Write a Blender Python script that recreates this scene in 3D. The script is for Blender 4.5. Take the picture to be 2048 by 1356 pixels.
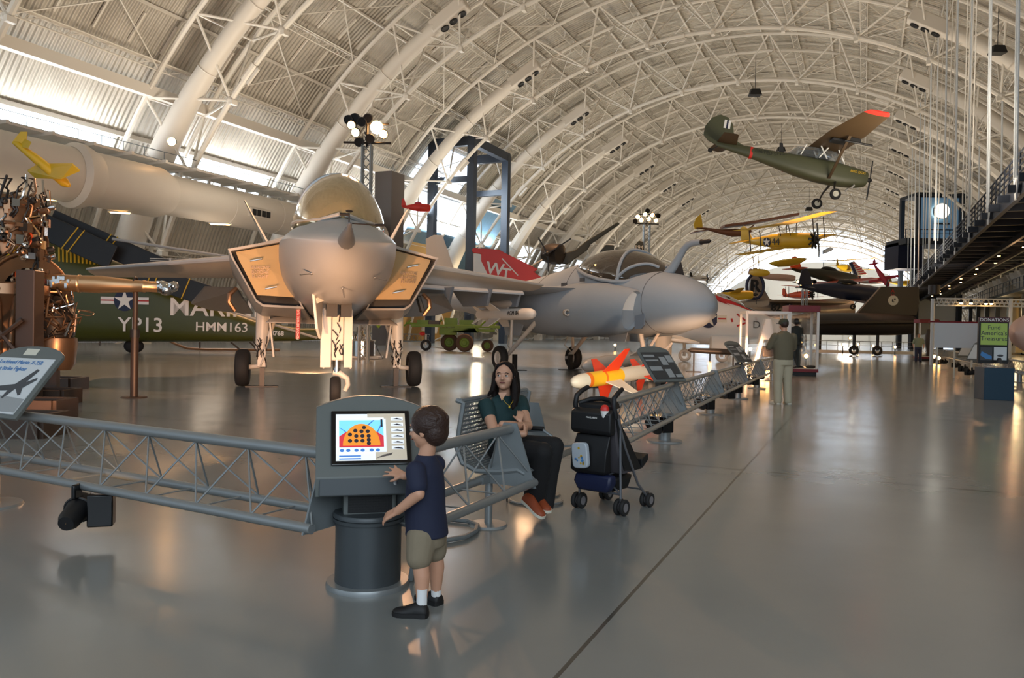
import bpy, math, random
from mathutils import Vector, Matrix, Quaternion
PI = math.pi
rad = math.radians
S = bpy.context.scene
COL = S.collection
for o in list(bpy.data.objects):
    bpy.data.objects.remove(o)

# ------------------------------------------------------------ camera
F_PX, CAM_H, ROLL = 1562.0, 1.5, math.atan(0.02)
PITCH = math.atan(18 * math.cos(ROLL) / F_PX)
cr, sr = math.cos(ROLL), math.sin(ROLL)
cp, sp = math.cos(PITCH), math.sin(PITCH)
fwd = Vector((0, cp, -sp)); up0 = Vector((0, sp, cp)); ri0 = Vector((1, 0, 0))
R_ = cr * ri0 + sr * up0
U_ = -sr * ri0 + cr * up0
cam_d = bpy.data.cameras.new('camera')
cam = bpy.data.objects.new('camera', cam_d)
COL.objects.link(cam)
cam.matrix_world = Matrix(((R_.x, U_.x, -fwd.x, 0), (R_.y, U_.y, -fwd.y, 0), (R_.z, U_.z, -fwd.z, CAM_H), (0, 0, 0, 1)))
cam_d.sensor_width = 36; cam_d.lens = F_PX / 2048 * 36
cam_d.clip_start = 0.05; cam_d.clip_end = 2000
S.camera = cam

def ray(px, py):
    x = px - 1024; y = 678 - py
    return R_ * x + U_ * y + fwd * F_PX
def at(px, py, Y):
    d = ray(px, py)
    return Vector((0, 0, CAM_H)) + d * (Y / d.y)
def ground(px, py, z=0.0):
    d = ray(px, py)
    return Vector((0, 0, CAM_H)) + d * ((z - CAM_H) / d.z)

# hall frame: u across, v along the hall, z up
AZ = rad(24.22)
AV = Vector((math.sin(AZ), math.cos(AZ), 0)); UV = Vector((math.cos(AZ), -math.sin(AZ), 0))
CU, CZ = -12.8, -6.4
def hall(u, v, z=0.0):
    return UV * u + AV * v + Vector((0, 0, z))

# ------------------------------------------------------------ view, world, lights
S.view_settings.view_transform = 'Standard'
S.view_settings.look = 'None'
S.view_settings.gamma = 1
S.view_settings.use_curve_mapping = False
S.view_settings.exposure = 0.0
wd = bpy.data.worlds.new('sky'); S.world = wd; wd.use_nodes = True
bg = wd.node_tree.nodes['Background']
bg.inputs[0].default_value = (0.72, 0.86, 1.0, 1); bg.inputs[1].default_value = 0.9

def light(kind, name, loc, energy, color, size=0.3, target=None, angle=60, blend=0.5, sy=None):
    d = bpy.data.lights.new(name, kind); d.energy = energy; d.color = color
    if kind == 'AREA':
        d.size = size
        if sy: d.shape = 'RECTANGLE'; d.size_y = sy
    else: d.shadow_soft_size = size
    if kind == 'SPOT': d.spot_size = rad(angle); d.spot_blend = blend
    o = bpy.data.objects.new(name, d); COL.objects.link(o); o.location = loc
    if target is not None:
        o.rotation_euler = (Vector(target) - Vector(loc)).to_track_quat('-Z', 'Y').to_euler()
    return o
WARM = (1.0, 0.52, 0.26); WARM2 = (1.0, 0.80, 0.60); UPC = (1.0, 0.87, 0.70); COOL = (0.78, 0.90, 1.0); NEUT = (1.0, 0.88, 0.74)
# uplights along both flanks of the hall, washing the vault
for k in range(7):
    v = 6 + 30 * k
    light('SPOT', 'uplight_lamp', hall(-30, v, 7.0), 6200, UPC, 2.5, hall(-28, v, 30), 165, 0.6)
    light('SPOT', 'uplight_lamp', hall(3, v, 7.0), 5600, UPC, 2.5, hall(2, v, 30), 165, 0.6)
# daylight of the glazed entrance behind the camera
light('AREA', 'entrance_daylight', (5, -12, 9), 2100, COOL, 22, (4, 12, 0), sy=10)
# daylight thrown in through the clerestory onto the panels above it
for k in range(6):
    v = 24 + 14.7 * (k - 1) + 7.0
    light('AREA', 'clerestory_daylight', hall(-45.4, v, 12.5), 1100, (.95, .98, 1), 10.0, hall(-45.3, v, 20), sy=.5).rotation_euler = (PI - rad(0), 0, rad(90) - AZ)
# warm spotlights hung from the trusses over the exhibits
for (u, v, e_) in ((-20, 18, 9000), (-27, 32, 12000), (-14, 32, 13000), (-22, 48, 14000), (-12, 50, 14000), (-6, 68, 14000), (2, 88, 9000), (-9, 22, 6000)):
    light('SPOT', 'truss_spot', hall(u, v, 20), e_, (1.0, .52, .25), .25, hall(u + 2, v + 1, 0), 62, .8)
light('POINT', 'end_wall_fill', hall(-22, 228, 14), 9000, NEUT, 2); light('POINT', 'end_wall_fill', hall(-4, 228, 14), 9000, NEUT, 2)  # unseen fill lights added to brighten the far end wall
# mast spotlights on the exhibits
light('SPOT', 'mast_spot', at(752, 257, 32.6), 9000, WARM, 0.25, (-1.2, 5.5, 0), 52, 0.5)
light('SPOT', 'mast_spot', at(708, 250, 32.6), 4000, WARM, 0.25, (-9, 14, 1), 46, 0.6)
light('SPOT', 'mast_spot', at(1300, 435, 66), 5000, WARM, 0.3, (6, 30, 1), 50, 0.6)
light('SPOT', 'mast_spot', at(1284, 435, 66), 4000, WARM, 0.3, (12, 45, 1), 50, 0.6)

# ------------------------------------------------------------ materials
MATS = {}
def lin(c):
    r = []
    for x in c:
        x = x / 255.0
        r.append(x / 12.92 if x <= 0.04045 else ((x + 0.055) / 1.055) ** 2.4)
    return (r[0], r[1], r[2], 1)
def mat(name, c=None, rough=0.5, metal=0.0, var=0.0, vs=3.0, bump=0.0, bs=40.0, emit=None, es=1.0, alpha=None, trans=0.0, coat=0.0, spec=0.5):
    if c is None: return MATS[name]
    m = bpy.data.materials.new(name); m.use_nodes = True
    nt = m.node_tree; b = nt.nodes['Principled BSDF']
    col = lin(c)
    b.inputs['Base Color'].default_value = col
    b.inputs['Roughness'].default_value = rough
    b.inputs['Metallic'].default_value = metal
    b.inputs['Specular IOR Level'].default_value = spec
    if coat: b.inputs['Coat Weight'].default_value = coat
    if trans: b.inputs['Transmission Weight'].default_value = trans
    if emit: b.inputs['Emission Color'].default_value = lin(emit); b.inputs['Emission Strength'].default_value = es
    if alpha is not None: b.inputs['Alpha'].default_value = alpha
    if var or bump:
        tc = nt.nodes.new('ShaderNodeTexCoord')
    if var:
        n = nt.nodes.new('ShaderNodeTexNoise'); n.inputs['Scale'].default_value = vs; n.inputs['Detail'].default_value = 5
        nt.links.new(tc.outputs['Object'], n.inputs['Vector'])
        mx = nt.nodes.new('ShaderNodeMix'); mx.data_type = 'RGBA'
        mx.inputs[6].default_value = tuple(min(1, x * (1 + var)) for x in col[:3]) + (1,)
        mx.inputs[7].default_value = tuple(x * (1 - var) for x in col[:3]) + (1,)
        nt.links.new(n.outputs['Fac'], mx.inputs[0]); nt.links.new(mx.outputs[2], b.inputs['Base Color'])
    if bump:
        n2 = nt.nodes.new('ShaderNodeTexNoise'); n2.inputs['Scale'].default_value = bs; n2.inputs['Detail'].default_value = 4
        nt.links.new(tc.outputs['Object'], n2.inputs['Vector'])
        bp = nt.nodes.new('ShaderNodeBump'); bp.inputs['Strength'].default_value = bump; bp.inputs['Distance'].default_value = 0.02
        nt.links.new(n2.outputs['Fac'], bp.inputs['Height']); nt.links.new(bp.outputs['Normal'], b.inputs['Normal'])
    MATS[name] = m
    return m
def M_(x): return MATS[x] if isinstance(x, str) else x

SEAM_U, SEAM_V = 1.18, -8.95
mat('white_paint', (215, 208, 196), 0.45)
mat('duct_paint', (214, 206, 194), 0.5, var=0.05, vs=0.5)
mat('jet_grey', (172, 174, 176), 0.38, 0.25, var=0.07, vs=1.5)
mat('jet_pale', (178, 174, 168), 0.4, 0.1, var=0.06, vs=1.2)
mat('jet_dark_grey', (120, 122, 124), 0.5, var=0.06, vs=1.5)
mat('navy_grey', (146, 157, 168), 0.62, var=0.06, vs=1.2)
mat('navy_grey_dark', (118, 128, 140), 0.55, var=0.05, vs=1.5)
mat('seam_dark', (70, 72, 76), 0.6)
mat('black', (18, 18, 20), 0.55)
mat('black_gloss', (14, 14, 16), 0.2)
mat('rubber', (30, 29, 29), 0.75, bump=0.1, bs=60)
mat('steel', (170, 168, 165), 0.3, 0.9)
mat('chrome', (210, 208, 205), 0.12, 1.0)
mat('dark_steel', (62, 58, 56), 0.45, 0.6)
mat('bronze_metal', (150, 118, 92), 0.35, 0.8, var=0.1, vs=4)
mat('gear_white', (205, 200, 192), 0.4)
mat('cover_tan', (186, 158, 112), 0.6, var=0.04)
mat('red', (176, 32, 28), 0.5)
mat('red_bright', (206, 44, 34), 0.45)
mat('cherry_red', (120, 24, 34), 0.45)
mat('orange', (232, 84, 24), 0.4)
mat('yellow', (206, 166, 26), 0.45)
mat('yellow_deep', (196, 160, 30), 0.5)
mat('white', (228, 226, 222), 0.5)
mat('ivory', (210, 206, 190), 0.5)
mat('navy_blue', (22, 30, 62), 0.5)
mat('marine_green', (64, 68, 14), 0.36, var=0.12, vs=0.8)
mat('marine_green_deep', (34, 52, 34), 0.35, var=0.1, vs=0.8)
mat('blade_dark', (26, 28, 32), 0.5, var=0.1)
mat('army_olive', (70, 72, 50), 0.5, var=0.05)
mat('army_olive_dark', (64, 48, 28), 0.5, var=0.05)
mat('barrier_grey', (142, 146, 147), 0.35, 0.45)
mat('plate_grey', (120, 126, 128), 0.5, 0.2)
mat('kiosk_grey', (98, 103, 101), 0.5, bump=0.08, bs=300)
mat('kiosk_dark', (68, 73, 76), 0.4, 0.2)
mat('glass_case', (235, 240, 240), 0.03, trans=1.0, alpha=0.16)
mat('steel_frame_dark', (34, 42, 54), 0.5)
mat('walkway_dark', (24, 30, 42), 0.55)
mat('sr_black', (44, 40, 40), 0.45, var=0.08)
mat('lime', (92, 122, 30), 0.5, var=0.1)
mat('lamp_glow', (255, 220, 170), 0.5, emit=(255, 190, 110), es=30)
mat('lamp_glow_hot', (255, 230, 190), 0.5, emit=(255, 190, 120), es=60)
mat('lamp_white', (255, 250, 240), 0.5, emit=(255, 250, 235), es=6)
mat('daylight', (240, 248, 255), 0.5, emit=(226, 240, 255), es=3.2)
mat('daylight_blue', (160, 200, 230), 0.3, emit=(150, 200, 240), es=0.9)

# ------------------------------------------------------------ mesh builder
def V(*a): return Vector(a)
def basis(d):
    d = Vector(d).normalized()
    a = Vector((0, 0, 1)) if abs(d.z) < 0.9 else Vector((1, 0, 0))
    x = a.cross(d).normalized(); y = d.cross(x)
    return x, y, d
class B:
    def __init__(s): s.v = []; s.f = []; s.m = []; s.mi = 0
    def mt(s, i): s.mi = i; return s
    def add(s, vs, fs):
        k = len(s.v); s.v += [tuple(p) for p in vs]
        for f in fs: s.f.append(tuple(i + k for i in f)); s.m.append(s.mi)
        return s
    def box(s, c, d, rz=0, rot=None, taper=1.0):
        c = Vector(c); q = rot if rot is not None else Matrix.Rotation(rz, 3, 'Z')
        vs = []
        for z in (-1, 1):
            t = taper if z > 0 else 1
            for x, y in ((-1, -1), (1, -1), (1, 1), (-1, 1)):
                vs.append(c + q @ Vector((x * d[0] / 2 * t, y * d[1] / 2 * t, z * d[2] / 2)))
        return s.add(vs, [(3, 2, 1, 0), (4, 5, 6, 7), (0, 1, 5, 4), (1, 2, 6, 5), (2, 3, 7, 6), (3, 0, 4, 7)])
    def beam(s, a, b, w, h, upv=(0, 0, 1)):
        a = Vector(a); b = Vector(b); d = (b - a).normalized(); u = Vector(upv)
        x = d.cross(u)
        if x.length < 1e-4: x = d.cross(Vector((1, 0, 0)))
        x.normalize(); z = x.cross(d)
        vs = [p + x * (i * w / 2) + z * (j * h / 2) for p in (a, b) for i, j in ((-1, -1), (1, -1), (1, 1), (-1, 1))]
        return s.add(vs, [(3, 2, 1, 0), (4, 5, 6, 7), (0, 1, 5, 4), (1, 2, 6, 5), (2, 3, 7, 6), (3, 0, 4, 7)])
    def tube(s, pts, r, n=8, cap=True, closed=False, sq=1.0):
        pts = [Vector(p) for p in pts]; N = len(pts)
        rs = r if isinstance(r, (list, tuple)) else [r] * N
        vs = []; px = None
        for i, p in enumerate(pts):
            if closed: d = pts[(i + 1) % N] - pts[i - 1]
            else: d = pts[min(i + 1, N - 1)] - pts[max(i - 1, 0)]
            d.normalize()
            if px is None: x, y, _ = basis(d)
            else:
                x = (px - d * px.dot(d))
                if x.length < 1e-5: x = basis(d)[0]
                x.normalize(); y = d.cross(x)
            px = x
            for k in range(n):
                a = 2 * PI * k / n
                vs.append(p + x * math.cos(a) * rs[i] + y * math.sin(a) * rs[i] * sq)
        fs = []
        for i in range(N if closed else N - 1):
            j = (i + 1) % N
            for k in range(n):
                l = (k + 1) % n
                fs.append((i * n + k, i * n + l, j * n + l, j * n + k))
        if cap and not closed:
            fs.append(tuple(range(n - 1, -1, -1))); fs.append(tuple((N - 1) * n + k for k in range(n)))
        return s.add(vs, fs)
    def rod(s, a, b, r, n=6, r2=None): return s.tube([a, b], [r, r if r2 is None else r2], n)
    def loft(s, rings, cap=True, closed_ring=True):
        n = len(rings[0]); vs = [p for r in rings for p in r]; fs = []
        for i in range(len(rings) - 1):
            for k in range(n if closed_ring else n - 1):
                l = (k + 1) % n
                fs.append((i * n + k, i * n + l, (i + 1) * n + l, (i + 1) * n + k))
        if cap and closed_ring:
            fs.append(tuple(range(n - 1, -1, -1))); fs.append(tuple((len(rings) - 1) * n + k for k in range(n)))
        return s.add(vs, fs)
    def lathe(s, prof, o=(0, 0, 0), ax=(0, 0, 1), n=24, cap=False):
        x, y, d = basis(ax); o = Vector(o)
        rings = [[o + d * z + (x * math.cos(2 * PI * k / n) + y * math.sin(2 * PI * k / n)) * r for k in range(n)] for r, z in prof]
        return s.loft(rings, cap)
    def ball(s, c, r, n=12, m=8, rot=None):
        if not isinstance(r, (list, tuple)): r = (r, r, r)
        c = Vector(c); vs = []; fs = []
        q = rot or Matrix.Identity(3)
        for i in range(1, m):
            t = PI * i / m
            for k in range(n):
                a = 2 * PI * k / n
                vs.append(c + q @ Vector((r[0] * math.sin(t) * math.cos(a), r[1] * math.sin(t) * math.sin(a), r[2] * math.cos(t))))
        top = len(vs); vs.append(c + q @ Vector((0, 0, r[2]))); vs.append(c + q @ Vector((0, 0, -r[2])))
        for i in range(m - 2):
            for k in range(n):
                l = (k + 1) % n
                fs.append((i * n + k, (i + 1) * n + k, (i + 1) * n + l, i * n + l))
        for k in range(n):
            l = (k + 1) % n
            fs.append((top, k, l)); fs.append((top + 1, (m - 2) * n + l, (m - 2) * n + k))
        return s.add(vs, fs)
    def prism(s, poly, d, off=(0, 0, 0)):
        """poly: list of 3D points (planar), extruded by vector d"""
        d = Vector(d); P = [Vector(p) + Vector(off) for p in poly]; n = len(P)
        vs = P + [p + d for p in P]
        fs = [tuple(range(n - 1, -1, -1)), tuple(range(n, 2 * n))] + [(i, (i + 1) % n, n + (i + 1) % n, n + i) for i in range(n)]
        return s.add(vs, fs)
    def torus(s, c, ax, R, r, n=24, m=8):
        x, y, d = basis(ax); c = Vector(c)
        return s.tube([c + (x * math.cos(2 * PI * k / n) + y * math.sin(2 * PI * k / n)) * R for k in range(n)], r, m, closed=True)
    def obj(s, name, mats, parent=None, smooth=True, ang=38, bevel=0, sub=0, solid=0):
        me = bpy.data.meshes.new(name); me.from_pydata(s.v, [], s.f)
        if not isinstance(mats, (list, tuple)): mats = [mats]
        for m in mats: me.materials.append(M_(m))
        me.polygons.foreach_set('material_index', s.m)
        import bmesh
        bm = bmesh.new(); bm.from_mesh(me); bmesh.ops.recalc_face_normals(bm, faces=bm.faces); bm.to_mesh(me); bm.free()
        if smooth:
            me.polygons.foreach_set('use_smooth', [True] * len(me.polygons)); me.set_sharp_from_angle(angle=rad(ang))
        me.update()
        o = bpy.data.objects.new(name, me); COL.objects.link(o)
        if parent: o.parent = parent
        if solid:
            md = o.modifiers.new('solid', 'SOLIDIFY'); md.thickness = solid; md.offset = 0
        if bevel:
            md = o.modifiers.new('bevel', 'BEVEL'); md.width = bevel; md.segments = 2; md.limit_method = 'ANGLE'; md.angle_limit = rad(40)
        if sub:
            md = o.modifiers.new('sub', 'SUBSURF'); md.levels = sub; md.render_levels = sub
        return o
def thing(name, label, cat, loc=(0, 0, 0), rz=0.0, group=None, rot=None):
    o = bpy.data.objects.new(name, None); COL.objects.link(o); o.empty_display_size = 0.2
    o.location = loc; o.rotation_euler = rot if rot is not None else (0, 0, rz)
    o['label'] = label; o['category'] = cat
    if group: o['group'] = group
    return o
def tag(o, label, cat, group=None):
    o['label'] = label; o['category'] = cat
    if group: o['group'] = group
    return o
def struct(o): o['kind'] = 'structure'; return o
def hstruct(o): o.rotation_euler = (0, 0, -AZ); o['kind'] = 'structure'; return o
def dup(root, loc=None, rz=None, label=None, group=None):
    r = root.copy(); COL.objects.link(r)
    if loc is not None: r.location = loc
    if rz is not None: r.rotation_euler = (0, 0, rz)
    if label: r['label'] = label
    if group: r['group'] = group
    for ch in list(root.children):
        c = ch.copy(); COL.objects.link(c); c.parent = r
        for g in list(ch.children):
            d = g.copy(); COL.objects.link(d); d.parent = c
    return r
def lettering(txt, m, parent, loc, rot, size, ext=0.004, name='lettering', bend=None, sx=1.0, bold=0.0):
    cu = bpy.data.curves.new('t', 'FONT'); cu.body = txt; cu.size = size; cu.extrude = ext; cu.align_x = 'CENTER'; cu.align_y = 'CENTER'
    cu.offset = bold; cu.resolution_u = 3; cu.space_line = 0.9
    t = bpy.data.objects.new('t', cu); COL.objects.link(t)
    bpy.context.view_layer.update()
    me = bpy.data.meshes.new_from_object(t.evaluated_get(bpy.context.evaluated_depsgraph_get()))
    bpy.data.objects.remove(t); bpy.data.curves.remove(cu)
    me.name = name
    for v in me.vertices:
        v.co.x *= sx
        if bend: v.co = bend(v.co)
    me.materials.clear(); me.materials.append(M_(m))
    o = bpy.data.objects.new(name, me); COL.objects.link(o)
    if parent: o.parent = parent
    if not bend: o.location = loc; o.rotation_euler = rot
    return o
def star_poly(R, r=None, n=5):
    r = r or R * 0.382
    return [((R if k % 2 == 0 else r) * math.sin(PI * k / n), (R if k % 2 == 0 else r) * math.cos(PI * k / n)) for k in range(2 * n)]
def sect(x, w, zc, zt, zb, nt=2.0, nb=2.0, n=24, yc=0.0):
    """cross-section ring in plane x=const, w half width at zc"""
    ring = []
    for k in range(n):
        a = 2 * PI * k / n; c, s_ = math.cos(a), math.sin(a)
        e = 2.0 / (nt if s_ >= 0 else nb)
        ring.append(Vector((x, yc + w * math.copysign(abs(c) ** e, c), zc + (zt - zc if s_ >= 0 else zc - zb) * math.copysign(abs(s_) ** e, s_))))
    return ring
def wheel(b, c, ax, R, w, n=28):
    """tyre as lathe around axis"""
    r = w * 0.32
    prof = [(R * .55, -w * .42), (R * .8, -w / 2), (R - r * .5, -w * .46), (R - r * .12, -w * .3), (R, 0), (R - r * .12, w * .3), (R - r * .5, w * .46), (R * .8, w / 2), (R * .55, w * .42), (R * .55, -w * .42)]
    b.lathe(prof, c, ax, n)
def hub(b, c, ax, R, w, n=16):
    b.lathe([(0.01, -w * .3), (R * .25, -w * .34), (R * .3, -w * .2), (R * .48, -w * .2), (R * .56, -w * .42), (R * .56, w * .42), (R * .48, w * .2), (R * .3, w * .2), (R * .25, w * .34), (0.01, w * .3)], c, ax, n)
def smoothstep(t): t = max(0, min(1, t)); return t * t * (3 - 2 * t)
def wingsurf(b, root, tip, th, n=10):
    """root=(xLE,xTE,y,z) tip same; symmetric airfoil plate"""
    def ring(xl, xt, y, z, t):
        out = []
        for k in range(n):
            a = 2 * PI * k / n
            xx = (1 + math.cos(a)) / 2   # 1 = LE
            hh = t * math.sin(a) * (0.35 + 0.65 * math.sqrt(max(xx, 0.0)) ) * (1.0)
            out.append(Vector((xt + (xl - xt) * xx, y, z + hh / 2)))
        return out
    b.loft([ring(*root, th), ring(*tip, th * 0.45)])
random.seed(7)
# ============================================================ SETTING
# floor: polished concrete, hall-aligned seams
mf = bpy.data.materials.new('polished_floor'); mf.use_nodes = True
nt = mf.node_tree; b_ = nt.nodes['Principled BSDF']
tc = nt.nodes.new('ShaderNodeTexCoord')
n1 = nt.nodes.new('ShaderNodeTexNoise'); n1.inputs['Scale'].default_value = 0.25; n1.inputs['Detail'].default_value = 6
nt.links.new(tc.outputs['Object'], n1.inputs['Vector'])
cr1 = nt.nodes.new('ShaderNodeValToRGB'); cr1.color_ramp.elements[0].color = lin((116, 120, 120)); cr1.color_ramp.elements[1].color = lin((138, 140, 136))
cr1.color_ramp.elements[0].position = .3; cr1.color_ramp.elements[1].position = .7
nt.links.new(n1.outputs['Fac'], cr1.inputs[0])
sep = nt.nodes.new('ShaderNodeSeparateXYZ'); nt.links.new(tc.outputs['Object'], sep.inputs[0])
def math_node(op, a, b=None, c=None):
    n = nt.nodes.new('ShaderNodeMath'); n.operation = op
    for i, x in enumerate((a, b, c)):
        if x is None: continue
        if isinstance(x, (int, float)): n.inputs[i].default_value = x
        else: nt.links.new(x, n.inputs[i])
    return n.outputs[0]
def seam(coord, off, period, w):
    t = math_node('ADD', coord, off); t = math_node('PINGPONG', t, period / 2)
    return math_node('LESS_THAN', t, w)
s1 = seam(sep.outputs[0], SEAM_U, 7.4, 0.011)
s2 = seam(sep.outputs[1], SEAM_V, 7.4, 0.018)
sm = math_node('MAXIMUM', s1, s2)
mx = nt.nodes.new('ShaderNodeMix'); mx.data_type = 'RGBA'; mx.inputs[7].default_value = lin((52, 54, 54))
nt.links.new(sm, mx.inputs[0]); nt.links.new(cr1.outputs[0], mx.inputs[6]); nt.links.new(mx.outputs[2], b_.inputs['Base Color'])
n2 = nt.nodes.new('ShaderNodeTexNoise'); n2.inputs['Scale'].default_value = 1.2; n2.inputs['Detail'].default_value = 5
nt.links.new(tc.outputs['Object'], n2.inputs['Vector'])
mr = nt.nodes.new('ShaderNodeMapRange'); mr.inputs[3].default_value = 0.13; mr.inputs[4].default_value = 0.26
nt.links.new(n2.outputs['Fac'], mr.inputs[0]); nt.links.new(mr.outputs[0], b_.inputs['Roughness'])
b_.inputs['Specular IOR Level'].default_value = 0.8
n3 = nt.nodes.new('ShaderNodeTexNoise'); n3.inputs['Scale'].default_value = 1.6; n3.inputs['Detail'].default_value = 3
nt.links.new(tc.outputs['Object'], n3.inputs['Vector'])
bp = nt.nodes.new('ShaderNodeBump'); bp.inputs['Strength'].default_value = 0.25; bp.inputs['Distance'].default_value = 0.012
nt.links.new(n3.outputs['Fac'], bp.inputs['Height']); nt.links.new(bp.outputs['Normal'], b_.inputs['Normal'])
fl = B(); fl.box((CU, 115, -0.15), (76, 290, 0.3))
hstruct(fl.obj('floor', mf, smooth=False))

# ceiling vault: corrugated panels between the purlins
mc = bpy.data.materials.new('vault_panels'); mc.use_nodes = True
nt = mc.node_tree; b_ = nt.nodes['Principled BSDF']; b_.inputs['Roughness'].default_value = 0.6
tc = nt.nodes.new('ShaderNodeTexCoord')
sep = nt.nodes.new('ShaderNodeSeparateXYZ'); nt.links.new(tc.outputs['Object'], sep.inputs[0])
wv = math_node('SINE', math_node('MULTIPLY', sep.outputs[1], 2 * PI / 0.36))
nz = nt.nodes.new('ShaderNodeTexNoise'); nz.inputs['Scale'].default_value = 0.35; nz.inputs['Detail'].default_value = 6
nt.links.new(tc.outputs['Object'], nz.inputs['Vector'])
crr = nt.nodes.new('ShaderNodeValToRGB'); crr.color_ramp.elements[0].color = lin((178, 170, 156)); crr.color_ramp.elements[1].color = lin((206, 198, 184))
crr.color_ramp.elements[0].position = .35; crr.color_ramp.elements[1].position = .65
nt.links.new(nz.outputs['Fac'], crr.inputs[0])
nt.links.new(crr.outputs[0], b_.inputs['Base Color'])
bp = nt.nodes.new('ShaderNodeBump'); bp.inputs['Strength'].default_value = 0.9; bp.inputs['Distance'].default_value = 0.10
nt.links.new(wv, bp.inputs['Height']); nt.links.new(bp.outputs['Normal'], b_.inputs['Normal'])
RS = 38.7
def arcp(R, deg, v): a = rad(deg); return Vector((CU + R * math.cos(a), v, CZ + R * math.sin(a)))
VK = [39.3 + 14.7 * k for k in range(-3, 15)]
VEND = 250.0
A0 = math.degrees(math.asin(6.4 / RS)); A1 = 180 - A0
cl = B()
def vault(a0, a1, v0, v1, step=2.45):
    n = max(1, round((a1 - a0) / step))
    for s_, th in ((RS, 0), (RS + 0.25, 1)):
        pts = [[arcp(s_, a0 + (a1 - a0) * i / n, v) for i in range(n + 1)] for v in (v0, v1)]
        cl.loft(pts, closed_ring=False)
WA0, WA1 = 148.4, 152.6     # clerestory slot on the left flank
vault(A0, 147.0 + 1.4, -20, VEND)
vault(WA1, A1, -20, VEND)
def has_slot(k): return True
for k in range(len(VK)):
    vault(WA0, WA1, VK[k] - 2.6, VK[k] + 1.4, 5)
vault(WA0, WA1, -20, VK[0] - 2.6, 5)
hstruct(cl.obj('ceiling', mc, ang=20))
# clerestory glass
for k in range(len(VK) - 1):
    w = B(); v0, v1 = VK[k] + 1.4, VK[k + 1] - 2.6
    w.prism([arcp(RS + .15, WA0, v0), arcp(RS + .15, WA0, v1), arcp(RS + .15, WA1, v1), arcp(RS + .15, WA1, v0)], (-0.1, 0, 0.05))
    w.mt(1)
    for j in range(5):
        vv = v0 + (v1 - v0) * j / 4
        w.beam(arcp(RS + .05, WA0, vv), arcp(RS + .05, WA1, vv), 0.08, 0.08)
    hstruct(w.obj('window_%d' % (k + 1), ['daylight', 'white_paint'], smooth=False))
# deep girder above the slot
g = B()
g.beam(arcp(37.9, 142.6, -20), arcp(37.9, 142.6, VEND), 0.5, 0.7)
g.beam(arcp(RS - .1, 148.0, -20), arcp(RS - .1, 148.0, VEND), 0.25, 0.3)
g.beam(arcp(RS - .1, 153.0, -20), arcp(RS - .1, 153.0, VEND), 0.25, 0.3)
hstruct(g.obj('trim_1', 'white_paint'))
# purlins
pl = B()
for i, deg in enumerate([12.5 + 4.9 * j for j in range(32)]):
    if 144 < deg < 156: continue
    Ro = 38.35
    pl.beam(arcp(Ro + .2, deg, -12), arcp(Ro + .2, deg, VEND), 0.16, 0.16)
    if i % 2 == 0:
        for dd in (-.45, .45):
            pl.tube([arcp(Ro - .35, deg + dd, -12), arcp(Ro - .35, deg + dd, VEND)], 0.05, 4)
        seg = 1.22
        nseg = int((150 + 10) / seg)
        for q in range(nseg):
            v0 = -10 + q * seg; dd = .45 if q % 2 else -.45
            pl.tube([arcp(Ro - .35, deg + dd, v0), arcp(Ro - .35, deg - dd, v0 + seg)], 0.035, 3, cap=False)
            pl.tube([arcp(Ro - .35, deg + dd, v0), arcp(Ro + .15, deg, v0 + seg / 2)], 0.03, 3, cap=False)
# short stiffener ribs of the panels
for k in range(len(VK) - 1):
    for j in range(1, 6):
        v = VK[k] + 14.7 * j / 6
        if v > 150: continue
        for deg0 in range(3, 34, 1):
            d0 = 12.5 + 4.9 * (deg0 - 3)
            if 139 < d0 < 156 or d0 > 160: continue
            pl.beam(arcp(RS - .1, d0 + .9, v), arcp(RS - .1, d0 + 4.0, v), 0.12, 0.14)
hstruct(pl.obj('trim_2', 'white_paint', smooth=False))
# bracing rods across each bay
br = B()
for k in range(len(VK) - 1):
    for j in range(-2, 14):
        a = 30 + 9.8 * j + 2.4
        if a > 138 or a < 12: continue
        v0, v1 = VK[k] + 2.6, VK[k + 1] - 2.6
        br.tube([arcp(38.0, a, v0), arcp(38.0, a + 9.8, v1)], 0.045, 4, cap=False)
        br.tube([arcp(38.0, a + 9.8, v0), arcp(38.0, a, v1)], 0.045, 4, cap=False)
hstruct(br.obj('trim_3', 'white_paint'))
# arched trusses
INN = [50.2 + 9.8 * j for j in range(-4, 14)]
def truss(v, idx):
    t = B()
    arc = lambda R, vv, n=60: [arcp(R, A0 - 2 + (A1 - A0 + 4) * i / n, vv) for i in range(n + 1)]
    t.tube(arc(34.1, v), 0.18, 8)
    for dv in (-2.5, 2.5):
        t.tube(arc(37.9, v + dv), 0.17, 8)
    for j, a in enumerate(INN):
        if a < 8 or a > 176: continue
        P = arcp(34.1, a, v)
        t.ball(P, 0.3, 8, 6)
        t.box(arcp(33.85, a, v), (.3, .5, .3))
        for dv in (-2.5, 2.5):
            for da in (-4.9, 4.9):
                t.rod(P, arcp(37.9, a + da, v + dv), 0.09, 6)
        for da in (4.9,):
            t.rod(arcp(37.9, a + da, v - 2.5), arcp(37.9, a + da, v + 2.5), 0.08, 5)
    # splice sleeves on the inner chord
    for a in (133.5, 93.5, 64.5):
        t.rod(arcp(34.1, a, v), arcp(34.1, a + 2.2, v), 0.26, 8)
        t.beam(arcp(33.7, a, v), arcp(33.7, a + 2.2, v), 0.14, 0.2)
    # base blocks
    t.box((CU - 33.5, v, 0.3), (1.0, 1.0, 1.0)); t.box((CU + 33.5, v, 0.3), (1.0, 1.0, 1.0))
    return hstruct(t.obj('trim_%d' % idx, 'white_paint'))
for i, v in enumerate(VK): truss(v, 4 + i)

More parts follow.
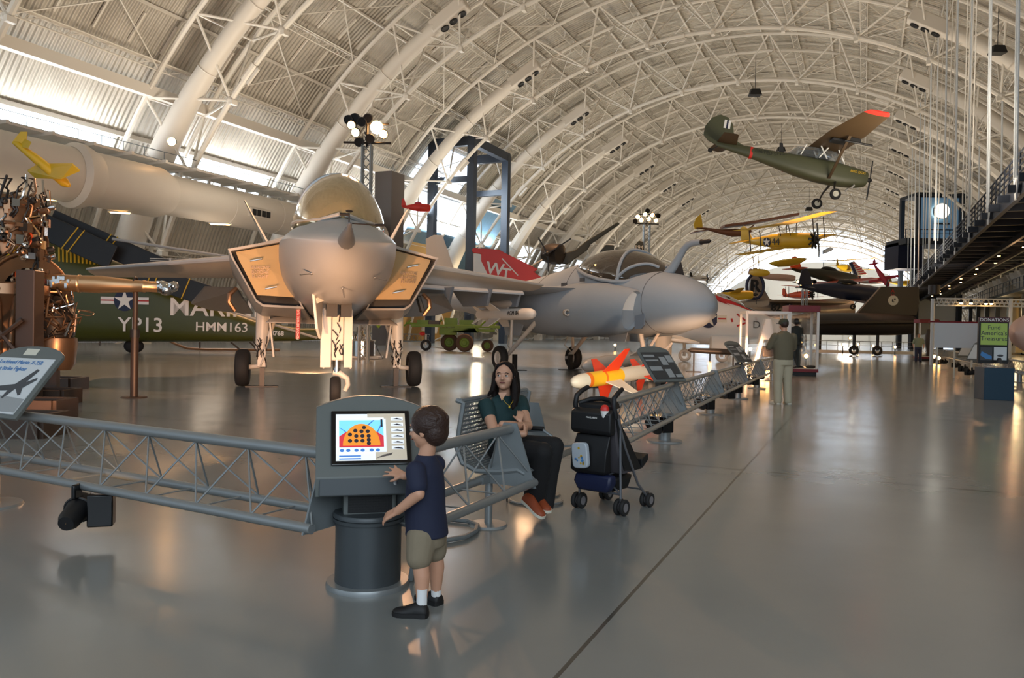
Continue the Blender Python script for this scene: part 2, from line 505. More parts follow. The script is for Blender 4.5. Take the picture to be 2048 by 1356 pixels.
# end wall with its crescent window
ew = B()
fr = lambda R, cz, a0, a1, n, v: [Vector((CU + R * math.cos(rad(a0 + (a1 - a0) * i / n)), v, cz + R * math.sin(rad(a0 + (a1 - a0) * i / n)))) for i in range(n + 1)]
inner = [Vector((CU + x, VEND - .6, 2 + 21.5 * math.sqrt(max(0, 1 - (x / 33.0) ** 2)))) for x in [-33 + 66 * i / 40 for i in range(41)]]
ew.prism([Vector((CU - 33, VEND - .6, 0))] + inner + [Vector((CU + 33, VEND - .6, 0))], (0, 0.4, 0))
for i in range(9):
    ew.box((CU - 28 + 7 * i, VEND - .9, 8), (0.25, 0.3, 16))
mat('end_wall', (206, 210, 210), 0.7)
hstruct(ew.obj('wall_far', 'end_wall', smooth=False))
wn = B()
wn.prism(fr(RS - .1, CZ, A0, A1, 60, VEND), (0, 0.1, 0))
mat('daylight_end', (240, 248, 255), 0.5, emit=(214, 232, 255), es=6.0)
hstruct(wn.obj('window_40', 'daylight_end', smooth=False))
wm = B()
for i in range(1, 44):
    a = A0 + (A1 - A0) * i / 44
    if a < 25 or a > 155: continue
    p = arcp(RS - 0.3, a, VEND - .2); q = Vector((CU + (p.x - CU) * .8, VEND - .2, CZ + (p.z - CZ) * .8))
    wm.rod(p, q, 0.09, 4)
wm.tube(fr(35.6, CZ, A0 + 10, A1 - 10, 60, VEND - .3), 0.12, 4)
hstruct(wm.obj('trim_40', 'white_paint'))

# air ducts climbing the vault in every truss
def flankduct(v, side, far):
    a0, a1 = (168, 120) if side < 0 else (14, 60)
    pts = []; rs = []
    n = 22
    for i in range(n + 1):
        t = i / n; a = a0 + (a1 - a0) * t
        pts.append(arcp(36.2, a, v - .9)); rs.append(1.0 - .42 * smoothstep((t - .25) / .5))
    d = B(); d.tube(pts, rs, 16 if not far else 8)
    for i in (4, 9, 14, 18):
        x, y, dd = basis(pts[i + 1] - pts[i])
        d.torus(pts[i], pts[i + 1] - pts[i], rs[i] + .02, 0.05, 18 if not far else 10, 4)
    return pts, rs, d
dproto = {}
for side in (-1, 1):
    for k in range(-1, 9):
        v = 39.3 + 14.7 * k
        if side > 0 and v < 30: continue
        far = v > 90
        pts, rs, d = flankduct(v, side, far)
        nm = ['nearest the camera', 'second along the wall', 'third along the wall', 'fourth along the wall', 'fifth along the wall', 'sixth along the wall', 'seventh along the wall', 'eighth along the wall', 'ninth along the wall', 'tenth and farthest'][k + 1]
        t = thing('air_duct', 'white round air duct climbing the %s flank of the vault, %s' % ('left' if side < 0 else 'right', nm), 'air duct', (0, 0, 0), -AZ, 'ducts climbing the vault')
        d.obj('pipe', 'duct_paint', t)
        # head with three nozzles
        h = B(); e = pts[-1]; dr = (pts[-1] - pts[-2]).normalized()
        inn = (Vector((CU, 0, CZ)) - Vector((e.x, 0, e.z))).normalized()
        h.beam(e - dr * .3, e + dr * 3.0, 1.1, 1.1, inn)
        h.obj('nozzle_box', 'duct_paint', t, bevel=.12)
        for q in range(3):
            nz_ = B(); c = e + dr * (.6 + .85 * q) + inn * .56
            nz_.lathe([(.02, .02), (.28, .02), (.34, .1), (.34, 0)], c, inn, 14); nz_.obj('nozzle', 'black', t)
# great horizontal duct along the left flank
hd = thing('supply_duct', 'huge white horizontal air duct running above the helicopter on the left', 'air duct', (0, 0, 0), -AZ)
b = B(); du, dz = -38.0, 9.15
b.lathe([(1.45, 8), (1.45, 24.2), (1.45, 27.6)], (du, 0, dz), (0, 1, 0), 32); b.obj('wide_section', 'duct_paint', hd)
b = B(); b.lathe([(1.46, 0), (1.72, .25), (1.72, .6), (1.46, 1.3)], (du, 27.6, dz), (0, 1, 0), 32); b.obj('flared_collar', 'duct_paint', hd)
b = B(); b.lathe([(1.46, 28.9), (1.46, 33.2), (1.2, 33.9)], (du, 0, dz), (0, 1, 0), 32); b.obj('middle_section', 'duct_paint', hd)
b = B(); b.lathe([(1.2, 33.9), (1.2, 45), (1.2, 56), (.1, 56)], (du, 0, dz), (0, 1, 0), 32)
for v in (38.5, 43, 47.5, 52): b.torus((du, v, dz), (0, 1, 0), 1.21, .03, 28, 4)
b.obj('long_section', 'duct_paint', hd)
for v in (40.5, 46.6, 53):
    b = B(); b.box((du + 1.2, v, dz - .25), (.3, 1.9, .55)); o = b.obj('grille_frame', 'duct_paint', hd)
    b = B()
    for q in range(4): b.box((du + 1.37, v - .66 + .44 * q, dz - .25), (.05, .34, .4))
    b.obj('grille', 'black', o)
# catwalk with shelves above the duct
cw = thing('catwalk', 'white service catwalk with guard rail above the big left air duct', 'catwalk', (0, 0, 0), -AZ)
b = B(); cu_, cz_ = -40.2, 11.35
b.box((cu_, 32, cz_), (2.0, 54, .12))
for j in range(21):
    v = 8 + 2.4 * j
    b.box((cu_ + .3, v, cz_ - .12), (2.8, .16, .2))
b.obj('deck', 'white_paint', cw, smooth=False)
b = B()
for j in range(21):
    v = 8 + 2.4 * j; b = B(); b.box((cu_ + .2, v, cz_ - 1.0), (.16, .16, 1.6)); b.obj('hanger_post', 'white_paint', cw, smooth=False)
b = B()
for j in range(34): b.rod((cu_ - .9, 8 + 1.5 * j, cz_), (cu_ - .9, 8 + 1.5 * j, cz_ + 1.1), .025, 4)
for z in (.55, 1.1): b.rod((cu_ - .9, 5, cz_ + z), (cu_ - .9, 58.5, cz_ + z), .025, 4)
b.obj('guard_rail', 'plate_grey', cw)
# ============================================================ GREY STEALTH FIGHTER (nose towards the camera)
XJ = thing('fighter_jet', 'pale grey fighter jet facing the camera, nose probe and tan intake covers', 'jet', (-4.52, 19.5, 0), rad(-75.5))
st = [(8.15, .03, 2.75, 2.77, 2.73, 2, 2), (7.95, .17, 2.77, 2.88, 2.62, 2, 2), (7.5, .40, 2.83, 3.02, 2.38, 1.5, 2.1), (6.9, .66, 2.90, 3.20, 2.16, 1.4, 2.2),
      (6.2, .87, 2.98, 3.40, 2.02, 1.35, 2.25), (5.4, 1.02, 3.04, 3.60, 1.93, 1.3, 2.3), (4.5, 1.10, 3.08, 3.78, 1.88, 1.3, 2.3), (3.4, 1.15, 3.10, 3.92, 1.84, 1.35, 2.3),
      (2.0, 1.22, 3.06, 3.98, 1.72, 1.6, 2.3), (0, 1.5, 3.05, 3.95, 1.62, 1.7, 2.6), (-2.5, 1.7, 3.0, 3.7, 1.6, 1.8, 2.6), (-5, 1.5, 2.9, 3.45, 1.85, 2, 2.4), (-7, .8, 2.85, 3.3, 2.3, 2, 2)]
b = B(); b.loft([sect(*q, n=48) for q in st]); b.obj('fuselage', 'jet_grey', XJ, ang=26)
# canopy: frame bow + gold-tinted glass
mat('canopy_gold', (196, 176, 132), 0.12, 0.35, trans=0.45, coat=0.6)
cst = [(6.35, .12, 3.36, 3.44), (6.1, .36, 3.38, 3.70), (5.7, .54, 3.42, 4.0), (5.2, .66, 3.46, 4.26), (4.6, .73, 3.5, 4.44), (4.0, .75, 3.55, 4.52), (3.3, .73, 3.6, 4.48), (2.4, .62, 3.6, 4.25), (1.2, .5, 3.6, 4.08)]
b = B(); b.loft([sect(x, w * 1.2, z0 - .16, zt, z0 - .3, 1.85, 2, 28) for x, w, z0, zt in cst]); b.obj('canopy', 'canopy_gold', XJ, ang=60)
b = B()
def bow(x, k, r, z0=3.5):
    w = .0; pts = []
    for a_ in range(0, 19):
        a = PI * a_ / 18
        pts.append((x + .25 * math.sin(a) * 0, (k[0]) * math.cos(a), k[1] + (k[2] - k[1]) * math.sin(a)))
    b.tube(pts, r, 6)
bow(3.9, (.80, 3.6, 4.54), .045)
b.obj('canopy_bow', 'jet_grey', XJ)
b = B()
for s_ in (-1, 1):
    b.tube([(6.42, s_ * .05, 3.40), (6.15, s_ * .36, 3.33), (5.7, s_ * .60, 3.36), (5.2, s_ * .76, 3.40), (4.6, s_ * .85, 3.44), (3.9, s_ * .88, 3.5), (2.4, s_ * .78, 3.55)], .04, 6)
b.obj('canopy_sill', 'jet_pale', XJ)
b = B(); b.box((4.2, 0, 3.75), (.5, .5, .75)); b.ball((4.3, 0, 4.1), (.14, .12, .16)); b.obj('ejection_seat', 'dark_steel', XJ, bevel=.05)
# intakes
for s_, side in ((-1, 'r'), (1, 'l')):
    def rg(x, p): return [Vector((x + dx, s_ * y, z)) for (dx, y, z) in p]
    def dens(P, k=4):
        out = []
        for i in range(len(P)):
            a, c = P[i], P[(i + 1) % len(P)]
            for j in range(k): out.append(a.lerp(c, j / k))
        return out
    lip = [(-.15, 1.10, 3.30), (.12, 2.14, 3.02), (.05, 2.08, 2.86), (-.1, 1.60, 1.98), (-.12, 1.46, 1.88), (-.3, .64, 1.86), (-.28, .78, 2.15), (-.25, 1.05, 2.7)]
    o1 = [(0, 1.0, 3.55), (0, 2.30, 3.10), (0, 2.26, 2.86), (0, 1.72, 1.86), (0, 1.58, 1.74), (0, .5, 1.64), (0, .7, 2.15), (0, .9, 2.7)]
    o2 = [(0, .9, 3.6), (0, 2.5, 3.12), (0, 2.5, 2.84), (0, 1.85, 1.8), (0, 1.7, 1.70), (0, .3, 1.6), (0, .5, 2.1), (0, .7, 2.7)]
    o3 = [(0, .6, 3.4), (0, 1.9, 3.05), (0, 1.9, 2.8), (0, 1.6, 2.0), (0, 1.5, 1.9), (0, .2, 1.8), (0, .3, 2.1), (0, .4, 2.7)]
    cc = Vector((0, 1.45, 2.6))
    inn = [(dx - .02, y + (1.42 - y) * .075, z + (2.5 - z) * .075) for dx, y, z in lip]
    ind = [(dx - .35, y + (1.42 - y) * .075, z + (2.5 - z) * .075) for dx, y, z in lip]
    b = B(); b.loft([dens(rg(3.2, ind)), dens(rg(3.2, inn)), dens(rg(3.2, lip)), dens(rg(1.6, o1)), dens(rg(-1, o2)), dens(rg(-5.5, o3))], cap=False)
    b.obj('intake_duct', 'jet_pale', XJ, ang=30)
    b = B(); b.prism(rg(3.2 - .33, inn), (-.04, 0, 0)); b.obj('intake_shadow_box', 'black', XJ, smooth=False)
    # tan cover over the upper part of the mouth
    cov = []
    for (dx, y, z) in [(-.2, 1.16, 3.20), (.05, 2.00, 2.98), (.02, 1.95, 2.84), (-.12, 1.58, 2.12), (-.22, .84, 2.10), (-.25, 1.03, 2.5), (-.25, 1.12, 2.85)]:
        cov.append((dx - .10, y, z))
    b = B(); b.prism(rg(3.2, cov), (-.04, 0, 0)); co = b.obj('intake_cover', 'cover_tan', XJ, smooth=False)
    yc = 1.52 * s_
    b = B()
    for (yy, zz) in ((1.60, 2.83), (1.30, 2.27)):
        b.tube([(3.16, s_ * yy - .11, zz - .03), (3.24, s_ * yy - .11, zz - .03), (3.24, s_ * yy + .11, zz + .02), (3.16, s_ * yy + .11, zz + .02)], .014, 6)
    b.obj('handle', 'steel', co)
    lettering('REMOVE\nBEFORE\nFLIGHT', 'bronze_metal', co, (3.165, yc + .0 * s_, 2.58), (PI / 2, 0, PI / 2 + .09 * s_), .1)
    # blade seals / hinge arms under the wing
    b = B(); b.tube([(.6, s_ * 2.2, 2.35), (.7, s_ * 2.34, 2.2), (.7, s_ * 2.36, 2.02), (.65, s_ * 2.22, 1.82)], [.05, .06, .06, .05], 8); b.obj('hinge_arm', 'bronze_metal', XJ)
# wings, tails
for s_ in (-1, 1):
    b = B(); wingsurf(b, (1.7, -4.8, s_ * 1.9, 2.98), (-.9, -3.5, s_ * 5.75, 2.76), .56, 14)
    o = b.obj('wing', 'jet_pale', XJ, ang=50)
    b = B(); b.tube([(1.73, s_ * 1.95, 2.98), (-.85, s_ * 5.75, 2.765)], [.07, .03], 8); b.obj('leading_edge', 'jet_grey', o)
    b = B(); b.prism([(-2.0, s_ * 2.4, 2.42), (-5.0, s_ * 2.2, 1.82), (-5.6, s_ * 3.5, 1.92), (-4.9, s_ * 3.95, 2.08), (-3.4, s_ * 3.4, 2.5)], (0, 0, .07)); b.obj('tailplane', 'jet_dark_grey', XJ, smooth=False, bevel=.02)
    b = B(); b.loft([[Vector((-4.3, s_ * 1.45, 3.3)), Vector((-5.6, s_ * 1.57, 3.3)), Vector((-7.6, s_ * 1.45, 3.3)), Vector((-5.6, s_ * 1.35, 3.3))],
                     [Vector((-6.2, s_ * 2.62, 5.5)), Vector((-6.9, s_ * 2.65, 5.5)), Vector((-7.9, s_ * 2.62, 5.5)), Vector((-6.9, s_ * 2.59, 5.5))]])
    b.obj('tail_fin', 'jet_pale', XJ, smooth=False)
    b = B(); b.box((-5.2, s_ * 1.5, 2.8), (4.6, .9, .7), taper=.8); b.obj('tail_boom', 'jet_grey', XJ, bevel=.1)
b = B(); b.lathe([(.62, 0), (.58, -1.0), (.5, -1.0), (.5, -.3), (.05, -.3)], (-6.6, 0, 2.75), (1, 0, 0), 24); b.obj('exhaust_nozzle', 'dark_steel', XJ)
# nose probe
b = B(); b.lathe([(.135, 0), (.115, .25), (.06, .75), (.035, .8), (.03, 1.1), (.001, 1.14)], (7.95, 0, 2.78), (1, 0, .12), 14); pr = b.obj('nose_probe', 'jet_dark_grey', XJ)
b = B(); b.rod((8.75, 0, 2.9), (8.75, 0, 3.1), .012); b.rod((8.75, 0, 2.96), (8.75, .42, 2.95), .01); b.rod((8.75, .36, 2.95), (8.75, .5, 2.96), .022)
b.rod((8.75, 0, 3.08), (8.75, -.13, 3.08), .022); b.ball((8.75, 0, 3.13), (.05, .05, .02)); b.obj('air_vane', 'dark_steel', pr)
b = B()
for p, q in (((6.9, -.5, 2.35), (7.0, -.68, 2.32)), ((6.9, .52, 2.32), (7.0, .70, 2.28)), ((6.9, 0, 2.13), (7.08, .02, 1.98))): b.rod(p, q, .014); b.ball(p, .025, 8, 6)
b.obj('small_probe', 'steel', XJ)
# main landing gear
for s_ in (-1, 1):
    g = B(); g.rod((0, s_ * 1.62, 1.9), (0, s_ * 1.66, .9), .17, 12, .14); g.rod((0, s_ * 1.66, .95), (0, s_ * 1.68, .5), .08, 10); g.rod((.05, s_ * 1.3, 1.75), (.05, s_ * 1.6, .9), .05, 8)
    g.rod((0, s_ * 1.66, .5), (0, s_ * 1.95, .47), .06, 8); g.box((0, s_ * 1.64, .62), (.22, .2, .28)); g.tube([(.12, s_ * 1.6, 1.1), (.2, s_ * 1.55, .8), (.16, s_ * 1.66, .5)], .025, 6)
    gr_ = g.obj('landing_gear_leg', 'gear_white', XJ, bevel=.01)
    g = B()
    random.seed(3 + s_)
    for i in range(14):
        z = random.uniform(.45, 1.0); y = s_ * random.uniform(1.52, 1.76)
        g.tube([(.1, y, z), (.19, y + random.uniform(-.08, .08), z + .1), (.12, y + random.uniform(-.1, .1), z + .24)], .012, 5)
    g.obj('hydraulic_line', 'dark_steel', gr_)
    g = B(); g.box((.1, s_ * 1.42, 1.3), (.35, .05, 1.15), rot=Matrix.Rotation(s_ * -.12, 3, 'X')); g.obj('gear_door', 'gear_white', XJ, bevel=.01)
    g = B(); wheel(g, (0, s_ * 2.08, .455), (0, 1, 0), .455, .33); w_ = g.obj('wheel', 'rubber', XJ)
    g = B(); hub(g, (0, s_ * 2.08, .455), (0, 1, 0), .455, .3); g.obj('hub', 'steel', w_)
# nose gear
g = B(); g.rod((4.6, 0, 2.1), (4.6, 0, .95), .10, 12); g.box((4.6, 0, 1.35), (.2, .24, 1.0)); g.obj('nose_gear_leg', 'gear_white', XJ, bevel=.015)
g = B(); g.rod((4.6, 0, .95), (4.6, 0, .62), .075, 16); g.obj('oleo', 'chrome', XJ)
g = B(); g.tube([(4.6, -.06, .62), (4.62, .06, .60), (4.63, .2, .5), (4.6, .22, .38), (4.6, .16, .26)], [.06, .06, .055, .05, .045], 10); g.obj('wheel_fork', 'gear_white', XJ)
g = B(); wheel(g, (4.6, -.02, .27), (0, 1, 0), .27, .2); w_ = g.obj('wheel', 'rubber', XJ)
g = B(); hub(g, (4.6, -.02, .27), (0, 1, 0), .27, .2); g.obj('hub', 'steel', w_)
g = B(); g.box((4.55, -.25, 1.27), (.5, .035, 1.15)); g.box((4.8, -.215, 1.27), (.03, .2, 1.1)); g.obj('nose_gear_door', 'gear_white', XJ, bevel=.008)
g = B(); g.box((4.55, .25, 1.27), (.5, .035, 1.15)); g.box((4.8, .2, 1.27), (.03, .16, 1.1)); g.obj('nose_gear_door', 'gear_white', XJ, bevel=.008)
g = B(); g.prism([(5.7, -.5, 2.15), (5.72, -.42, 1.45), (5.5, -.36, 1.27), (5.2, -.34, 1.45), (5.0, -.34, 2.1)], (0, .05, 0)); g.beam((5.6, -.42, 1.95), (5.3, -.1, 2.1), .05, .1); g.obj('forward_door', 'gear_white', XJ, bevel=.01)
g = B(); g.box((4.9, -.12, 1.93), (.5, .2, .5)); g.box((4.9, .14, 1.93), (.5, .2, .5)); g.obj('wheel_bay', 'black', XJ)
random.seed(12); g = B()
for i in range(9):
    z = random.uniform(.9, 1.9); y = random.uniform(-.12, .12)
    g.tube([(4.74, y, z), (4.79, y + random.uniform(-.05, .05), z + .08), (4.75, y + random.uniform(-.07, .07), z + .2)], .01, 5)
g.obj('hydraulic_line', 'dark_steel', XJ)
b = B(); b.box((1.0, -.9, 1.62), (1.6, 1.2, .14), taper=.7); b.box((1.0, .9, 1.62), (1.6, 1.2, .14), taper=.7); b.box((1.6, .35, 1.5), (.3, .22, .14)); b.obj('belly_fairing', 'jet_pale', XJ, bevel=.05)
b = B(); b.box((.5, 2.15, 2.1), (.3, .1, .42), rot=Matrix.Rotation(.3, 3, 'X')); b.obj('sensor_box', 'black', XJ, bevel=.02)
# warning ribbon
rb = thing('warning_ribbon', 'red hanging ribbon with white letters below the left-hand intake of the grey fighter', 'ribbon', (-4.55, 16.6, 0), rad(4))
b = B(); b.prism([(-.045, 0, 1.92), (.045, 0, 1.92), (.04, .0, 1.22), (-.05, 0, 1.22)], (0, .008, 0)); b.obj('strap', 'red', rb, smooth=False)
lettering('REMOVE BEFORE FLIGHT', 'white', rb, (0, -.006, 1.57), (PI / 2, -PI / 2, 0), .066, .001)
# jack stands under the main legs
for s_, nm in ((-1, 'left-hand'), (1, 'right-hand')):
    t = thing('jack_stand', 'dark post on a flat plate holding up the %s main wheel of the grey fighter' % nm, 'jack stand', XJ.location + Matrix.Rotation(rad(-75.5), 3, 'Z') @ Vector((.1, s_ * 1.62, 0)), rad(-75.5), 'jack stands')
    b = B(); b.box((0, 0, .24), (.12, .12, .46)); b.obj('post', 'dark_steel', t)
    b = B(); b.box((0, 0, .012), (.34, .75, .02)); b.obj('base_plate', 'dark_steel', t)

# ============================================================ GREY-BLUE NAVY ATTACK JET
A6r = rad(-60)
A6 = thing('attack_jet', 'blue-grey naval attack jet with bulbous nose, side-by-side cockpit and bent refuelling probe', 'jet', (1.0, 30.0, 0), A6r)
st = [(9.3, .04, 2.28, 2.32, 2.24, 2, 2), (9.22, .22, 2.28, 2.5, 2.06, 2, 2), (9.0, .46, 2.29, 2.75, 1.86, 2, 2), (8.6, .72, 2.32, 3.0, 1.66, 2, 2), (8.0, .92, 2.36, 3.22, 1.54, 2, 2), (7.3, 1.02, 2.4, 3.36, 1.48, 2.1, 2.1),
      (6.4, 1.08, 2.42, 3.5, 1.46, 2.1, 2.2), (5.4, 1.1, 2.45, 3.66, 1.46, 2, 2.2), (4.2, 1.12, 2.45, 3.86, 1.5, 1.9, 2.2), (3.2, 1.12, 2.45, 3.94, 1.52, 1.8, 2.2), (1.8, 1.1, 2.5, 3.72, 1.55, 1.7, 2.1), (0, 1.0, 2.55, 3.5, 1.65, 1.7, 2), (-3, .8, 2.6, 3.3, 1.9, 1.8, 2), (-6.5, .5, 2.8, 3.25, 2.3, 2, 2), (-10.3, .15, 2.9, 3.1, 2.7, 2, 2)]
b = B(); b.loft([sect(*q, n=40) for q in st]); fu = b.obj('fuselage', 'navy_grey', A6, ang=35)
# thin panel lines
b = B()
for x in (7.35, 3.3, 1.2):
    import bisect
    for i in range(len(st) - 1):
        if st[i][0] >= x >= st[i + 1][0]:
            t_ = (st[i][0] - x) / (st[i][0] - st[i + 1][0]); q = [st[i][j] + (st[i + 1][j] - st[i][j]) * t_ for j in range(7)]
            q[1] += .004; q[3] += .004; q[4] -= .004
            b.tube(sect(*q, n=40), .009, 4, closed=True)
b.obj('panel_seam', 'seam_dark', fu)
# canopy glass + frames
mat('canopy_dark', (70, 62, 54), 0.06, 0.0, trans=0.35, coat=1.0)
cst = [(7.25, .2, 3.22, 3.38), (6.9, .62, 3.12, 3.68), (6.4, .88, 3.06, 3.94), (5.9, .97, 3.08, 4.10), (5.2, 1.0, 3.18, 4.21), (4.5, .95, 3.34, 4.21), (3.9, .80, 3.5, 4.12), (3.3, .5, 3.66, 3.96)]
def csec(x, w, z0, zt, g=0.0): return sect(x, w + g, z0, zt + g, z0 - .3, 2.1, 2, 32)
b = B(); b.loft([csec(*q) for q in cst]); cn = b.obj('canopy', 'canopy_dark', A6, ang=60)
def lerp_c(x):
    for i in range(len(cst) - 1):
        if cst[i][0] >= x >= cst[i + 1][0]:
            t_ = (cst[i][0] - x) / (cst[i][0] - cst[i + 1][0]); return [cst[i][j] + (cst[i + 1][j] - cst[i][j]) * t_ for j in range(4)]
def cpt(x, ang, g=.015):
    q = lerp_c(max(3.3, min(7.25, x))); a = rad(ang)
    e = 2 / 2.1
    return Vector((x, (q[1] + g) * math.copysign(abs(math.cos(a)) ** e, math.cos(a)), q[2] + (q[3] + g - q[2]) * abs(math.sin(a)) ** e))
b = B()
b.tube([cpt(5.75 + .35 * abs(math.cos(rad(a))), a) for a in range(-2, 184, 6)], .055, 8)
for s_ in (0, 1):
    f = (lambda a: a) if s_ == 0 else (lambda a: 180 - a)
    b.tube([cpt(6.05 + (a - 0) / 62 * 1.0, f(a + 3)) for a in range(0, 70, 6)], .05, 8)
    b.tube([cpt(x, f(0)) for x in (3.35, 3.9, 4.5, 5.2, 5.9, 6.4, 6.9, 7.2)], .06, 8)
b.tube([cpt(x, 90) for x in (3.3, 3.6, 4.0)], .07, 8)
b.obj('canopy_frame', 'navy_grey', A6)
b = B()
for y in (-.42, .42):
    b.box((5.0, y, 3.55), (.5, .45, .7)); b.ball((5.1, y, 3.9), (.14, .16, .17))
b.obj('crew_seat', 'dark_steel', A6, bevel=.05)
# probe
b = B(); b.tube([(7.35, 0, 3.3), (7.6, 0, 3.5), (7.85, 0, 3.78), (8.02, 0, 3.98), (8.2, 0, 4.1), (8.45, 0, 4.14), (8.75, 0, 4.13)], [.15, .13, .11, .10, .10, .095, .085], 12); pb = b.obj('refuelling_probe', 'navy_grey', A6)
b = B(); b.lathe([(.085, 0), (.06, .08), (.065, .3), (.03, .36), (.001, .36)], (8.75, 0, 4.13), (1, 0, 0), 12); b.obj('probe_tip', 'dark_steel', pb)
# intakes
for s_ in (-1, 1):
    def nr(x, yc, zc, ry, rz_, lean=0.0, n=24):
        return [Vector((x + lean * math.sin(2 * PI * k / n), s_ * yc + ry * math.cos(2 * PI * k / n), zc + rz_ * math.sin(2 * PI * k / n))) for k in range(n)]
    b = B(); b.loft([nr(7.0, 1.16, 2.16, .33, .54, .16), nr(7.12, 1.15, 2.15, .37, .58, .18), nr(7.05, 1.12, 2.15, .42, .63, .18), nr(6.6, 1.08, 2.17, .52, .72), nr(5.6, 1.05, 2.2, .62, .84), nr(4.0, .95, 2.2, .68, .9), nr(2, .8, 2.2, .66, .86), nr(-.5, .65, 2.2, .55, .7), nr(-2.5, .5, 2.3, .3, .4)])
    nc = b.obj('engine_nacelle', 'navy_grey', A6, ang=50)
    b = B(); b.loft([nr(7.0, 1.16, 2.16, .328, .538, .16), nr(6.3, 1.14, 2.18, .24, .42, .1), nr(6.2, 1.12, 2.18, .05, .1, .1)]); b.obj('intake_throat', 'white', nc)
    b = B(); b.prism([(7.42, s_ * .90, 2.62), (7.42, s_ * .90, 1.72), (7.3, s_ * .90, 1.62), (7.0, s_ * .90, 1.6), (7.0, s_ * .90, 2.66), (7.3, s_ * .90, 2.7)], (0, s_ * .05, 0)); b.obj('splitter_plate', 'navy_grey_dark', nc)
    # wing
    w_ = B(); wingsurf(w_, (5.3, -1.6, s_ * 1.0, 2.86), (2.6, -1.7, s_ * 2.2, 3.0), .34, 12); wo = w_.obj('wing_root', 'navy_grey', A6, ang=50)
    w_ = B(); wingsurf(w_, (2.6, -1.7, s_ * 2.2, 3.0), (.4, -1.8, s_ * 6.2, 3.12), .40, 12); wo = w_.obj('wing', 'navy_grey', A6, ang=50)
    b = B(); b.prism([(2.45, s_ * 2.3, 2.92), (.35, s_ * 6.1, 3.06), (.62, s_ * 6.1, 2.86), (2.75, s_ * 2.3, 2.70)], (0, 0, .05)); b.obj('slat', 'navy_grey', wo, smooth=False)
    for yy, lx in ((2.25, 0.0), (3.3, -.2), (4.6, -.5)):
        b = B(); b.prism([(2.5 + lx, s_ * yy - .05, 2.9), (2.2 + lx, s_ * yy - .05, 2.3), (.4 + lx, s_ * yy - .05, 2.3), (-.5 + lx, s_ * yy - .05, 2.9)], (0, .1, 0)); b.obj('pylon', 'navy_grey_dark', wo, smooth=False, bevel=.02)
    # main gear
    b = B(); b.rod((2.0, s_ * 1.3, 1.85), (.25, s_ * 1.42, .62), .09, 12, .075); b.rod((.25, s_ * 1.42, .62), (0, s_ * 1.45, .46), .07, 10); b.rod((0, s_ * 1.3, .46), (0, s_ * 1.6, .46), .06, 8)
    b.rod((.3, s_ * 1.35, 1.9), (.35, s_ * 1.4, .8), .06, 8); b.tube([(.3, s_ * 1.36, .7), (-.1, s_ * 1.3, .95), (.1, s_ * 1.32, 1.3)], .02, 5)
    b.obj('landing_gear_leg', 'gear_white', A6)
    b = B(); wheel(b, (0, s_ * 1.66, .455), (0, 1, 0), .455, .28); w2 = b.obj('wheel', 'rubber', A6)
    b = B(); hub(b, (0, s_ * 1.66, .455), (0, 1, 0), .455, .26); b.obj('hub', 'gear_white', w2)
    b = B(); b.prism([(.9, s_ * 1.2, 1.75), (.7, s_ * 1.22, 1.3), (-.4, s_ * 1.22, 1.3), (-.6, s_ * 1.2, 1.75)], (0, .03, 0)); b.obj('gear_door', 'navy_grey', A6, smooth=False)
b = B(); b.rod((6.1, 0, 1.6), (6.46, 0, .3), .075, 10); b.rod((6.46, -.24, .29), (6.46, .24, .29), .04, 8); b.rod((7.0, 0, 1.5), (6.35, 0, .8), .05, 8); b.beam((6.7, 0, .5), (7.6, 0, 1.2), .05, .05); b.obj('nose_gear_leg', 'gear_white', A6)
for y in (-.2, .2):
    b = B(); wheel(b, (6.46, y, .29), (0, 1, 0), .29, .17); w2 = b.obj('wheel', 'rubber', A6)
    b = B(); hub(b, (6.46, y, .29), (0, 1, 0), .29, .17); b.obj('hub', 'gear_white', w2)
b = B(); b.prism([(5.9, -.34, 1.55), (5.8, -.36, 1.2), (5.0, -.36, 1.2), (4.8, -.34, 1.55)], (0, .03, 0)); b.prism([(5.9, .32, 1.55), (5.8, .34, 1.2), (5.0, .34, 1.2), (4.8, .32, 1.55)], (0, .03, 0)); b.obj('nose_gear_door', 'navy_grey', A6, smooth=False)
b = B(); b.loft([[Vector((-6.6, 0, 3.1)), Vector((-8.4, .1, 3.1)), Vector((-10.6, 0, 3.0)), Vector((-8.4, -.1, 3.1))], [Vector((-8.9, 0, 6.0)), Vector((-9.8, .05, 6.1)), Vector((-10.9, 0, 6.0)), Vector((-9.8, -.05, 6.1))]]); b.obj('tail_fin', 'jet_pale', A6, smooth=False)
for s_ in (-1, 1):
    b = B(); wingsurf(b, (-8.2, -9.8, s_ * .2, 3.0), (-9.6, -10.5, s_ * 3.0, 3.0), .16, 10); b.obj('tailplane', 'navy_grey', A6)
b = B(); b.box((3.4, -1.12, 3.05), (.28, .06, .16)); b.box((4.4, -1.08, 3.2), (.22, .06, .12)); b.obj('vent', 'seam_dark', A6)
b = B(); b.lathe([(.05, 0), (.11, .12), (.11, .3), (.07, .3), (.05, .2)], (4.2, -1.62, 2.1), (1, -.25, 0), 12); b.obj('exhaust_stub', 'jet_pale', A6)
b = B(); b.rod((4.2, -1.0, 2.75), (4.45, -1.25, 2.1), .03); b.rod((4.5, -1.02, 2.7), (4.5, -1.22, 2.15), .03); b.box((4.42, -1.3, 2.02), (.3, .2, .12), rz=.4); b.obj('boarding_latch', 'orange', A6)

def a6w(x, y, z): return A6.location + Matrix.Rotation(A6r, 3, 'Z') @ Vector((x, y, z))
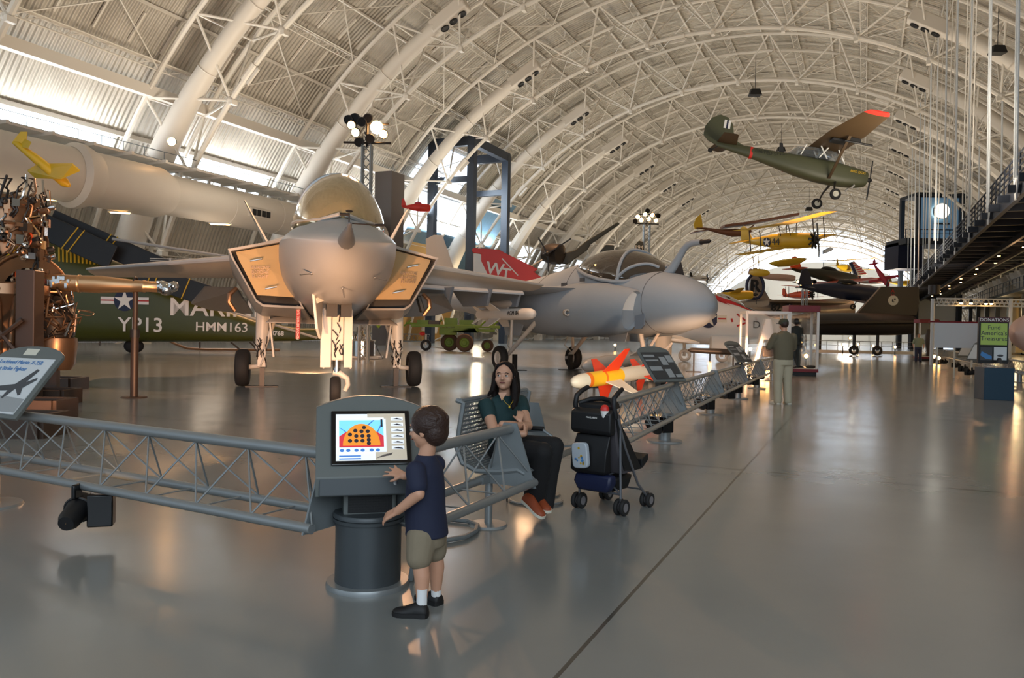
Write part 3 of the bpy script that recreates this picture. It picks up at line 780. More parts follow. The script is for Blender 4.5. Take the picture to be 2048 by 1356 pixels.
# white missile under the wing
ms = thing('wing_missile', 'white missile with blunt nose hanging under the wing of the blue-grey jet', 'missile', a6w(0, -2.26, 0), A6r)
b = B(); b.lathe([(.001, 3.35), (.08, 3.33), (.15, 3.25), (.19, 3.1), (.2, 2.9), (.2, -.5), (.001, -.5)], (0, 0, 2.05), (1, 0, 0), 24); b.obj('body', 'white', ms)
for q in range(4):
    a = PI / 4 + q * PI / 2
    for x0, x1, h in ((1.3, .5, .42), (-.1, -.5, .3)):
        b = B(); c_, s2 = math.cos(a), math.sin(a)
        b.prism([(x0, c_ * .19, 2.05 + s2 * .19), (x0 - .35, c_ * (.19 + h), 2.05 + s2 * (.19 + h)), (x1 - .05, c_ * (.19 + h), 2.05 + s2 * (.19 + h)), (x1, c_ * .19, 2.05 + s2 * .19)], (0, -s2 * .02, c_ * .02)); b.obj('fin', 'white', ms, smooth=False)
lettering('AGM-84', 'black', ms, (2.3, -.213, 2.07), (PI / 2, 0, 0), .22, .003)
b = B(); b.lathe([(.001, 2.0), (.1, 1.85), (.13, 1.6), (.13, -.6), (.001, -.6)], (0, -.0, 2.42), (1, 0, 0), 16); b.box((.8, 0, 2.3), (1.6, .08, .2)); b.obj('launcher_rail', 'jet_pale', ms)
for s_, x0 in ((-1, 0), (1, 0)):
    t = thing('jack_stand', 'black stand plate by the %s main wheel of the blue-grey jet' % ('near' if s_ < 0 else 'far'), 'jack stand', a6w(.4, s_ * 1.25, 0), A6r, 'jack stands')
    b = B(); b.box((0, 0, .3), (.14, .14, .6)); b.obj('post', 'black', t); b = B(); b.box((0, 0, .01), (.3, .9, .02)); b.obj('base_plate', 'black', t)
# ============================================================ GREEN HELICOPTER (broadside, behind the fighter)
HD = 38.0
def hx(px): return (px - 1024) * HD / F_PX
def hz(px, py): return at(px, py, HD).z
HC = thing('helicopter', 'dark green military helicopter with folded black rotor blades and white markings, side on', 'helicopter', (0, HD, 0))
prof = [(10, 480, 672, .85), (40, 468, 680, .98), (70, 465, 682, 1.0), (110, 479, 683, 1.0), (150, 495, 683, 1.0), (200, 512, 683, 1.0), (250, 530, 683, .97), (300, 550, 684, .92), (350, 573, 684, .84), (400, 597, 684, .72), (460, 620, 684, .6), (520, 642, 683, .46), (600, 656, 682, .34), (700, 655, 676, .24)]
rings = []
for px, t_, b__, w in prof:
    zt, zb = hz(px, t_), hz(px, b__)
    zc = zb + (zt - zb) * .42
    rings.append([Vector((hx(px), p.y, p.z)) for p in sect(0, w, zc, zt, zb, 2.6, 3.6, 32)])
b = B(); b.loft(rings); b.obj('fuselage', 'marine_green', HC, ang=50)
b = B(); b.prism([(hx(205), -1.06, hz(205, 515)), (hx(610), -.4, hz(610, 668)), (hx(610), -.4, hz(610, 664)), (hx(205), -1.06, hz(205, 511))], (0, .1, 0))
def hw(px):
    for i in range(len(prof) - 1):
        if prof[i][0] <= px <= prof[i + 1][0]:
            t = (px - prof[i][0]) / (prof[i + 1][0] - prof[i][0]); return prof[i][3] + (prof[i + 1][3] - prof[i][3]) * t
    return .3
def hz1(px, py): return at(px, py, HD - 1.02).z
def hbend(px0, pz, s_):  # lay flat artwork on the side of the hull
    def f(co):
        X = (px0 - 1024) * (HD - 1.02) / F_PX + co.x
        px = X * F_PX / HD + 1024
        return Vector((X, -hw(px) - .015 - co.z, pz + co.y))
    return f
# star and bars
zc = hz1(247, 601)
b = B(); y0 = -1.0
f = hbend(247, zc, 1)
def flat(poly, th=.006, off=0.0):
    b.prism([f(Vector((x, y, off))) for x, y in poly], (0, -th, 0))
flat([(.5 * math.cos(2 * PI * k / 32), .5 * math.sin(2 * PI * k / 32)) for k in range(32)], .006); b.obj('roundel_disc', 'navy_blue', HC, smooth=False)
b = B(); flat([(-1.12, -.17), (-.4, -.17), (-.4, .17), (-1.12, .17)], .004, .000); flat([(.4, -.17), (1.12, -.17), (1.12, .17), (.4, .17)], .004); flat(star_poly(.5), .006, .008); b.obj('roundel_star', 'white', HC, smooth=False)
b = B(); flat([(-1.12, -.03), (-.5, -.03), (-.5, .03), (-1.12, .03)], .004, .006); flat([(.5, -.03), (1.12, -.03), (1.12, .03), (.5, .03)], .004, .006); b.obj('roundel_bar', 'red', HC, smooth=False)
for txt, px, py, sz, bo in (('YP13', 279, 651, .95, .01), ('MARINES', 441, 617, 1.2, .012), ('HMM163', 437, 655, .62, .004), ('148768', 540, 667, .3, .01)):
    lettering(txt, 'white', HC, (0, 0, 0), (0, 0, 0), sz, .003, bend=hbend(px, hz1(px, py), 1), bold=bo, sx=1.05)
# grille teeth on the upper hull
b = B()
for i in range(11):
    px = 140 + 7.6 * i; b.beam((hx(px), -1.03, hz(px, 499 + 1.3 * i)), (hx(px) + .03, -1.04, hz(px, 527 + .6 * i)), .06, .05)
b.obj('yellow_grille', 'yellow_deep', HC, smooth=False)
# folded blades
def blade(p0, p1, w, y, nm):
    a = at(p0[0], p0[1], HD + y); a.y = y; c = at(p1[0], p1[1], HD + y); c.y = y
    d = (c - a).normalized(); n_ = Vector((d.z, 0, -d.x))
    if n_.z < 0: n_ = -n_
    b = B(); b.prism([a - n_ * w / 2, c - n_ * w / 2, c + n_ * w / 2, a + n_ * w / 2], (0, .12, 0)); o = b.obj('rotor_blade', 'blade_dark', HC, smooth=False, bevel=.03)
    return o, a, c, n_, d
bo, a_, c_, n_, d_ = blade((-30, 400), (225, 515), 1.15, -1.7, '')
for px in (137, 150):
    p = a_ + d_ * (((px - 1024) * (HD + a_.y) / F_PX - a_.x) / d_.x); q = B(); q.beam(p - n_ * .56 + Vector((-.17, -.02, 0)), p + n_ * .56 + Vector((.17, -.02, 0)), .05, .03, (0, 1, 0)); q.obj('yellow_stripe', 'yellow', bo, smooth=False)
bo, a_, c_, n_, d_ = blade((100, 440), (345, 548), 1.05, -1.2, '')
for px in (205, 218):
    p = a_ + d_ * (((px - 1024) * (HD + a_.y) / F_PX - a_.x) / d_.x); q = B(); q.beam(p - n_ * .5 + Vector((-.1, -.02, 0)), p + n_ * .5 + Vector((.17, -.02, 0)), .05, .03, (0, 1, 0)); q.obj('yellow_stripe', 'yellow', bo, smooth=False)
bo, a_, c_, n_, d_ = blade((270, 545), (440, 600), 1.0, -1.3, '')
for px in (296, 309, 368):
    p = a_ + d_ * (((px - 1024) * (HD + a_.y) / F_PX - a_.x) / d_.x); q = B(); q.beam(p - n_ * .5 + Vector((0, -.02, 0)), p + n_ * .5 + Vector((.1, -.02, 0)), .05, .03, (0, 1, 0)); q.obj('yellow_stripe', 'yellow', bo, smooth=False)
b = B(); b.tube([(hx(360), -1.2, hz(360, 588)), (hx(640), -.5, hz(640, 676))], .06, 6); b.obj('tail_fold_edge', 'jet_pale', HC)
b = B(); b.ball((hx(268), 0, .35), (.5, .3, .35)); b.obj('tail_wheel', 'rubber', HC)
b = B(); b.rod((hx(208), -.3, 1), (hx(206), -.3, .35), .03); b.rod((hx(268), 0, 1.0), (hx(268), 0, .4), .06); b.obj('antenna_rod', 'dark_steel', HC)
# rods that hold the folded blades, above the wing
bs = thing('blade_support_rig', 'thin horizontal rods holding the folded rotor blades above the fighter wing', 'rig', (0, 36.3, 0))
def rx(px, py, Y=36.3): p = at(px, py, Y); return (p.x, 0, p.z)
b = B(); b.rod(rx(225, 478), rx(470, 515), .07, 8, .05); b.rod(rx(300, 517), rx(470, 521), .03); b.rod(rx(300, 521), rx(470, 526), .03)
for px in (340, 380, 418): b.rod(rx(px, 516), rx(px, 527), .05)
b.box(Vector(rx(455, 514)), (.5, .2, .15)); b.rod(rx(470, 515), rx(475, 560), .04); b.obj('rods', 'jet_grey', bs)
# skid landing gear peeking out below
sk = thing('landing_skid', 'long curved landing skid of a helicopter parked behind the green one', 'landing skid', (0, 43, 0))
def sx_(px, py): p = at(px, py, 43); return Vector((p.x, 0, p.z))
b = B(); b.tube([sx_(335, 680), sx_(350, 688), sx_(375, 697), sx_(410, 699), sx_(560, 700)], .07, 8); b.obj('skid_tube', 'bronze_metal', sk)
for x0, x1 in ((400, 400), (462, 480), (500, 515)): b = B(); b.rod(sx_(x0, 684), sx_(x1, 699), .05); b.obj('cross_tube', 'dark_steel', sk)

# ============================================================ ENGINE EXHIBIT AT THE LEFT EDGE
ED = 14.6
def e(px, py, Y=ED): return at(px, py, Y)
EN = thing('jet_engine_exhibit', 'shiny cutaway jet engine with swivel nozzle on a brown frame at the left edge', 'engine', (0, 0, 0))
# upper engine core
random.seed(21)
c0 = e(12, 492, 15.2); R0 = .62
b = B(); b.lathe([(.35, -1.0), (R0 * .92, -.9), (R0, -.6), (R0, .75), (R0 * .9, .8), (R0 * .7, .95), (.1, .98)], c0 , (0, 0, 1), 28)
for z in (-.6, -.3, .05, .4, .74): b.torus(c0 + V(0, 0, z), (0, 0, 1), R0 + .02, .035, 28, 6)
b.obj('engine_core', 'bronze_metal', EN)
pipes = [('chrome', 80), ('bronze_metal', 90), ('dark_steel', 70), ('orange', 7), ('cover_tan', 9), ('yellow', 3)]
for m_, n_ in pipes:
    b = B()
    for i in range(n_):
        a = random.uniform(-PI * 1.05, .35) ; z = random.uniform(-.85, .85); r = R0 + random.uniform(.04, .13)
        P = lambda da, dz, dr=0: c0 + V(math.cos(a + da) * (r + dr), math.sin(a + da) * (r + dr), z + dz)
        k = random.random()
        if k < .5: b.tube([P(0, 0, -.05), P(.04, .05), P(.1, random.uniform(.1, .3)), P(random.uniform(-.3, .3), random.uniform(.2, .5)), P(.2, .5, -.06)], random.uniform(.012, .03), 6)
        elif k < .8: b.box(P(0, 0), (random.uniform(.06, .2), random.uniform(.06, .14), random.uniform(.06, .2)), rz=a)
        else: b.lathe([(.02, 0), (.06, 0), (.06, .12), (.02, .14)], P(0, 0), (math.cos(a), math.sin(a), .2), 10)
    b.obj({'chrome': 'polished_pipes', 'bronze_metal': 'copper_pipes', 'dark_steel': 'dark_fittings', 'orange': 'orange_fittings', 'cover_tan': 'control_boxes', 'yellow': 'yellow_fittings'}[m_], m_, EN, bevel=0)['kind'] = 'stuff'
# lower pale casing at the frame edge
b = B(); c1 = e(8, 600, 14.4)
b.lathe([(.55, .32), (.72, .28), (.74, .1), (.5, -.1), (.35, -.5), (.3, -1.0), (.34, -1.2)], c1, (0, 0, 1), 24)
for i in range(7):
    a = -PI * (.1 + .13 * i); b.tube([c1 + V(.74 * math.cos(a), .74 * math.sin(a), .2), c1 + V(.6 * math.cos(a), .6 * math.sin(a), -.05), c1 + V(.42 * math.cos(a), .42 * math.sin(a), -.4), c1 + V(.4 * math.cos(a), .4 * math.sin(a), -1.0)], .045, 8)
b.obj('casing', 'bronze_metal', EN)
# big tilted ring
rc = e(46, 606, 15.0); ax = Vector((.93, -.35, .05))
b = B(); b.lathe([(.66, -.28), (.9, -.26), (.93, -.1), (.93, .1), (.88, .24), (.66, .26), (.62, .1), (.66, -.28)], rc, ax, 40)
for z in (-.2, -.06, .08, .2): b.torus(rc + ax.normalized() * z, ax, .93, .03, 40, 6)
b.obj('ring_housing', 'bronze_metal', EN)
b = B(); b.lathe([(.64, .05), (.3, .1), (.28, .35), (.1, .4), (.01, .4)], rc, ax, 30); b.obj('ring_hub', 'black', EN)
# long drive shaft
s0 = e(104, 565, 15.3); s1 = e(318, 574, 15.6)
d = s1 - s0; L = d.length
def shp(t): return s0 + d * t
b = B(); b.lathe([(.13, -.2), (.16, 0), (.165, L * .02), (.165, L * .24), (.18, L * .245), (.18, L * .26), (.165, L * .27), (.175, L * .45), (.15, L * .6), (.125, L * .75), (.115, L * .84), (.125, L * .85), (.125, L * .87), (.11, L * .88), (.11, L), (.02, L * 1.0)], s0, d, 28); so = b.obj('drive_shaft', 'steel', EN)
mat('shaft_bronze', (196, 160, 120), 0.3, 0.85)
so.data.materials[0] = MATS['shaft_bronze']
b = B(); b.ball(shp(1.03), (.16, .13, .13)); b.ball(shp(1.08) + V(0, -.05, -.05), (.14, .12, .12)); b.ball(shp(1.14) + V(0, 0, .03), (.1, .1, .1)); b.lathe([(.01, 0), (.09, 0), (.09, .14), (.05, .16)], shp(1.14), (.3, -1, 0), 12)
for i in range(10): b.box(shp(1.0 + random.random() * .16) + V(0, random.uniform(-.14, .0), random.uniform(-.14, .1)), (.07, .06, .06), rz=random.random() * 3)
b.obj('shaft_coupling', 'chrome', EN, bevel=.01)
b = B()
for i in range(10):
    t = .0 + .022 * i; b.box(shp(t) + V(0, -.17, random.uniform(-.08, .1)), (.05, .05, random.uniform(.05, .16)))
b.obj('shaft_collar_bolts', 'chrome', EN)
# cluster of tubes below the shaft and swivel nozzle
cc = e(112, 648, 15.2)
for m_, n_, nm in (('bronze_metal', 60, 'copper_hoses'), ('dark_steel', 36, 'dark_hoses'), ('chrome', 24, 'polished_hoses')):
    b = B()
    for i in range(n_):
        a = random.uniform(-PI, 0); r = random.uniform(.25, .5); z = random.uniform(-.5, .5)
        r *= 1 - .35 * (z < -.2)
        P = lambda da, dz, dr=0: cc + V(math.cos(a + da) * (r + dr), math.sin(a + da) * (r + dr), z + dz)
        b.tube([P(0, 0), P(random.uniform(-.5, .5), random.uniform(-.2, .2)), P(random.uniform(-.8, .8), random.uniform(-.3, .3)), P(random.uniform(-1, 1), random.uniform(-.3, .3), -.1)], random.uniform(.012, .03), 6)
    b.obj(nm, m_, EN)['kind'] = 'stuff'
b = B(); b.ball(cc, (.36, .36, .55)); b.obj('gearbox_core', 'dark_steel', EN)
b = B(); b.torus(e(168, 622, 14.9), (.2, .1, 1), .11, .012, 20, 6); b.torus(e(172, 626, 14.9), (.3, -.3, 1), .13, .01, 20, 6); b.obj('cable_loop', 'bronze_metal', EN)
b = B(); nzc = e(113, 676, 15.2); b.lathe([(.3, .02), (.36, 0), (.37, -.12), (.33, -.5), (.26, -.62), (.2, -.55), (.2, 0)], nzc, (0, 0, 1), 24); b.obj('swivel_nozzle', 'bronze_metal', EN)
# brown frame
b = B()
def col(px0, px1, y0, y1, Y, dp=.3):
    p0 = at(px0, y0, Y); p1 = at(px1, y0, Y); z1 = max(at(px0, y1, Y).z, 0.0)
    b.box(((p0.x + p1.x) / 2, Y, (p0.z + z1) / 2), (p1.x - p0.x, dp, p0.z - z1))
mat('frame_brown', (72, 56, 46), 0.45, 0.3)
col(42, 80, 540, 900, 13.6); b.obj('front_column', 'frame_brown', EN, smooth=False, bevel=.02)
b = B(); col(104, 118, 650, 800, 15.0, .12); b.obj('rear_post', 'frame_brown', EN, smooth=False)
for (px, py, Y, w, h, dpt) in ((118, 778, 15.2, .85, .26, .7), (103, 806, 13.8, .7, .26, .6), (70, 836, 13.0, .9, .3, .6), (30, 870, 12.2, 1.0, .3, .6)):
    g_ = ground(px, py); b = B()
    for s_ in (-1, 1):
        b.box((g_.x, g_.y + s_ * dpt / 2, h / 2), (w, .1, h)); b.box((g_.x + s_ * w / 2, g_.y, h / 2), (.1, dpt, h))
    b.obj('skid_frame', 'frame_brown', EN, smooth=False)
b = B(); b.rod(at(-40, 770, 13.2), at(60, 770, 13.2), .05); b.rod(at(-20, 690, 13.4), at(45, 640, 13.4), .04); b.rod(at(-20, 640, 13.4), at(45, 720, 13.4), .04); b.box(at(0, 712, 13.3), (1.2, .2, .08)); b.obj('frame_brace', 'frame_brown', EN)
# stand post for the shaft
t = thing('shaft_stand', 'slim bronze post on a round base holding up the long shaft', 'stand', ground(268, 795))
b = B(); b.rod((0, 0, .02), (0, 0, 1.25), .075, 14); b.rod((0, 0, 1.25), (0, 0, 2.2), .05, 14); b.obj('post', 'frame_brown', t)
b = B(); b.rod((0, 0, 1.2), (0, 0, 1.36), .095, 14); b.obj('clamp_collar', 'dark_steel', t)
b = B(); b.lathe([(.001, .025), (.23, .02), (.25, .0)], (0, 0, 0), n=28); b.obj('base_disc', 'frame_brown', t)
b = B(); b.torus((0, 0, 2.26), (1, .1, 0), .14, .02, 16, 6); b.obj('cradle', 'dark_steel', t)
# ============================================================ BARRIER
def barrier(p0, p1, label, plates=(1, 1), legs=()):
    p0 = Vector((p0[0], p0[1], 0)); p1 = Vector((p1[0], p1[1], 0)); d = p1 - p0; L = d.length
    t = thing('barrier_rail', label, 'barrier', p0, math.atan2(d.y, d.x), 'grey lattice barrier sections')
    W = .19; zt, zb = .76, .37
    b = B(); b.tube([(0, 0, zt), (L, 0, zt)], .036, 12); b.obj('top_rail', 'barrier_grey', t)
    for s_ in (-1, 1):
        b = B(); b.tube([(0, s_ * W, zb), (L, s_ * W, zb)], .030, 10); b.obj('bottom_rail', 'barrier_grey', t)
    b = B(); n = max(2, round(L / .46)); q = L / n
    for i in range(n):
        for s_ in (-1, 1):
            o1 = .0 if s_ < 0 else .28 * q; b.rod((q * i + o1, s_ * W, zb + .02), (q * (i + .5), 0, zt - .02), .0065, 5); b.rod((q * (i + .5), 0, zt - .02), (min(L, q * (i + 1) + o1), s_ * W, zb + .02), .0065, 5)
        b.rod((q * i, -W, zb), (q * i, W, zb), .006, 5)
    b.obj('lattice', 'barrier_grey', t)
    for i, x in enumerate((.05, L - .05)):
        if plates[i]:
            b = B(); b.prism([(x, -W - .03, zb - .035), (x, W + .03, zb - .035), (x, .055, zt + .045), (x, -.055, zt + .045)], (.012, 0, 0))
            o = b.obj('end_plate', 'plate_grey', t, smooth=False)
            b = B()
            for y, z in ((-W, zb), (W, zb), (0, zt)): b.rod((x - .012, y, z), (x + .03, y, z), .014, 8)
            b.obj('bolt', 'chrome', o)
    for x in legs:
        b = B(); b.rod((x, 0, .01), (x, 0, zb + .02), .085, 20); b.box((x, 0, zb - .01), (.1, W * 2, .03)); o = b.obj('leg', 'barrier_grey', t)
        b = B(); b.lathe([(.001, .022), (.24, .018), (.25, .0)], (x, 0, 0), n=36); b.obj('base_disc', 'barrier_grey', o)
    return t
barrier((-5.6, 7.07), (-1.0, 4.50), 'grey lattice barrier section on the left, from the slanted sign to the kiosk', legs=(1.6,))
barrier((-.64, 4.52), (.02, 5.88), 'short grey lattice barrier section between the kiosk and the bench')
RP = [(.80, 7.55), (2.36, 11.35), (3.88, 14.95), (5.45, 18.6), (7.05, 22.25), (8.7, 25.9), (10.5, 29.4)]
nmR = ['nearest the stroller', 'second from the stroller, below the middle slanted sign', 'third from the stroller', 'fourth from the stroller, left of the man in the cap', 'fifth from the stroller, by the man in the cap', 'farthest, beside the red display case']
for i in range(6):
    L = (Vector(RP[i + 1]) - Vector(RP[i])).length
    barrier(RP[i], RP[i + 1], 'grey lattice barrier section, ' + nmR[i], legs=(L * .86,) if i == 0 else (L * .9,))
# spotlights slung below the rails
def parlamp(loc, aim, label, on=True, s=1.0):
    t = thing('spotlight', label, 'spotlight', loc, 0, 'spotlights under the barriers')
    a = (Vector(aim) - Vector(loc)).normalized()
    b = B(); b.lathe([(.001, -.17 * s), (.05 * s, -.17 * s), (.07 * s, -.12 * s), (.075 * s, .0), (.085 * s, .02), (.085 * s, .12 * s), (.07 * s, .12 * s)], (0, 0, 0), a, 20); b.torus(a * .03, a, .088 * s, .01, 20, 5); b.obj('lamp_body', 'black', t)
    b = B(); b.lathe([(.001, .10 * s), (.07 * s, .10 * s)], (0, 0, 0), a, 20); b.obj('lens', 'lamp_glow', t)
    b = B(); b.box((.17 * s * (1 if a.x < 0 else -1), .0, .02), (.16 * s, .12 * s, .22 * s), rz=.3); b.box((0, 0, .14 * s), (.03, .1, .1 * s)); b.obj('gear_box', 'black_gloss', t, bevel=.01)
    return t
bp_ = [((-2.95, 5.32, .20), (-4, 14, 2.5), 'black spotlight under the left barrier rail, above a glowing floor patch'),
       ((1.95, 10.6, .24), (0, 18, 3), 'black spotlight under the rail between the stroller and the middle sign'),
       ((3.45, 14.2, .22), (2, 24, 2.4), 'black spotlight under the rail right below the middle sign'),
       ((4.5, 16.6, .22), (3, 28, 2.4), 'black spotlight under the rail, nearer of the two left of the capped man'),
       ((5.1, 18.1, .24), (4, 30, 2.4), 'black spotlight under the rail, farther of the two left of the capped man'),
       ((6.4, 21.0, .24), (6, 38, 2.4), 'black spotlight under the rail just left of the capped man'),
       ((7.6, 23.7, .24), (9, 40, 2.4), 'small spotlight under the rail behind the capped man')]
for i, (l, a, s_) in enumerate(bp_):
    parlamp(l, a, s_)
for i, (l, a, en, an) in enumerate([((-3.0, 5.9, .3), (-6.2, 18, 3.0), 3600, 46), ((-2.2, 5.6, .35), (-3.6, 16.5, 2.4), 1500, 44), ((.2, 7.2, .35), (-2.2, 17.5, 2.6), 2800, 46), ((1.9, 11.2, .3), (.5, 25, 2.3), 1200, 56),
                                    ((3.4, 14.8, .3), (3.0, 26, 1.8), 110, 80), ((5.0, 18.6, .3), (7, 38, 2.5), 1500, 44), ((7.6, 24.4, .3), (9, 42, 2.5), 2200, 60), ((-6.5, 10.5, .3), (-9.3, 15, 2.0), 420, 70), ((-6, 24, .4), (-12, 38, 2.5), 1800, 90)]):
    light('SPOT', 'barrier_spot', l, en, WARM if i != 3 else WARM2, .08, a, an, .5)

# slanted information signs
def sign(name, label, loc, rz, w, h, tilt, face, bar=True, z=1.0):
    t = thing(name, label, 'information sign', loc, rz, 'slanted information signs')
    q = Matrix.Rotation(tilt, 3, 'X')     # face up towards -y
    def P(x, y, zz=0.0): return Vector((0, 0, z)) + q @ Vector((x, y, zz))
    out = [(-w / 2, -h / 2), (w / 2, -h / 2), (w / 2, h * .38)] + [(w / 2 * math.cos(a_), h * .38 + h * .16 * math.sin(a_)) for a_ in [PI * k / 10 for k in range(1, 10)]] + [(-w / 2, h * .38)]
    b = B(); b.prism([P(x, y, -.03) for x, y in out], q @ Vector((0, 0, .03))); b.obj('panel', 'kiosk_grey', t, smooth=False, bevel=.006)
    b = B(); b.prism([P(x, y, .001) for x, y in ((-w * .44, -h * .45), (w * .44, -h * .45), (w * .44, h * .34), (-w * .44, h * .34))], q @ Vector((0, 0, .006))); pr = b.obj('printed_face', face, t, smooth=False)
    b = B(); b.tube([P(0, -h * .1, -.03), P(0, -h * .18, -.12), V(0, -.02, .80)], .03, 8); b.box((0, 0, .775), (.1, .11, .1)); b.tube([P(.14, -h * .1, -.03), P(.14, -h * .18, -.12), V(.14, -.02, .80)], .02, 8); b.obj('bracket', 'kiosk_dark', t)
    return t, pr, P
mat('sign_light', (206, 210, 212), 0.4); mat('sign_dark', (52, 56, 60), 0.35); mat('sign_blue', (70, 130, 190), 0.4); mat('sign_grey', (150, 154, 156), 0.4)
dB = Vector((4.57, -2.62, 0)).normalized()
t, pr, P = sign('info_sign', 'grey slanted sign with a white panel and jet picture, cut by the left edge', (-3.93, 6.12, 0), math.atan2(-2.57, 4.6) + rad(6), .74, .66, rad(50), 'sign_light', z=1.02)
b = B(); b.prism([P(x, y, .008) for x, y in ((-.3, -.28), (.32, -.28), (.32, -.16), (-.3, -.12))], V(0, 0, .002)); b.obj('ground_picture', 'sign_grey', pr, smooth=False)
def jp(x, y): return P(x + .12, y, .009)
b = B(); b.prism([jp(x, y) for x, y in ((-.2, -.06), (-.02, -.03), (.1, .12), (.13, .11), (.08, -.01), (.17, .04), (.18, .02), (.09, -.06), (.12, -.12), (.1, -.13), (.02, -.07), (-.04, -.17), (-.06, -.16), (-.05, -.09), (-.19, -.1))], V(0, 0, .002)); b.obj('jet_picture', 'seam_dark', pr, smooth=False)
b = B(); b.prism([P(x, y, .001) for x, y in ((-.09, .26), (.06, .26), (.06, .32), (-.09, .32))], V(0, 0, .004)); b.obj('logo_plate', 'ivory', pr, smooth=False)
qm = Matrix.Rotation(rad(50), 3, 'X').to_euler()
o = lettering('Lockheed Martin X-35B', 'sign_blue', pr, P(-.03, .18, .01), (rad(50), 0, 0), .052, .001)
o = lettering('Joint Strike Fighter', 'sign_blue', pr, P(-.10, .115, .01), (rad(50), 0, 0), .052, .001)
def signr(px, py, rzd, w, h, label, face='sign_dark', z=1.0):
    g_ = ground(px, py, z); t, pr, P = sign('info_sign', label, (g_.x, g_.y, 0), rad(rzd), w, h, rad(48), face, z=z)
    b = B()
    for (x0, y0, x1, y1) in ((-.26, .1, -.05, .13), (-.26, .04, -.02, .06), (.02, -.02, .13, .1), (.15, .02, .26, .12), (-.26, -.1, -.04, -.04), (.0, -.2, .12, -.08), (.15, -.2, .27, -.16)):
        b.prism([P(x * w / .6, y * h / .5, .008) for x, y in ((x0, y0), (x1, y0), (x1, y1), (x0, y1))], V(0, 0, .002))
    b.obj('text_blocks', 'sign_grey', pr, smooth=False)
signr(1322, 728, 35, .62, .62, 'grey slanted sign with a dark panel on the rail, right of the orange missile', z=1.06)
signr(1476, 703, 42, .62, .62, 'small slanted sign seen edge-on, on the rail left of the capped man', z=1.1)

# ============================================================ TOUCH-SCREEN KIOSK
K = thing('touchscreen_kiosk', 'grey touch-screen kiosk with arched head on a dark drum, its screen lit', 'kiosk', (-.815, 4.55, 0), rad(14))
b = B(); b.lathe([(.001, .03), (.205, .03), (.235, .028), (.24, .015), (.24, .0)], n=48); b.obj('base_disc', 'barrier_grey', K)
b = B(); b.lathe([(.19, .03), (.19, .38)], n=48); b.lathe([(.001, .43), (.198, .43), (.205, .42), (.205, .405), (.19, .40), (.19, .38), (.203, .38), (.205, .40)], n=48); b.obj('drum', 'kiosk_dark', K)
b = B(); b.box((0, .03, .55), (.30, .22, .26)); nk = b.obj('neck', 'kiosk_grey', K, smooth=False, bevel=.01)
b = B()
for i in range(17): b.beam((-.115 + .0145 * i, -.082, .44), (-.115 + .0145 * i, -.082, .60), .004, .004)
for i in range(12): b.beam((-.12, -.082, .44 + .0145 * i), (.12, -.082, .44 + .0145 * i), .004, .004)
b.obj('speaker_grille', 'black', nk, smooth=False)
b = B(); b.box((0, -.079, .52), (.25, .006, .17)); b.obj('grille_back', 'black', nk)
# head
hw_ = .308
prof_ = [(-.19, .555), (-.205, .665), (.085, 1.06), (.16, 1.06), (.19, .60), (.14, .555)]
b = B()
NX = 16
rings = []
for i in range(NX + 1):
    x = -hw_ + 2 * hw_ * i / NX
    arch = .065 * (1 - (x / hw_) ** 2)
    r = []
    for (y, z) in prof_:
        if z > 1: r.append(Vector((x, y + arch * .5, z - .035 + arch)))
        else: r.append(Vector((x, y, z)))
    rings.append(r)
b.loft(rings); hd_ = b.obj('head', 'kiosk_grey', K, ang=25, bevel=.006)
b = B(); b.box((.0, -.2, .612), (.575, .02, .10), rot=Matrix.Rotation(-.13, 3, 'X')); b.obj('lower_lip', 'kiosk_dark', hd_, smooth=False, bevel=.006)
b = B(); b.rod((.13, -.218, .63), (.13, -.205, .63), .012, 16); b.obj('key_lock', 'chrome', hd_)
tl = math.atan2(.395 - .0, .29)
sq = Matrix.Rotation(tl, 3, 'X')
SC = Vector((.0, -.062, .862))
nrm = sq @ Vector((0, 0, 1))
if nrm.y > 0: nrm = -nrm
def SP(x, y, z=0.0): return SC + sq @ Vector((x, y, 0)) + nrm * z
def squad(x0, y0, x1, y1, z, th=.002):
    return [SP(x0, y0, z), SP(x1, y0, z), SP(x1, y1, z), SP(x0, y1, z)], nrm * th
b = B(); b.prism(*squad(-.225, -.175, .225, .175, .002, .012)); bez = b.obj('screen_bezel', 'black_gloss', K, smooth=False, bevel=.006)
E1 = dict(rough=.3)
def em(n, c, s=.9): mat(n, c, .3, emit=c, es=s)
em('scr_bg', (214, 220, 226), .75); em('scr_tan', (176, 168, 152), .7); em('scr_sky', (120, 200, 232), .8); em('scr_wood', (214, 132, 44), .8); em('scr_red', (190, 50, 60), .8); em('scr_dark', (40, 40, 50), .5); em('scr_blue', (60, 110, 180), .8); em('scr_wood2', (150, 86, 30), .7)
def sp(nm, m, quads, par):
    b = B()
    for q in quads: b.prism(*squad(*q))
    return b.obj(nm, m, par, smooth=False)
scr = sp('screen_picture', 'scr_bg', [(-.198, -.15, .198, .15, .013)], K)
sp('screen_sidebar', 'scr_tan', [(.075, -.10, .198, .14, .016), (-.02, .125, .198, .15, .016), (.02, -.15, .198, -.09, .0165)], scr)
sp('screen_frame', 'scr_bg', [(-.19, -.10, .085, .115, .0185)], scr)
b = B(); b.prism([SP(x, y, .021) for x, y in ((-.18, -.07), (.07, -.07), (.07, .105), (-.18, .105))], nrm * .001); b.obj('sky_picture', 'scr_sky', scr, smooth=False)
b = B(); b.prism([SP(x, y, .0225) for x, y in ((-.18, -.07), (.07, -.07), (.07, .0), (.03, .03), (-.14, .03), (-.18, .0))], nrm * .001); b.obj('red_fuselage_picture', 'scr_red', scr, smooth=False)
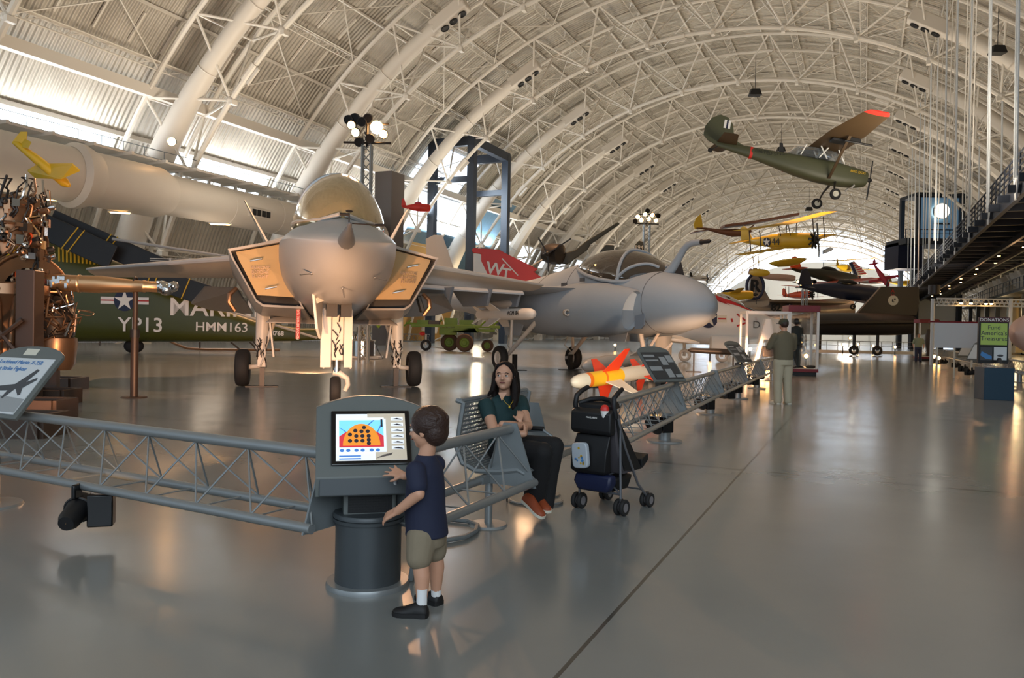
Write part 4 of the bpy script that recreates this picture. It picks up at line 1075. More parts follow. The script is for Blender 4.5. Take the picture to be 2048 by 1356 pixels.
b = B(); b.prism([SP(-.055 + .105 * math.cos(a), -.06 + .14 * math.sin(a), .024) for a in [PI * k / 20 for k in range(21)]], nrm * .001); b.obj('dashboard_picture', 'scr_wood', scr, smooth=False)
b = B()
for (x, y) in ((-.04, .055), (-.09, .035), (-.055, .03), (-.02, .03), (-.12, .01), (-.085, .0), (-.05, .0), (-.015, .0), (-.12, -.03), (-.085, -.03), (-.05, -.03), (-.015, -.025), (-.015, -.048)):
    b.prism([SP(x + .012 * math.cos(a), y + .012 * math.sin(a), .0255) for a in [2 * PI * k / 12 for k in range(12)]], nrm * .001)
b.obj('gauge_picture', 'scr_dark', scr, smooth=False)
sp('strut_picture', 'scr_dark', [(.055, .06, .066, .11, .0225)], scr)
b = B()
b.prism([SP(-.18, .06, .0222), SP(-.178, .055, .0222), SP(-.135, .02, .0222), SP(-.137, .028, .0222)], nrm * .001); b.prism([SP(-.02, .075, .0222), SP(-.015, .07, .0222), SP(.02, .105, .0222), SP(.012, .105, .0222)], nrm * .001); b.prism([SP(.03, .02, .0222), SP(.036, .02, .0222), SP(.06, .07, .0222), SP(.052, .07, .0222)], nrm * .001); b.obj('wire_picture', 'scr_blue', scr, smooth=False)
b = B()
for x in (-.165, -.13, -.085, -.05, .0, .035): b.prism([SP(x + .012 * math.cos(a), -.088 + .01 * math.sin(a), .0205) for a in [2 * PI * k / 10 for k in range(10)]], nrm * .001)
b.prism(*squad(-.18, -.125, -.06, -.118, .016)); b.prism(*squad(-.18, -.142, -.06, -.135, .016))
b.obj('button_picture', 'scr_blue', scr, smooth=False)
b = B()
for i in range(6): b.prism(*squad(.115, .105 - .038 * i, .185, .125 - .038 * i + .002, .018, .001))
b.obj('thumbnail_frame', 'scr_bg', scr, smooth=False)
b = B()
for i in range(6): b.prism([SP(.122, .112 - .038 * i, .0195), SP(.178, .108 - .038 * i, .0195), SP(.178, .112 - .038 * i, .0195), SP(.15, .12 - .038 * i, .0195)], nrm * .001)
b.prism([SP(.02, -.14, .0175), SP(.11, -.12, .0175), SP(.12, -.105, .0175), SP(.07, -.115, .0175)], nrm * .001)
b.obj('thumbnail_picture', 'scr_dark', scr, smooth=False)
lettering('MUSEUM AIRCRAFT COCKPITS', 'scr_blue', scr, SP(-.1, .135, .014), (tl, 0, 0), .013, .0006)
# power cable beside the kiosk
cb = thing('cable_hose', 'thick grey hose curling over the floor right of the kiosk drum', 'hose')
g = lambda px, py, z=.02: ground(px, py, z)
b = B(); b.tube([Vector((-.60, 4.65, .45)), Vector((-.555, 4.6, .38)), Vector((-.54, 4.58, .2)), Vector((-.57, 4.6, .02)), g(850, 1085), g(895, 1080), g(930, 1074), g(952, 1062), g(955, 1050), g(935, 1042), g(890, 1038), g(850, 1045)], .018, 8); b.obj('hose', 'plate_grey', cb)
tag(cb, 'thick grey hose curling over the floor right of the kiosk drum', 'hose')
fh = thing('floor_ring', 'thin grey floor ring with a black tab under the seated woman\'s feet', 'floor ring')
b = B(); c_ = ground(1072, 1003)
b.tube([c_ + V(.23 * math.cos(a), .2 * math.sin(a), .014) for a in [PI + PI * k / 14 for k in range(15)]], .012, 6); b.obj('ring', 'barrier_grey', fh)
b = B(); b.rod(ground(1014, 1003), ground(1014, 1003) + V(0, 0, .06), .008); b.obj('tab', 'black', fh)

# ============================================================ BENCH
bx_, by_ = Vector((.385, .923, 0)), Vector((.923, -.385, 0))
BN = thing('bench', 'grey perforated metal bench in the barrier gap, the woman sitting on its near seat', 'bench', (-.10, 6.62, 0), math.atan2(.923, .385))
# local x along bench, local -y = facing direction
def perforated(b, pf, nu, nv, hole=.55):
    for i in range(nu):
        for j in range(nv):
            u0, u1, v0, v1 = i / nu, (i + 1) / nu, j / nv, (j + 1) / nv
            du, dv = (u1 - u0) * hole / 2, (v1 - v0) * hole / 2; uc, vc = (u0 + u1) / 2, (v0 + v1) / 2
            o_ = [pf(u0, v0), pf(u1, v0), pf(u1, v1), pf(u0, v1)]; n_ = [pf(uc - du, vc - dv), pf(uc + du, vc - dv), pf(uc + du, vc + dv), pf(uc - du, vc + dv)]
            b.add(o_ + n_, [(0, 1, 5, 4), (1, 2, 6, 5), (2, 3, 7, 6), (3, 0, 4, 7)])
def bprof(v):  # back top -> seat front, v 0..1
    pts = [(.06, .95), (.0, .93), (.03, .75), (.05, .58), (.0, .47), (-.12, .42), (-.30, .43), (-.46, .455), (-.52, .43)]
    f_ = v * (len(pts) - 1); i = min(int(f_), len(pts) - 2); t = f_ - i
    return (pts[i][0] + (pts[i + 1][0] - pts[i][0]) * t, pts[i][1] + (pts[i + 1][1] - pts[i][1]) * t)
for x0 in (-.66, .04):
    b = B(); perforated(b, lambda u, v: Vector((x0 + .62 * u, *bprof(v))), 26, 40); b.obj('seat_shell', 'plate_grey', BN, smooth=False, solid=.004)
for x in (-.68, .0, .70):
    b = B(); b.tube([Vector((x, *bprof(v / 16))) for v in range(17)], .02, 6); b.obj('side_frame', 'plate_grey', BN)
b = B(); b.tube([(-.68, .03, .945), (.70, .03, .945)], .022, 8); b.obj('top_tube', 'plate_grey', BN)
b = B(); b.beam((-.8, -.2, .37), (.8, -.2, .37), .07, .05); b.obj('beam', 'plate_grey', BN)
for x in (0.02,):
    b = B(); b.tube([(x, -.02, .66), (x, -.40, .67), (x, -.47, .63), (x, -.46, .50), (x, -.38, .46), (x, -.30, .455)], .016, 8); ar = b.obj('armrest', 'plate_grey', BN)
    b = B(); b.tube([(x, -.05, .675), (x, -.40, .682)], .022, 8); b.obj('armrest_pad', 'black', ar)
    b = B(); b.prism([(x, -.1, .66), (x, -.16, .66), (x, -.19, .52), (x, -.3, .46), (x, .0, .44), (x, -.07, .54)], (.01, 0, 0)); b.obj('armrest_web', 'plate_grey', ar, smooth=False)
for x in (-.62, .62):
    b = B(); b.rod((x, -.2, 0.01), (x, -.2, .36), .03, 12); b.lathe([(.001, .02), (.14, .016), (.15, 0)], (x, -.2, 0), n=24); b.obj('leg', 'barrier_grey', BN)
b = B(); b.prism([(.80, -.2, .32), (.80, .16, .32), (.80, .04, .82), (.80, -.06, .82)], (.012, 0, 0)); b.obj('end_plate', 'plate_grey', BN, smooth=False)

# ============================================================ ORANGE MISSILE EXHIBIT
def missile(name, label, p0, p1, z0, z1, R, bodymat, finmat, nose, rear_fins=True, group='missiles on stands'):
    p0 = Vector((p0[0], p0[1], z0)); p1 = Vector((p1[0], p1[1], z1)); d = p0 - p1; L = d.length; dn = d.normalized()
    t = thing(name, label, 'missile', (p1.x, p1.y, 0), 0)
    o = Vector((0, 0, z1)); x, y, _ = basis(dn)
    return t, o, dn, L, x, y
g0 = ground(1150, 800); g1 = ground(1300, 790)
mp0 = at(1143, 765, 16.4); mp1 = at(1300, 742, 18.3)
OM = thing('orange_missile', 'orange and yellow missile with white nose and big orange-red fins on black stands', 'missile', (mp1.x, mp1.y, 0))
d = mp0 - mp1; L = d.length; dn = d.normalized(); o_ = Vector((0, 0, mp1.z)); ex, ey, _ = basis(dn); R = .165
mat('missile_orange', (236, 120, 30), 0.35); mat('missile_yellow', (240, 190, 40), 0.35); mat('fin_red', (226, 66, 34), 0.4)
b = B(); b.lathe([(R * .55, 0), (R * .95, .05), (R, .1), (R, L * .42)], o_, dn, 28); b.obj('rear_body', 'ivory', OM)
b = B(); b.lathe([(R + .002, L * .42), (R + .002, L * .80)], o_, dn, 28); b.obj('middle_body', 'missile_yellow', OM)
b = B(); b.lathe([(R, L * .80), (R * .98, L * .84)], o_, dn, 28); b.lathe([(R + .001, L * .62), (R + .005, L * .63), (R + .005, L * .64), (R + .001, L * .65)], o_, dn, 28); b.obj('forward_band', 'missile_orange', OM)
b = B(); b.lathe([(R * .98, L * .84), (R * .95, L * .89), (R * .78, L * .95), (R * .5, L * .985), (.001, L)], o_, dn, 28); b.obj('nose_cone', 'ivory', OM)
for k in range(4):
    a = PI / 4 + k * PI / 2 + .25; n_ = ex * math.cos(a) + ey * math.sin(a); w_ = dn.cross(n_)
    def fp(t_, h): return o_ + dn * (L * t_) + n_ * h
    b = B(); b.prism([fp(.66, R * .9), fp(.50, R + .55), fp(.44, R + .55), fp(.46, R * .9)], w_ * .02); b.obj('mid_fin', 'fin_red' if k != 3 else 'ivory', OM, smooth=False)
    b = B(); b.prism([fp(.16, R * .9), fp(.06, R + .36), fp(.0, R + .36), fp(.03, R * .9)], w_ * .02); b.obj('tail_fin', 'fin_red', OM, smooth=False)
for tt in (.83, .24):
    p = o_ + dn * (L * tt); b = B(); b.box((p.x, p.y, (p.z - R) / 2), (.07, .07, p.z - R)); b.tube([(p.x - R * .9, p.y, p.z - .04), (p.x - R * .6, p.y, p.z - R * .9), (p.x, p.y, p.z - R - .02), (p.x + R * .6, p.y, p.z - R * .9), (p.x + R * .95, p.y, p.z - .02)], .02, 6); st_ = b.obj('stand_post', 'black', OM)
    b = B(); b.box((p.x, p.y, .01), (.5, .35, .02)); b.obj('stand_plate', 'black', st_)
# pale bomb behind it
mp0 = at(1165, 733, 20.5); mp1 = at(1275, 716, 23.0)
PM = thing('grey_bomb', 'pale finned bomb on a low stand behind the orange missile', 'bomb', (mp1.x, mp1.y, 0))
d = mp0 - mp1; L = d.length; dn = d.normalized(); o_ = Vector((0, 0, mp1.z)); ex, ey, _ = basis(dn); R = .2
b = B(); b.lathe([(.001, 0), (R * .5, .02), (R * .9, L * .3), (R, L * .5), (R, L * .8), (R * .8, L * .93), (R * .4, L * .985), (.001, L)], o_, dn, 24); b.obj('body', 'jet_pale', PM)
for k in range(4):
    a = PI / 4 + k * PI / 2; n_ = ex * math.cos(a) + ey * math.sin(a); w_ = dn.cross(n_)
    b = B(); b.prism([o_ + dn * L * .25 + n_ * R * .7, o_ + dn * L * .08 + n_ * (R + .22), o_ + n_ * (R + .22), o_ + dn * .02 + n_ * R * .3], w_ * .02); b.obj('fin', 'jet_pale', PM, smooth=False)
for tt in (.35, .8):
    p = o_ + dn * L * tt; b = B(); b.box((p.x, p.y, (p.z - R) / 2), (.06, .06, p.z - R)); b.box((p.x, p.y, .01), (.5, .3, .02)); b.obj('stand_post', 'black', PM)
# long dark pod on two posts
PD = thing('torpedo_pod', 'long dark pod on two thin posts in front of the white star-marked jet', 'pod', ground(1450, 745))
o_ = PD.location.copy(); a_ = at(1376, 700, o_.y) - o_; c_ = at(1497, 706, o_.y) - o_
b = B(); b.tube([a_, a_.lerp(c_, .05), a_.lerp(c_, .5), a_.lerp(c_, .95), c_], [.03, .10, .12, .12, .04], 14); b.obj('pod', 'dark_steel', PD)
for f_ in (.1, .75):
    p = a_.lerp(c_, f_); b = B(); b.box((p.x, p.y, p.z / 2), (.05, .05, p.z)); b.box((p.x, p.y, .01), (.55, .3, .02)); b.obj('post', 'black', PD)

# ============================================================ LIGHT MASTS
def mast(px, top, bottom, Y, label, heads, w=.36):
    p = at(px, top, Y); t = thing('light_mast', label, 'light mast', (p.x, Y, 0), 0, 'light masts')
    H_ = p.z
    b = B()
    for sx in (-1, 1):
        for sy in (-1, 1): b.rod((sx * w / 2, sy * w / 2, 0), (sx * w / 2, sy * w / 2, H_ - .6), .045, 8)
    n = int(H_ / .4)
    for i in range(n):
        z = .4 * i
        for sx, sy, ex_, ey_ in ((-1, -1, 1, -1), (1, -1, 1, 1), (1, 1, -1, 1), (-1, 1, -1, -1)):
            b.rod((sx * w / 2, sy * w / 2, z), (ex_ * w / 2, ey_ * w / 2, z + .4), .02, 4)
    b.obj('lattice_pole', 'barrier_grey', t)
    b = B(); b.rod((-1.0, 0, H_ - .5), (1.0, 0, H_ - .5), .05); b.rod((-.9, 0, H_ + .3), (.9, 0, H_ + .3), .05); b.rod((0, 0, H_ - .7), (0, 0, H_ + .4), .06); b.rod((0, -.5, H_ - .2), (0, .5, H_ - .2), .05); b.obj('crossbar', 'dark_steel', t)
    for (x, z, hot) in heads:
        a = Vector((x * .2, -1, -.35)).normalized(); c = Vector((x, -.15, H_ + z))
        b = B(); b.lathe([(.001, -.4), (.1, -.38), (.16, -.2), (.2, .0), (.2, .12), (.17, .12)], c, a, 16); lp = b.obj('lamp_head', 'black', t)
        b = B(); b.lathe([(.001, .1), (.17, .1)] if hot != 2 else [(.001, .14), (.24, .12), (.27, .05), (.2, 0)], c, a, 16); b.obj('lens', 'lamp_glow_hot' if hot == 2 else ('lamp_glow' if hot else 'black_gloss'), lp)  # hottest lens is widened past its head to imitate glare
    return t
mast(735, 262, 700, 33, 'tall lattice light mast with a glaring warm lamp behind the grey fighter', [(.42, .12, 2), (-.62, .2, 1), (-.45, -.1, 1), (-.75, .42, 0), (-.5, .5, 0), (.15, -.35, 0), (-.2, .35, 0), (.7, -.15, 1), (-.3, -.5, 0), (.05, .5, 0)])
mast(1294, 436, 700, 66, 'tall lattice light mast with a ring of small lamps above the blue-grey jet', [(-.8, .1, 1), (-.5, -.2, 1), (-.2, .3, 1), (.1, -.1, 1), (.4, .25, 1), (.7, -.2, 1), (.9, .2, 0), (-1, -.3, 0), (0, .6, 0)], .5)
mast(1610, 566, 700, 80, 'white light mast rising behind the red-topped display case', [(-.8, .1, 1), (-.4, -.2, 1), (.1, .2, 1), (.5, -.1, 1), (.9, .15, 0)], .4)
# ============================================================ PEOPLE
mat('skin', (196, 146, 118), 0.5, var=0.03); mat('skin_woman', (190, 144, 118), 0.5); mat('hair_dark', (22, 15, 13), 0.7, spec=.2, bump=.3, bs=120); mat('hair_brown', (50, 30, 22), 0.5, bump=.4, bs=90)
mat('tee_navy', (26, 32, 56), 0.8); mat('tee_teal', (18, 50, 52), 0.8); mat('trousers_black', (16, 15, 17), 0.85); mat('shorts_khaki', (128, 116, 96), 0.85, var=.08, vs=20); mat('sock_white', (225, 225, 225), 0.9); mat('shoe_black', (18, 17, 18), 0.6)
mat('shirt_olive', (104, 96, 76), 0.85, var=.05, vs=8); mat('trousers_khaki', (176, 166, 142), 0.85, var=.05, vs=8); mat('shirt_sage', (140, 146, 120), 0.85); mat('lips', (150, 84, 78), 0.5); mat('flight_suit', (44, 48, 46), 0.8); mat('shoe_rust', (140, 62, 28), 0.6); mat('eye_white', (220, 216, 210), 0.3)
def capsule(b, p0, p1, r0, r1, n=16):
    p0 = Vector(p0); p1 = Vector(p1); d = (p1 - p0); L = d.length
    if L < 1e-6: b.ball(p0, r0, n, 10); return
    x, y, dn = basis(d)
    prof = []
    for k in range(1, 6): a = PI / 2 * (1 - k / 5); prof.append((r0 * math.cos(a), -r0 * math.sin(a)))
    for k in range(0, 5): a = PI / 2 * k / 5; prof.append((r1 * math.cos(a), L + r1 * math.sin(a)))
    prof = [(max(r, 1e-4), z) for r, z in prof]
    rings = [[p0 + dn * z + (x * math.cos(2 * PI * k / n) + y * math.sin(2 * PI * k / n)) * r for k in range(n)] for r, z in prof]
    b.loft(rings)
def chain(b, pts, rs):
    for i in range(len(pts) - 1): capsule(b, pts[i], pts[i + 1], rs[i], rs[i + 1])
def blob(b, name, m, parent, vox=.008, it=4, f=.5):
    o = b.obj(name, m, parent)
    md = o.modifiers.new('remesh', 'REMESH'); md.mode = 'VOXEL'; md.voxel_size = vox; md.use_smooth_shade = True
    if it: s_ = o.modifiers.new('smooth', 'SMOOTH'); s_.factor = f; s_.iterations = it
    return o
def hand(b, w, dirv, palm, s=1.0, curl=.35, side=1, spread=.22):
    """w wrist, dirv pointing direction, palm = palm normal, side=+1/-1 thumb side"""
    d = Vector(dirv).normalized(); p = Vector(palm); p = (p - d * p.dot(d)).normalized(); a = d.cross(p) * side
    w = Vector(w)
    k0 = w + d * .085 * s
    for i, off in enumerate((-.03, -.01, .01, .028)):
        capsule(b, w + a * off * .6 * s + d * .01, k0 + a * off * s, .014 * s, .012 * s, 8)
    for i, (off, L) in enumerate(((.031, .068), (.011, .078), (-.010, .073), (-.030, .056))):
        base = k0 + a * off * s; dd = (d + a * (off / .03) * spread).normalized()
        q1 = base + (dd * math.cos(curl * .5) + p * math.sin(curl * .5)) * L * .45 * s
        q2 = q1 + (dd * math.cos(curl * 1.2) + p * math.sin(curl * 1.2)) * L * .32 * s
        q3 = q2 + (dd * math.cos(curl * 1.8) + p * math.sin(curl * 1.8)) * L * .25 * s
        chain(b, [base, q1, q2, q3], [.0095 * s, .0085 * s, .008 * s, .0065 * s])
    tb = w + d * .025 * s + a * .025 * s
    t1 = tb + (d * .6 + a * .75 + p * .25).normalized() * .04 * s; t2 = t1 + (d * .85 + a * .35 + p * .4).normalized() * .03 * s
    chain(b, [tb, t1, t2], [.014 * s, .011 * s, .009 * s])
def shoe(par, heel, d, m, L=.25, w=.045, sole='ivory', tilt=0.0, name='shoe', upper=None):
    heel = Vector(heel); d = Vector(d).normalized(); side = Vector((0, 0, 1)).cross(d).normalized(); up = d.cross(side)
    if up.z < 0: up = -up
    rings = []
    for t, ww, h in ((0, .55, .5), (.04, .8, .75), (.15, .9, 1.0), (.35, .85, 1.0), (.5, .88, .78), (.68, 1.0, .55), (.85, .95, .42), (.96, .7, .3), (1, .35, .2)):
        c = heel + d * (L * t); r = []
        for k in range(14):
            a = 2 * PI * k / 14; zz = math.sin(a); r.append(c + side * (w * ww * math.cos(a)) + up * ((L * .30 * h) * max(zz, -.0) + (0 if zz > 0 else zz * .012) + .018))
        rings.append(r)
    b = B(); b.loft(rings); o = b.obj(name, m, par, ang=60)
    b = B(); rings = []
    for t, ww in ((-.01, .5), (.04, .85), (.15, .95), (.35, .88), (.5, .92), (.68, 1.06), (.85, 1.02), (.97, .72), (1.02, .35)):
        c = heel + d * (L * t); rings.append([c + side * (w * ww) * sx + up * z for sx, z in ((-1, 0), (1, 0), (1, .022), (-1, .022))])
    b.loft(rings); b.obj('sole', sole, o)
    return o
def face(par, c, fw, r, skin_, scale=1.0, up=Vector((0, 0, 1))):
    """eyes, brows, lips as children; c head centre, fw facing unit vector"""
    fw = Vector(fw).normalized(); sd = Vector(up).cross(fw).normalized(); u = fw.cross(sd)
    def P(x, y, z): return c + sd * x * scale + fw * y * scale + u * z * scale
    for s_ in (-1, 1):
        b = B(); b.ball(P(s_ * .031, .082, .008), (.0125 * scale, .0125 * scale, .0085 * scale), 12, 8); e_ = b.obj('eye', 'eye_white', par)
        b = B(); b.ball(P(s_ * .031 - .003, .0935, .011), (.0068 * scale,) * 3, 10, 8); b.obj('iris', 'black', e_)
        b = B(); b.tube([P(s_ * .017, .0935, .032), P(s_ * .031, .094, .0345), P(s_ * .046, .084, .029)], .0024 * scale, 6); b.obj('eyebrow', 'hair_dark', par)
        b = B(); b.tube([P(-.024, .091, -.047), P(-.01, .0985, -.044), P(0, .099, -.0455), P(.01, .0985, -.044), P(.024, .091, -.047)], [.003 * scale, .0055 * scale, .006 * scale, .0055 * scale, .003 * scale], 8); b.obj('lips', 'lips', par)
def head(b, c, fw, scale=1.0, up=Vector((0, 0, 1))):
    fw = Vector(fw).normalized(); sd = Vector(up).cross(fw).normalized(); u = fw.cross(sd)
    q = Matrix((sd, fw, u)).transposed()
    def P(x, y, z): return c + sd * x * scale + fw * y * scale + u * z * scale
    b.ball(P(0, -.008, .03), (.078 * scale, .098 * scale, .088 * scale), 20, 14, q)
    b.ball(P(0, .022, -.02), (.066 * scale, .072 * scale, .085 * scale), 20, 14, q)
    b.ball(P(0, .055, -.075), (.032 * scale, .03 * scale, .026 * scale), 14, 10, q)
    for s_ in (-1, 1):
        b.ball(P(s_ * .04, .055, -.022), (.028 * scale, .028 * scale, .03 * scale), 12, 8, q)
        b.ball(P(s_ * .078, -.005, -.005), (.010 * scale, .02 * scale, .032 * scale), 12, 8, q)
        b.ball(P(s_ * .012, .094, -.021), (.008 * scale,) * 3, 8, 6)
    capsule(b, P(0, .086, .018), P(0, .108, -.017), .008 * scale, .0115 * scale, 10)
    b.ball(P(0, .083, .036), (.05 * scale, .014 * scale, .012 * scale), 12, 8, q)
    return P

# ---------------------------------------------------------------- boy
BY = thing('person', 'small boy with dark hair, navy t-shirt and khaki shorts pressing the touch-screen kiosk', 'person', (0, 0, 0))
def w(px, py, Y): return at(px, py, Y)
Y0 = 4.16
hc = w(855, 860, Y0)
fwb = Vector((-.93, .36, -.12))
b = B(); P = head(b, hc, fwb, .93)
sh = w(852, 920, Y0); shz = sh.z
neckb = Vector((sh.x, Y0, shz + .0)); sdv = Vector((.36, .93, 0)).normalized()   # body right-hand side (away)
bf = Vector((-.93, .36, 0)).normalized()
capsule(b, hc - bf * .02 - Vector((0, 0, .05)), neckb + Vector((0, 0, .02)), .037, .045)
pel = w(853, 1060, Y0); pel = Vector((sh.x + .012, Y0, pel.z))
chain(b, [neckb - V(0, 0, .085), neckb - V(0, 0, .18), pel], [.06, .08, .08])
nearS = neckb - sdv * .115 - V(0, 0, .045); farS = neckb + sdv * .115 - V(0, 0, .045)
elN = w(838, 988, Y0 - .17); wrN = w(795, 1022, Y0 - .12)
elF = Vector((-.50, 4.27, .70)); wrF = w(808, 952, 4.24)
chain(b, [nearS, elN, wrN], [.04, .031, .023]); chain(b, [farS, elF, wrF], [.04, .031, .023])
hand(b, wrN, (w(765, 1036, Y0 - .08) - wrN), V(.2, .5, -.8), .82, .5, -1)
hand(b, wrF, (w(782, 941, 4.29) - wrF), V(-.5, .7, -.3), .8, .12, 1, .45)
hipN = pel - sdv * .055; hipF = pel + sdv * .055
footN = ground(843, 1232); footF = ground(868, 1222)
ankN = Vector((footN.x + .0, footN.y + .0, .07)); ankF = Vector((footF.x + .0, footF.y + .1, .07))
kN = Vector(((hipN.x + ankN.x) / 2 - .015, (hipN.y + ankN.y) / 2, .30)); kF = Vector(((hipF.x + ankF.x) / 2, (hipF.y + ankF.y) / 2, .30))
chain(b, [hipN, kN, (kN + ankN) / 2 + V(.008, 0, .02), ankN], [.07, .046, .043, .027]); chain(b, [hipF, kF, (kF + ankF) / 2 + V(.008, 0, .02), ankF], [.07, .046, .043, .027])
blob(b, 'body', 'skin', BY, .0055, 3)
face(BY, hc, fwb, 1, 'skin', .93)
# hair cap
b = B(); sd = Vector((0, 0, 1)).cross(fwb).normalized(); u_ = fwb.normalized().cross(sd); q = Matrix((sd, fwb.normalized(), u_)).transposed()
b.ball(P(0, -.022, .042), (.096, .104, .092), 24, 16, q)
b.ball(P(0, -.055, -.005), (.083, .066, .085), 20, 14, q)
for s_ in (-1, 1): b.ball(P(s_ * .058, -.01, .03), (.032, .055, .05), 12, 10, q)
random.seed(4)
for i in range(70):
    a = random.uniform(0, 2 * PI); t = random.uniform(.2, 1.35)
    x, y, z = .094 * math.sin(t) * math.cos(a), -.022 + .102 * math.sin(t) * math.sin(a), .042 + .09 * math.cos(t)
    if y > .05 and z < .06: continue
    capsule(b, P(x, y, z), P(x * 1.06, y * 1.02 - .012, z - .006), .013, .008, 6)
blob(b, 'hair', 'hair_brown', BY, .0055, 1)
# t-shirt
b = B()
for s_, sp_ in ((-1, nearS), (1, farS)): pass
q = Matrix((sdv, bf, V(0, 0, 1))).transposed()
def ering(c, a_, b_, n=28): return [c + q @ V(a_ * math.cos(2 * PI * k / n), b_ * math.sin(2 * PI * k / n), 0) for k in range(n)]
b.loft([ering(neckb + V(0, 0, .03), .05, .05), ering(neckb - V(0, 0, .0), .075, .06), ering(neckb - V(0, 0, .025), .105, .072), ering(neckb - V(0, 0, .06), .128, .085), ering(neckb - V(0, 0, .14), .122, .10), ering(neckb - V(0, 0, .26), .118, .108), ering(pel + V(0, 0, .0), .122, .112), ering(pel - V(0, 0, .025), .124, .114)])
for s0, el in ((nearS, elN), (farS, elF)): capsule(b, s0 + V(0, 0, .005), s0.lerp(el, .62), .054, .052)
blob(b, 't_shirt', 'tee_navy', BY, .006, 3)
b = B(); b.loft([ering(pel + V(0, 0, .04), .105, .095), ering(pel - V(0, 0, .04), .115, .1), ering(pel - V(0, 0, .08), .11, .095)])
for h_, k_ in ((hipN, kN), (hipF, kF)): capsule(b, h_ - V(0, 0, .02), k_ - V(0, 0, .0), .084, .07)
blob(b, 'shorts', 'shorts_khaki', BY, .007, 3)
for a_, nm in ((ankN, 0), (ankF, 1)):
    b = B(); b.lathe([(.026, -.03), (.028, .0), (.029, .04), (.031, .075), (.028, .075)], a_, (0, 0, 1), 16); b.obj('sock', 'sock_white', BY)
shoe(BY, ankN + V(.035, -.012, -.07), (-.97, .12, 0), 'shoe_black', .185, .042, 'shoe_black')
shoe(BY, ankF + V(.025, -.015, -.07), (-.75, .6, 0), 'shoe_black', .175, .042, 'shoe_black')

# ---------------------------------------------------------------- seated woman
WM = thing('person', 'seated young woman with long dark hair, arms crossed, in a teal top and black trousers', 'person', (0, 0, 0))
hf = Vector((.90, -.42, 0)).normalized(); hs = Vector((-hf.y, hf.x, 0))   # hs = her left side (away)
hip = Vector((-.03, 6.35, .53))
hcw = w(1009, 754, 6.3)
fww = Vector((-.16, -1, .06)).normalized()
b = B(); PW = head(b, hcw, fww, 1.0)
nb = w(1010, 798, 6.34)
capsule(b, hcw - V(0, -.02, .06), nb, .045, .052)
shN = w(972, 813, 6.22) ; shF = w(1041, 806, 6.48)
mid = hip.lerp(nb, .5)
chain(b, [nb - V(0, 0, .06), nb - V(0, 0, .17), mid, hip], [.075, .095, .09, .115])
capsule(b, shN, shF, .036, .036)
elN = w(990, 868, 6.02); elF = w(1056, 852, 6.28)
wrN = w(1048, 868, 6.02); wrF = w(1004, 848, 6.06)
chain(b, [shN, shN.lerp(elN, .5), elN, wrN], [.05, .046, .038, .026]); chain(b, [shF, elF, wrF], [.048, .038, .027])
hand(b, wrN, (w(1062, 852, 6.2) - wrN), V(0, .9, .2), .9, .7, 1, .08)
hand(b, w(1038, 842, 6.12), (w(1042, 822, 6.2) - w(1038, 842, 6.12)), V(0, .9, -.2), .8, .3, 1, .05)
chain(b, [w(1056, 852, 6.28), w(1030, 853, 6.02), w(1002, 862, 5.99)], [.038, .032, .028])
# legs (inside trousers)
kneeN = w(1085, 905, 5.98); kneeF = w(1108, 893, 6.28)
ankN = w(1068, 1003, 6.15); ankF = w(1082, 1008, 6.22)
for h_, k_, a_ in ((hip - hs * .09, kneeN, ankN), (hip + hs * .09, kneeF, ankF)): chain(b, [h_, k_, a_], [.085, .055, .035])
blob(b, 'body', 'skin_woman', WM, .0065, 3)
face(WM, hcw, fww, 1, 'skin', 1.0)
# hair
b = B(); sd = Vector((0, 0, 1)).cross(fww).normalized(); u_ = fww.cross(sd); q = Matrix((sd, fww, u_)).transposed()
b.ball(PW(0, -.03, .045), (.086, .092, .085), 24, 16, q)
for s_ in (-1, 1):
    b.ball(PW(s_ * .055, .0, .06), (.03, .05, .05), 14, 10, q)
    chain(b, [PW(s_ * .078, -.01, .03), PW(s_ * .084, -.02, -.05), PW(s_ * .082, -.01, -.13), PW(s_ * .075, .01, -.2)], [.016, .018, .022, .014])
    chain(b, [PW(s_ * .06, -.06, .02), PW(s_ * .075, -.07, -.1), PW(s_ * .07, -.06, -.22)], [.05, .05, .035])
# sd points to her left?  fringe strands parted in the middle
    chain(b, [PW(s_ * .005, .05, .113), PW(s_ * .048, .055, .088), PW(s_ * .074, .03, .04), PW(s_ * .08, .01, -.03)], [.010, .012, .010, .009])
chain(b, [PW(.0, -.08, .0), PW(0, -.09, -.12), PW(0, -.085, -.22)], [.06, .06, .04])
# the long front lock on the right of the picture
L_ = [w(1029, 760, 6.24), w(1031, 780, 6.22), w(1030, 800, 6.2), w(1026, 816, 6.17)]
chain(b, L_, [.02, .03, .032, .014])
chain(b, [w(989, 762, 6.26), w(985, 780, 6.26), w(977, 790, 6.27)], [.02, .022, .012])
blob(b, 'hair', 'hair_dark', WM, .0065, 2)
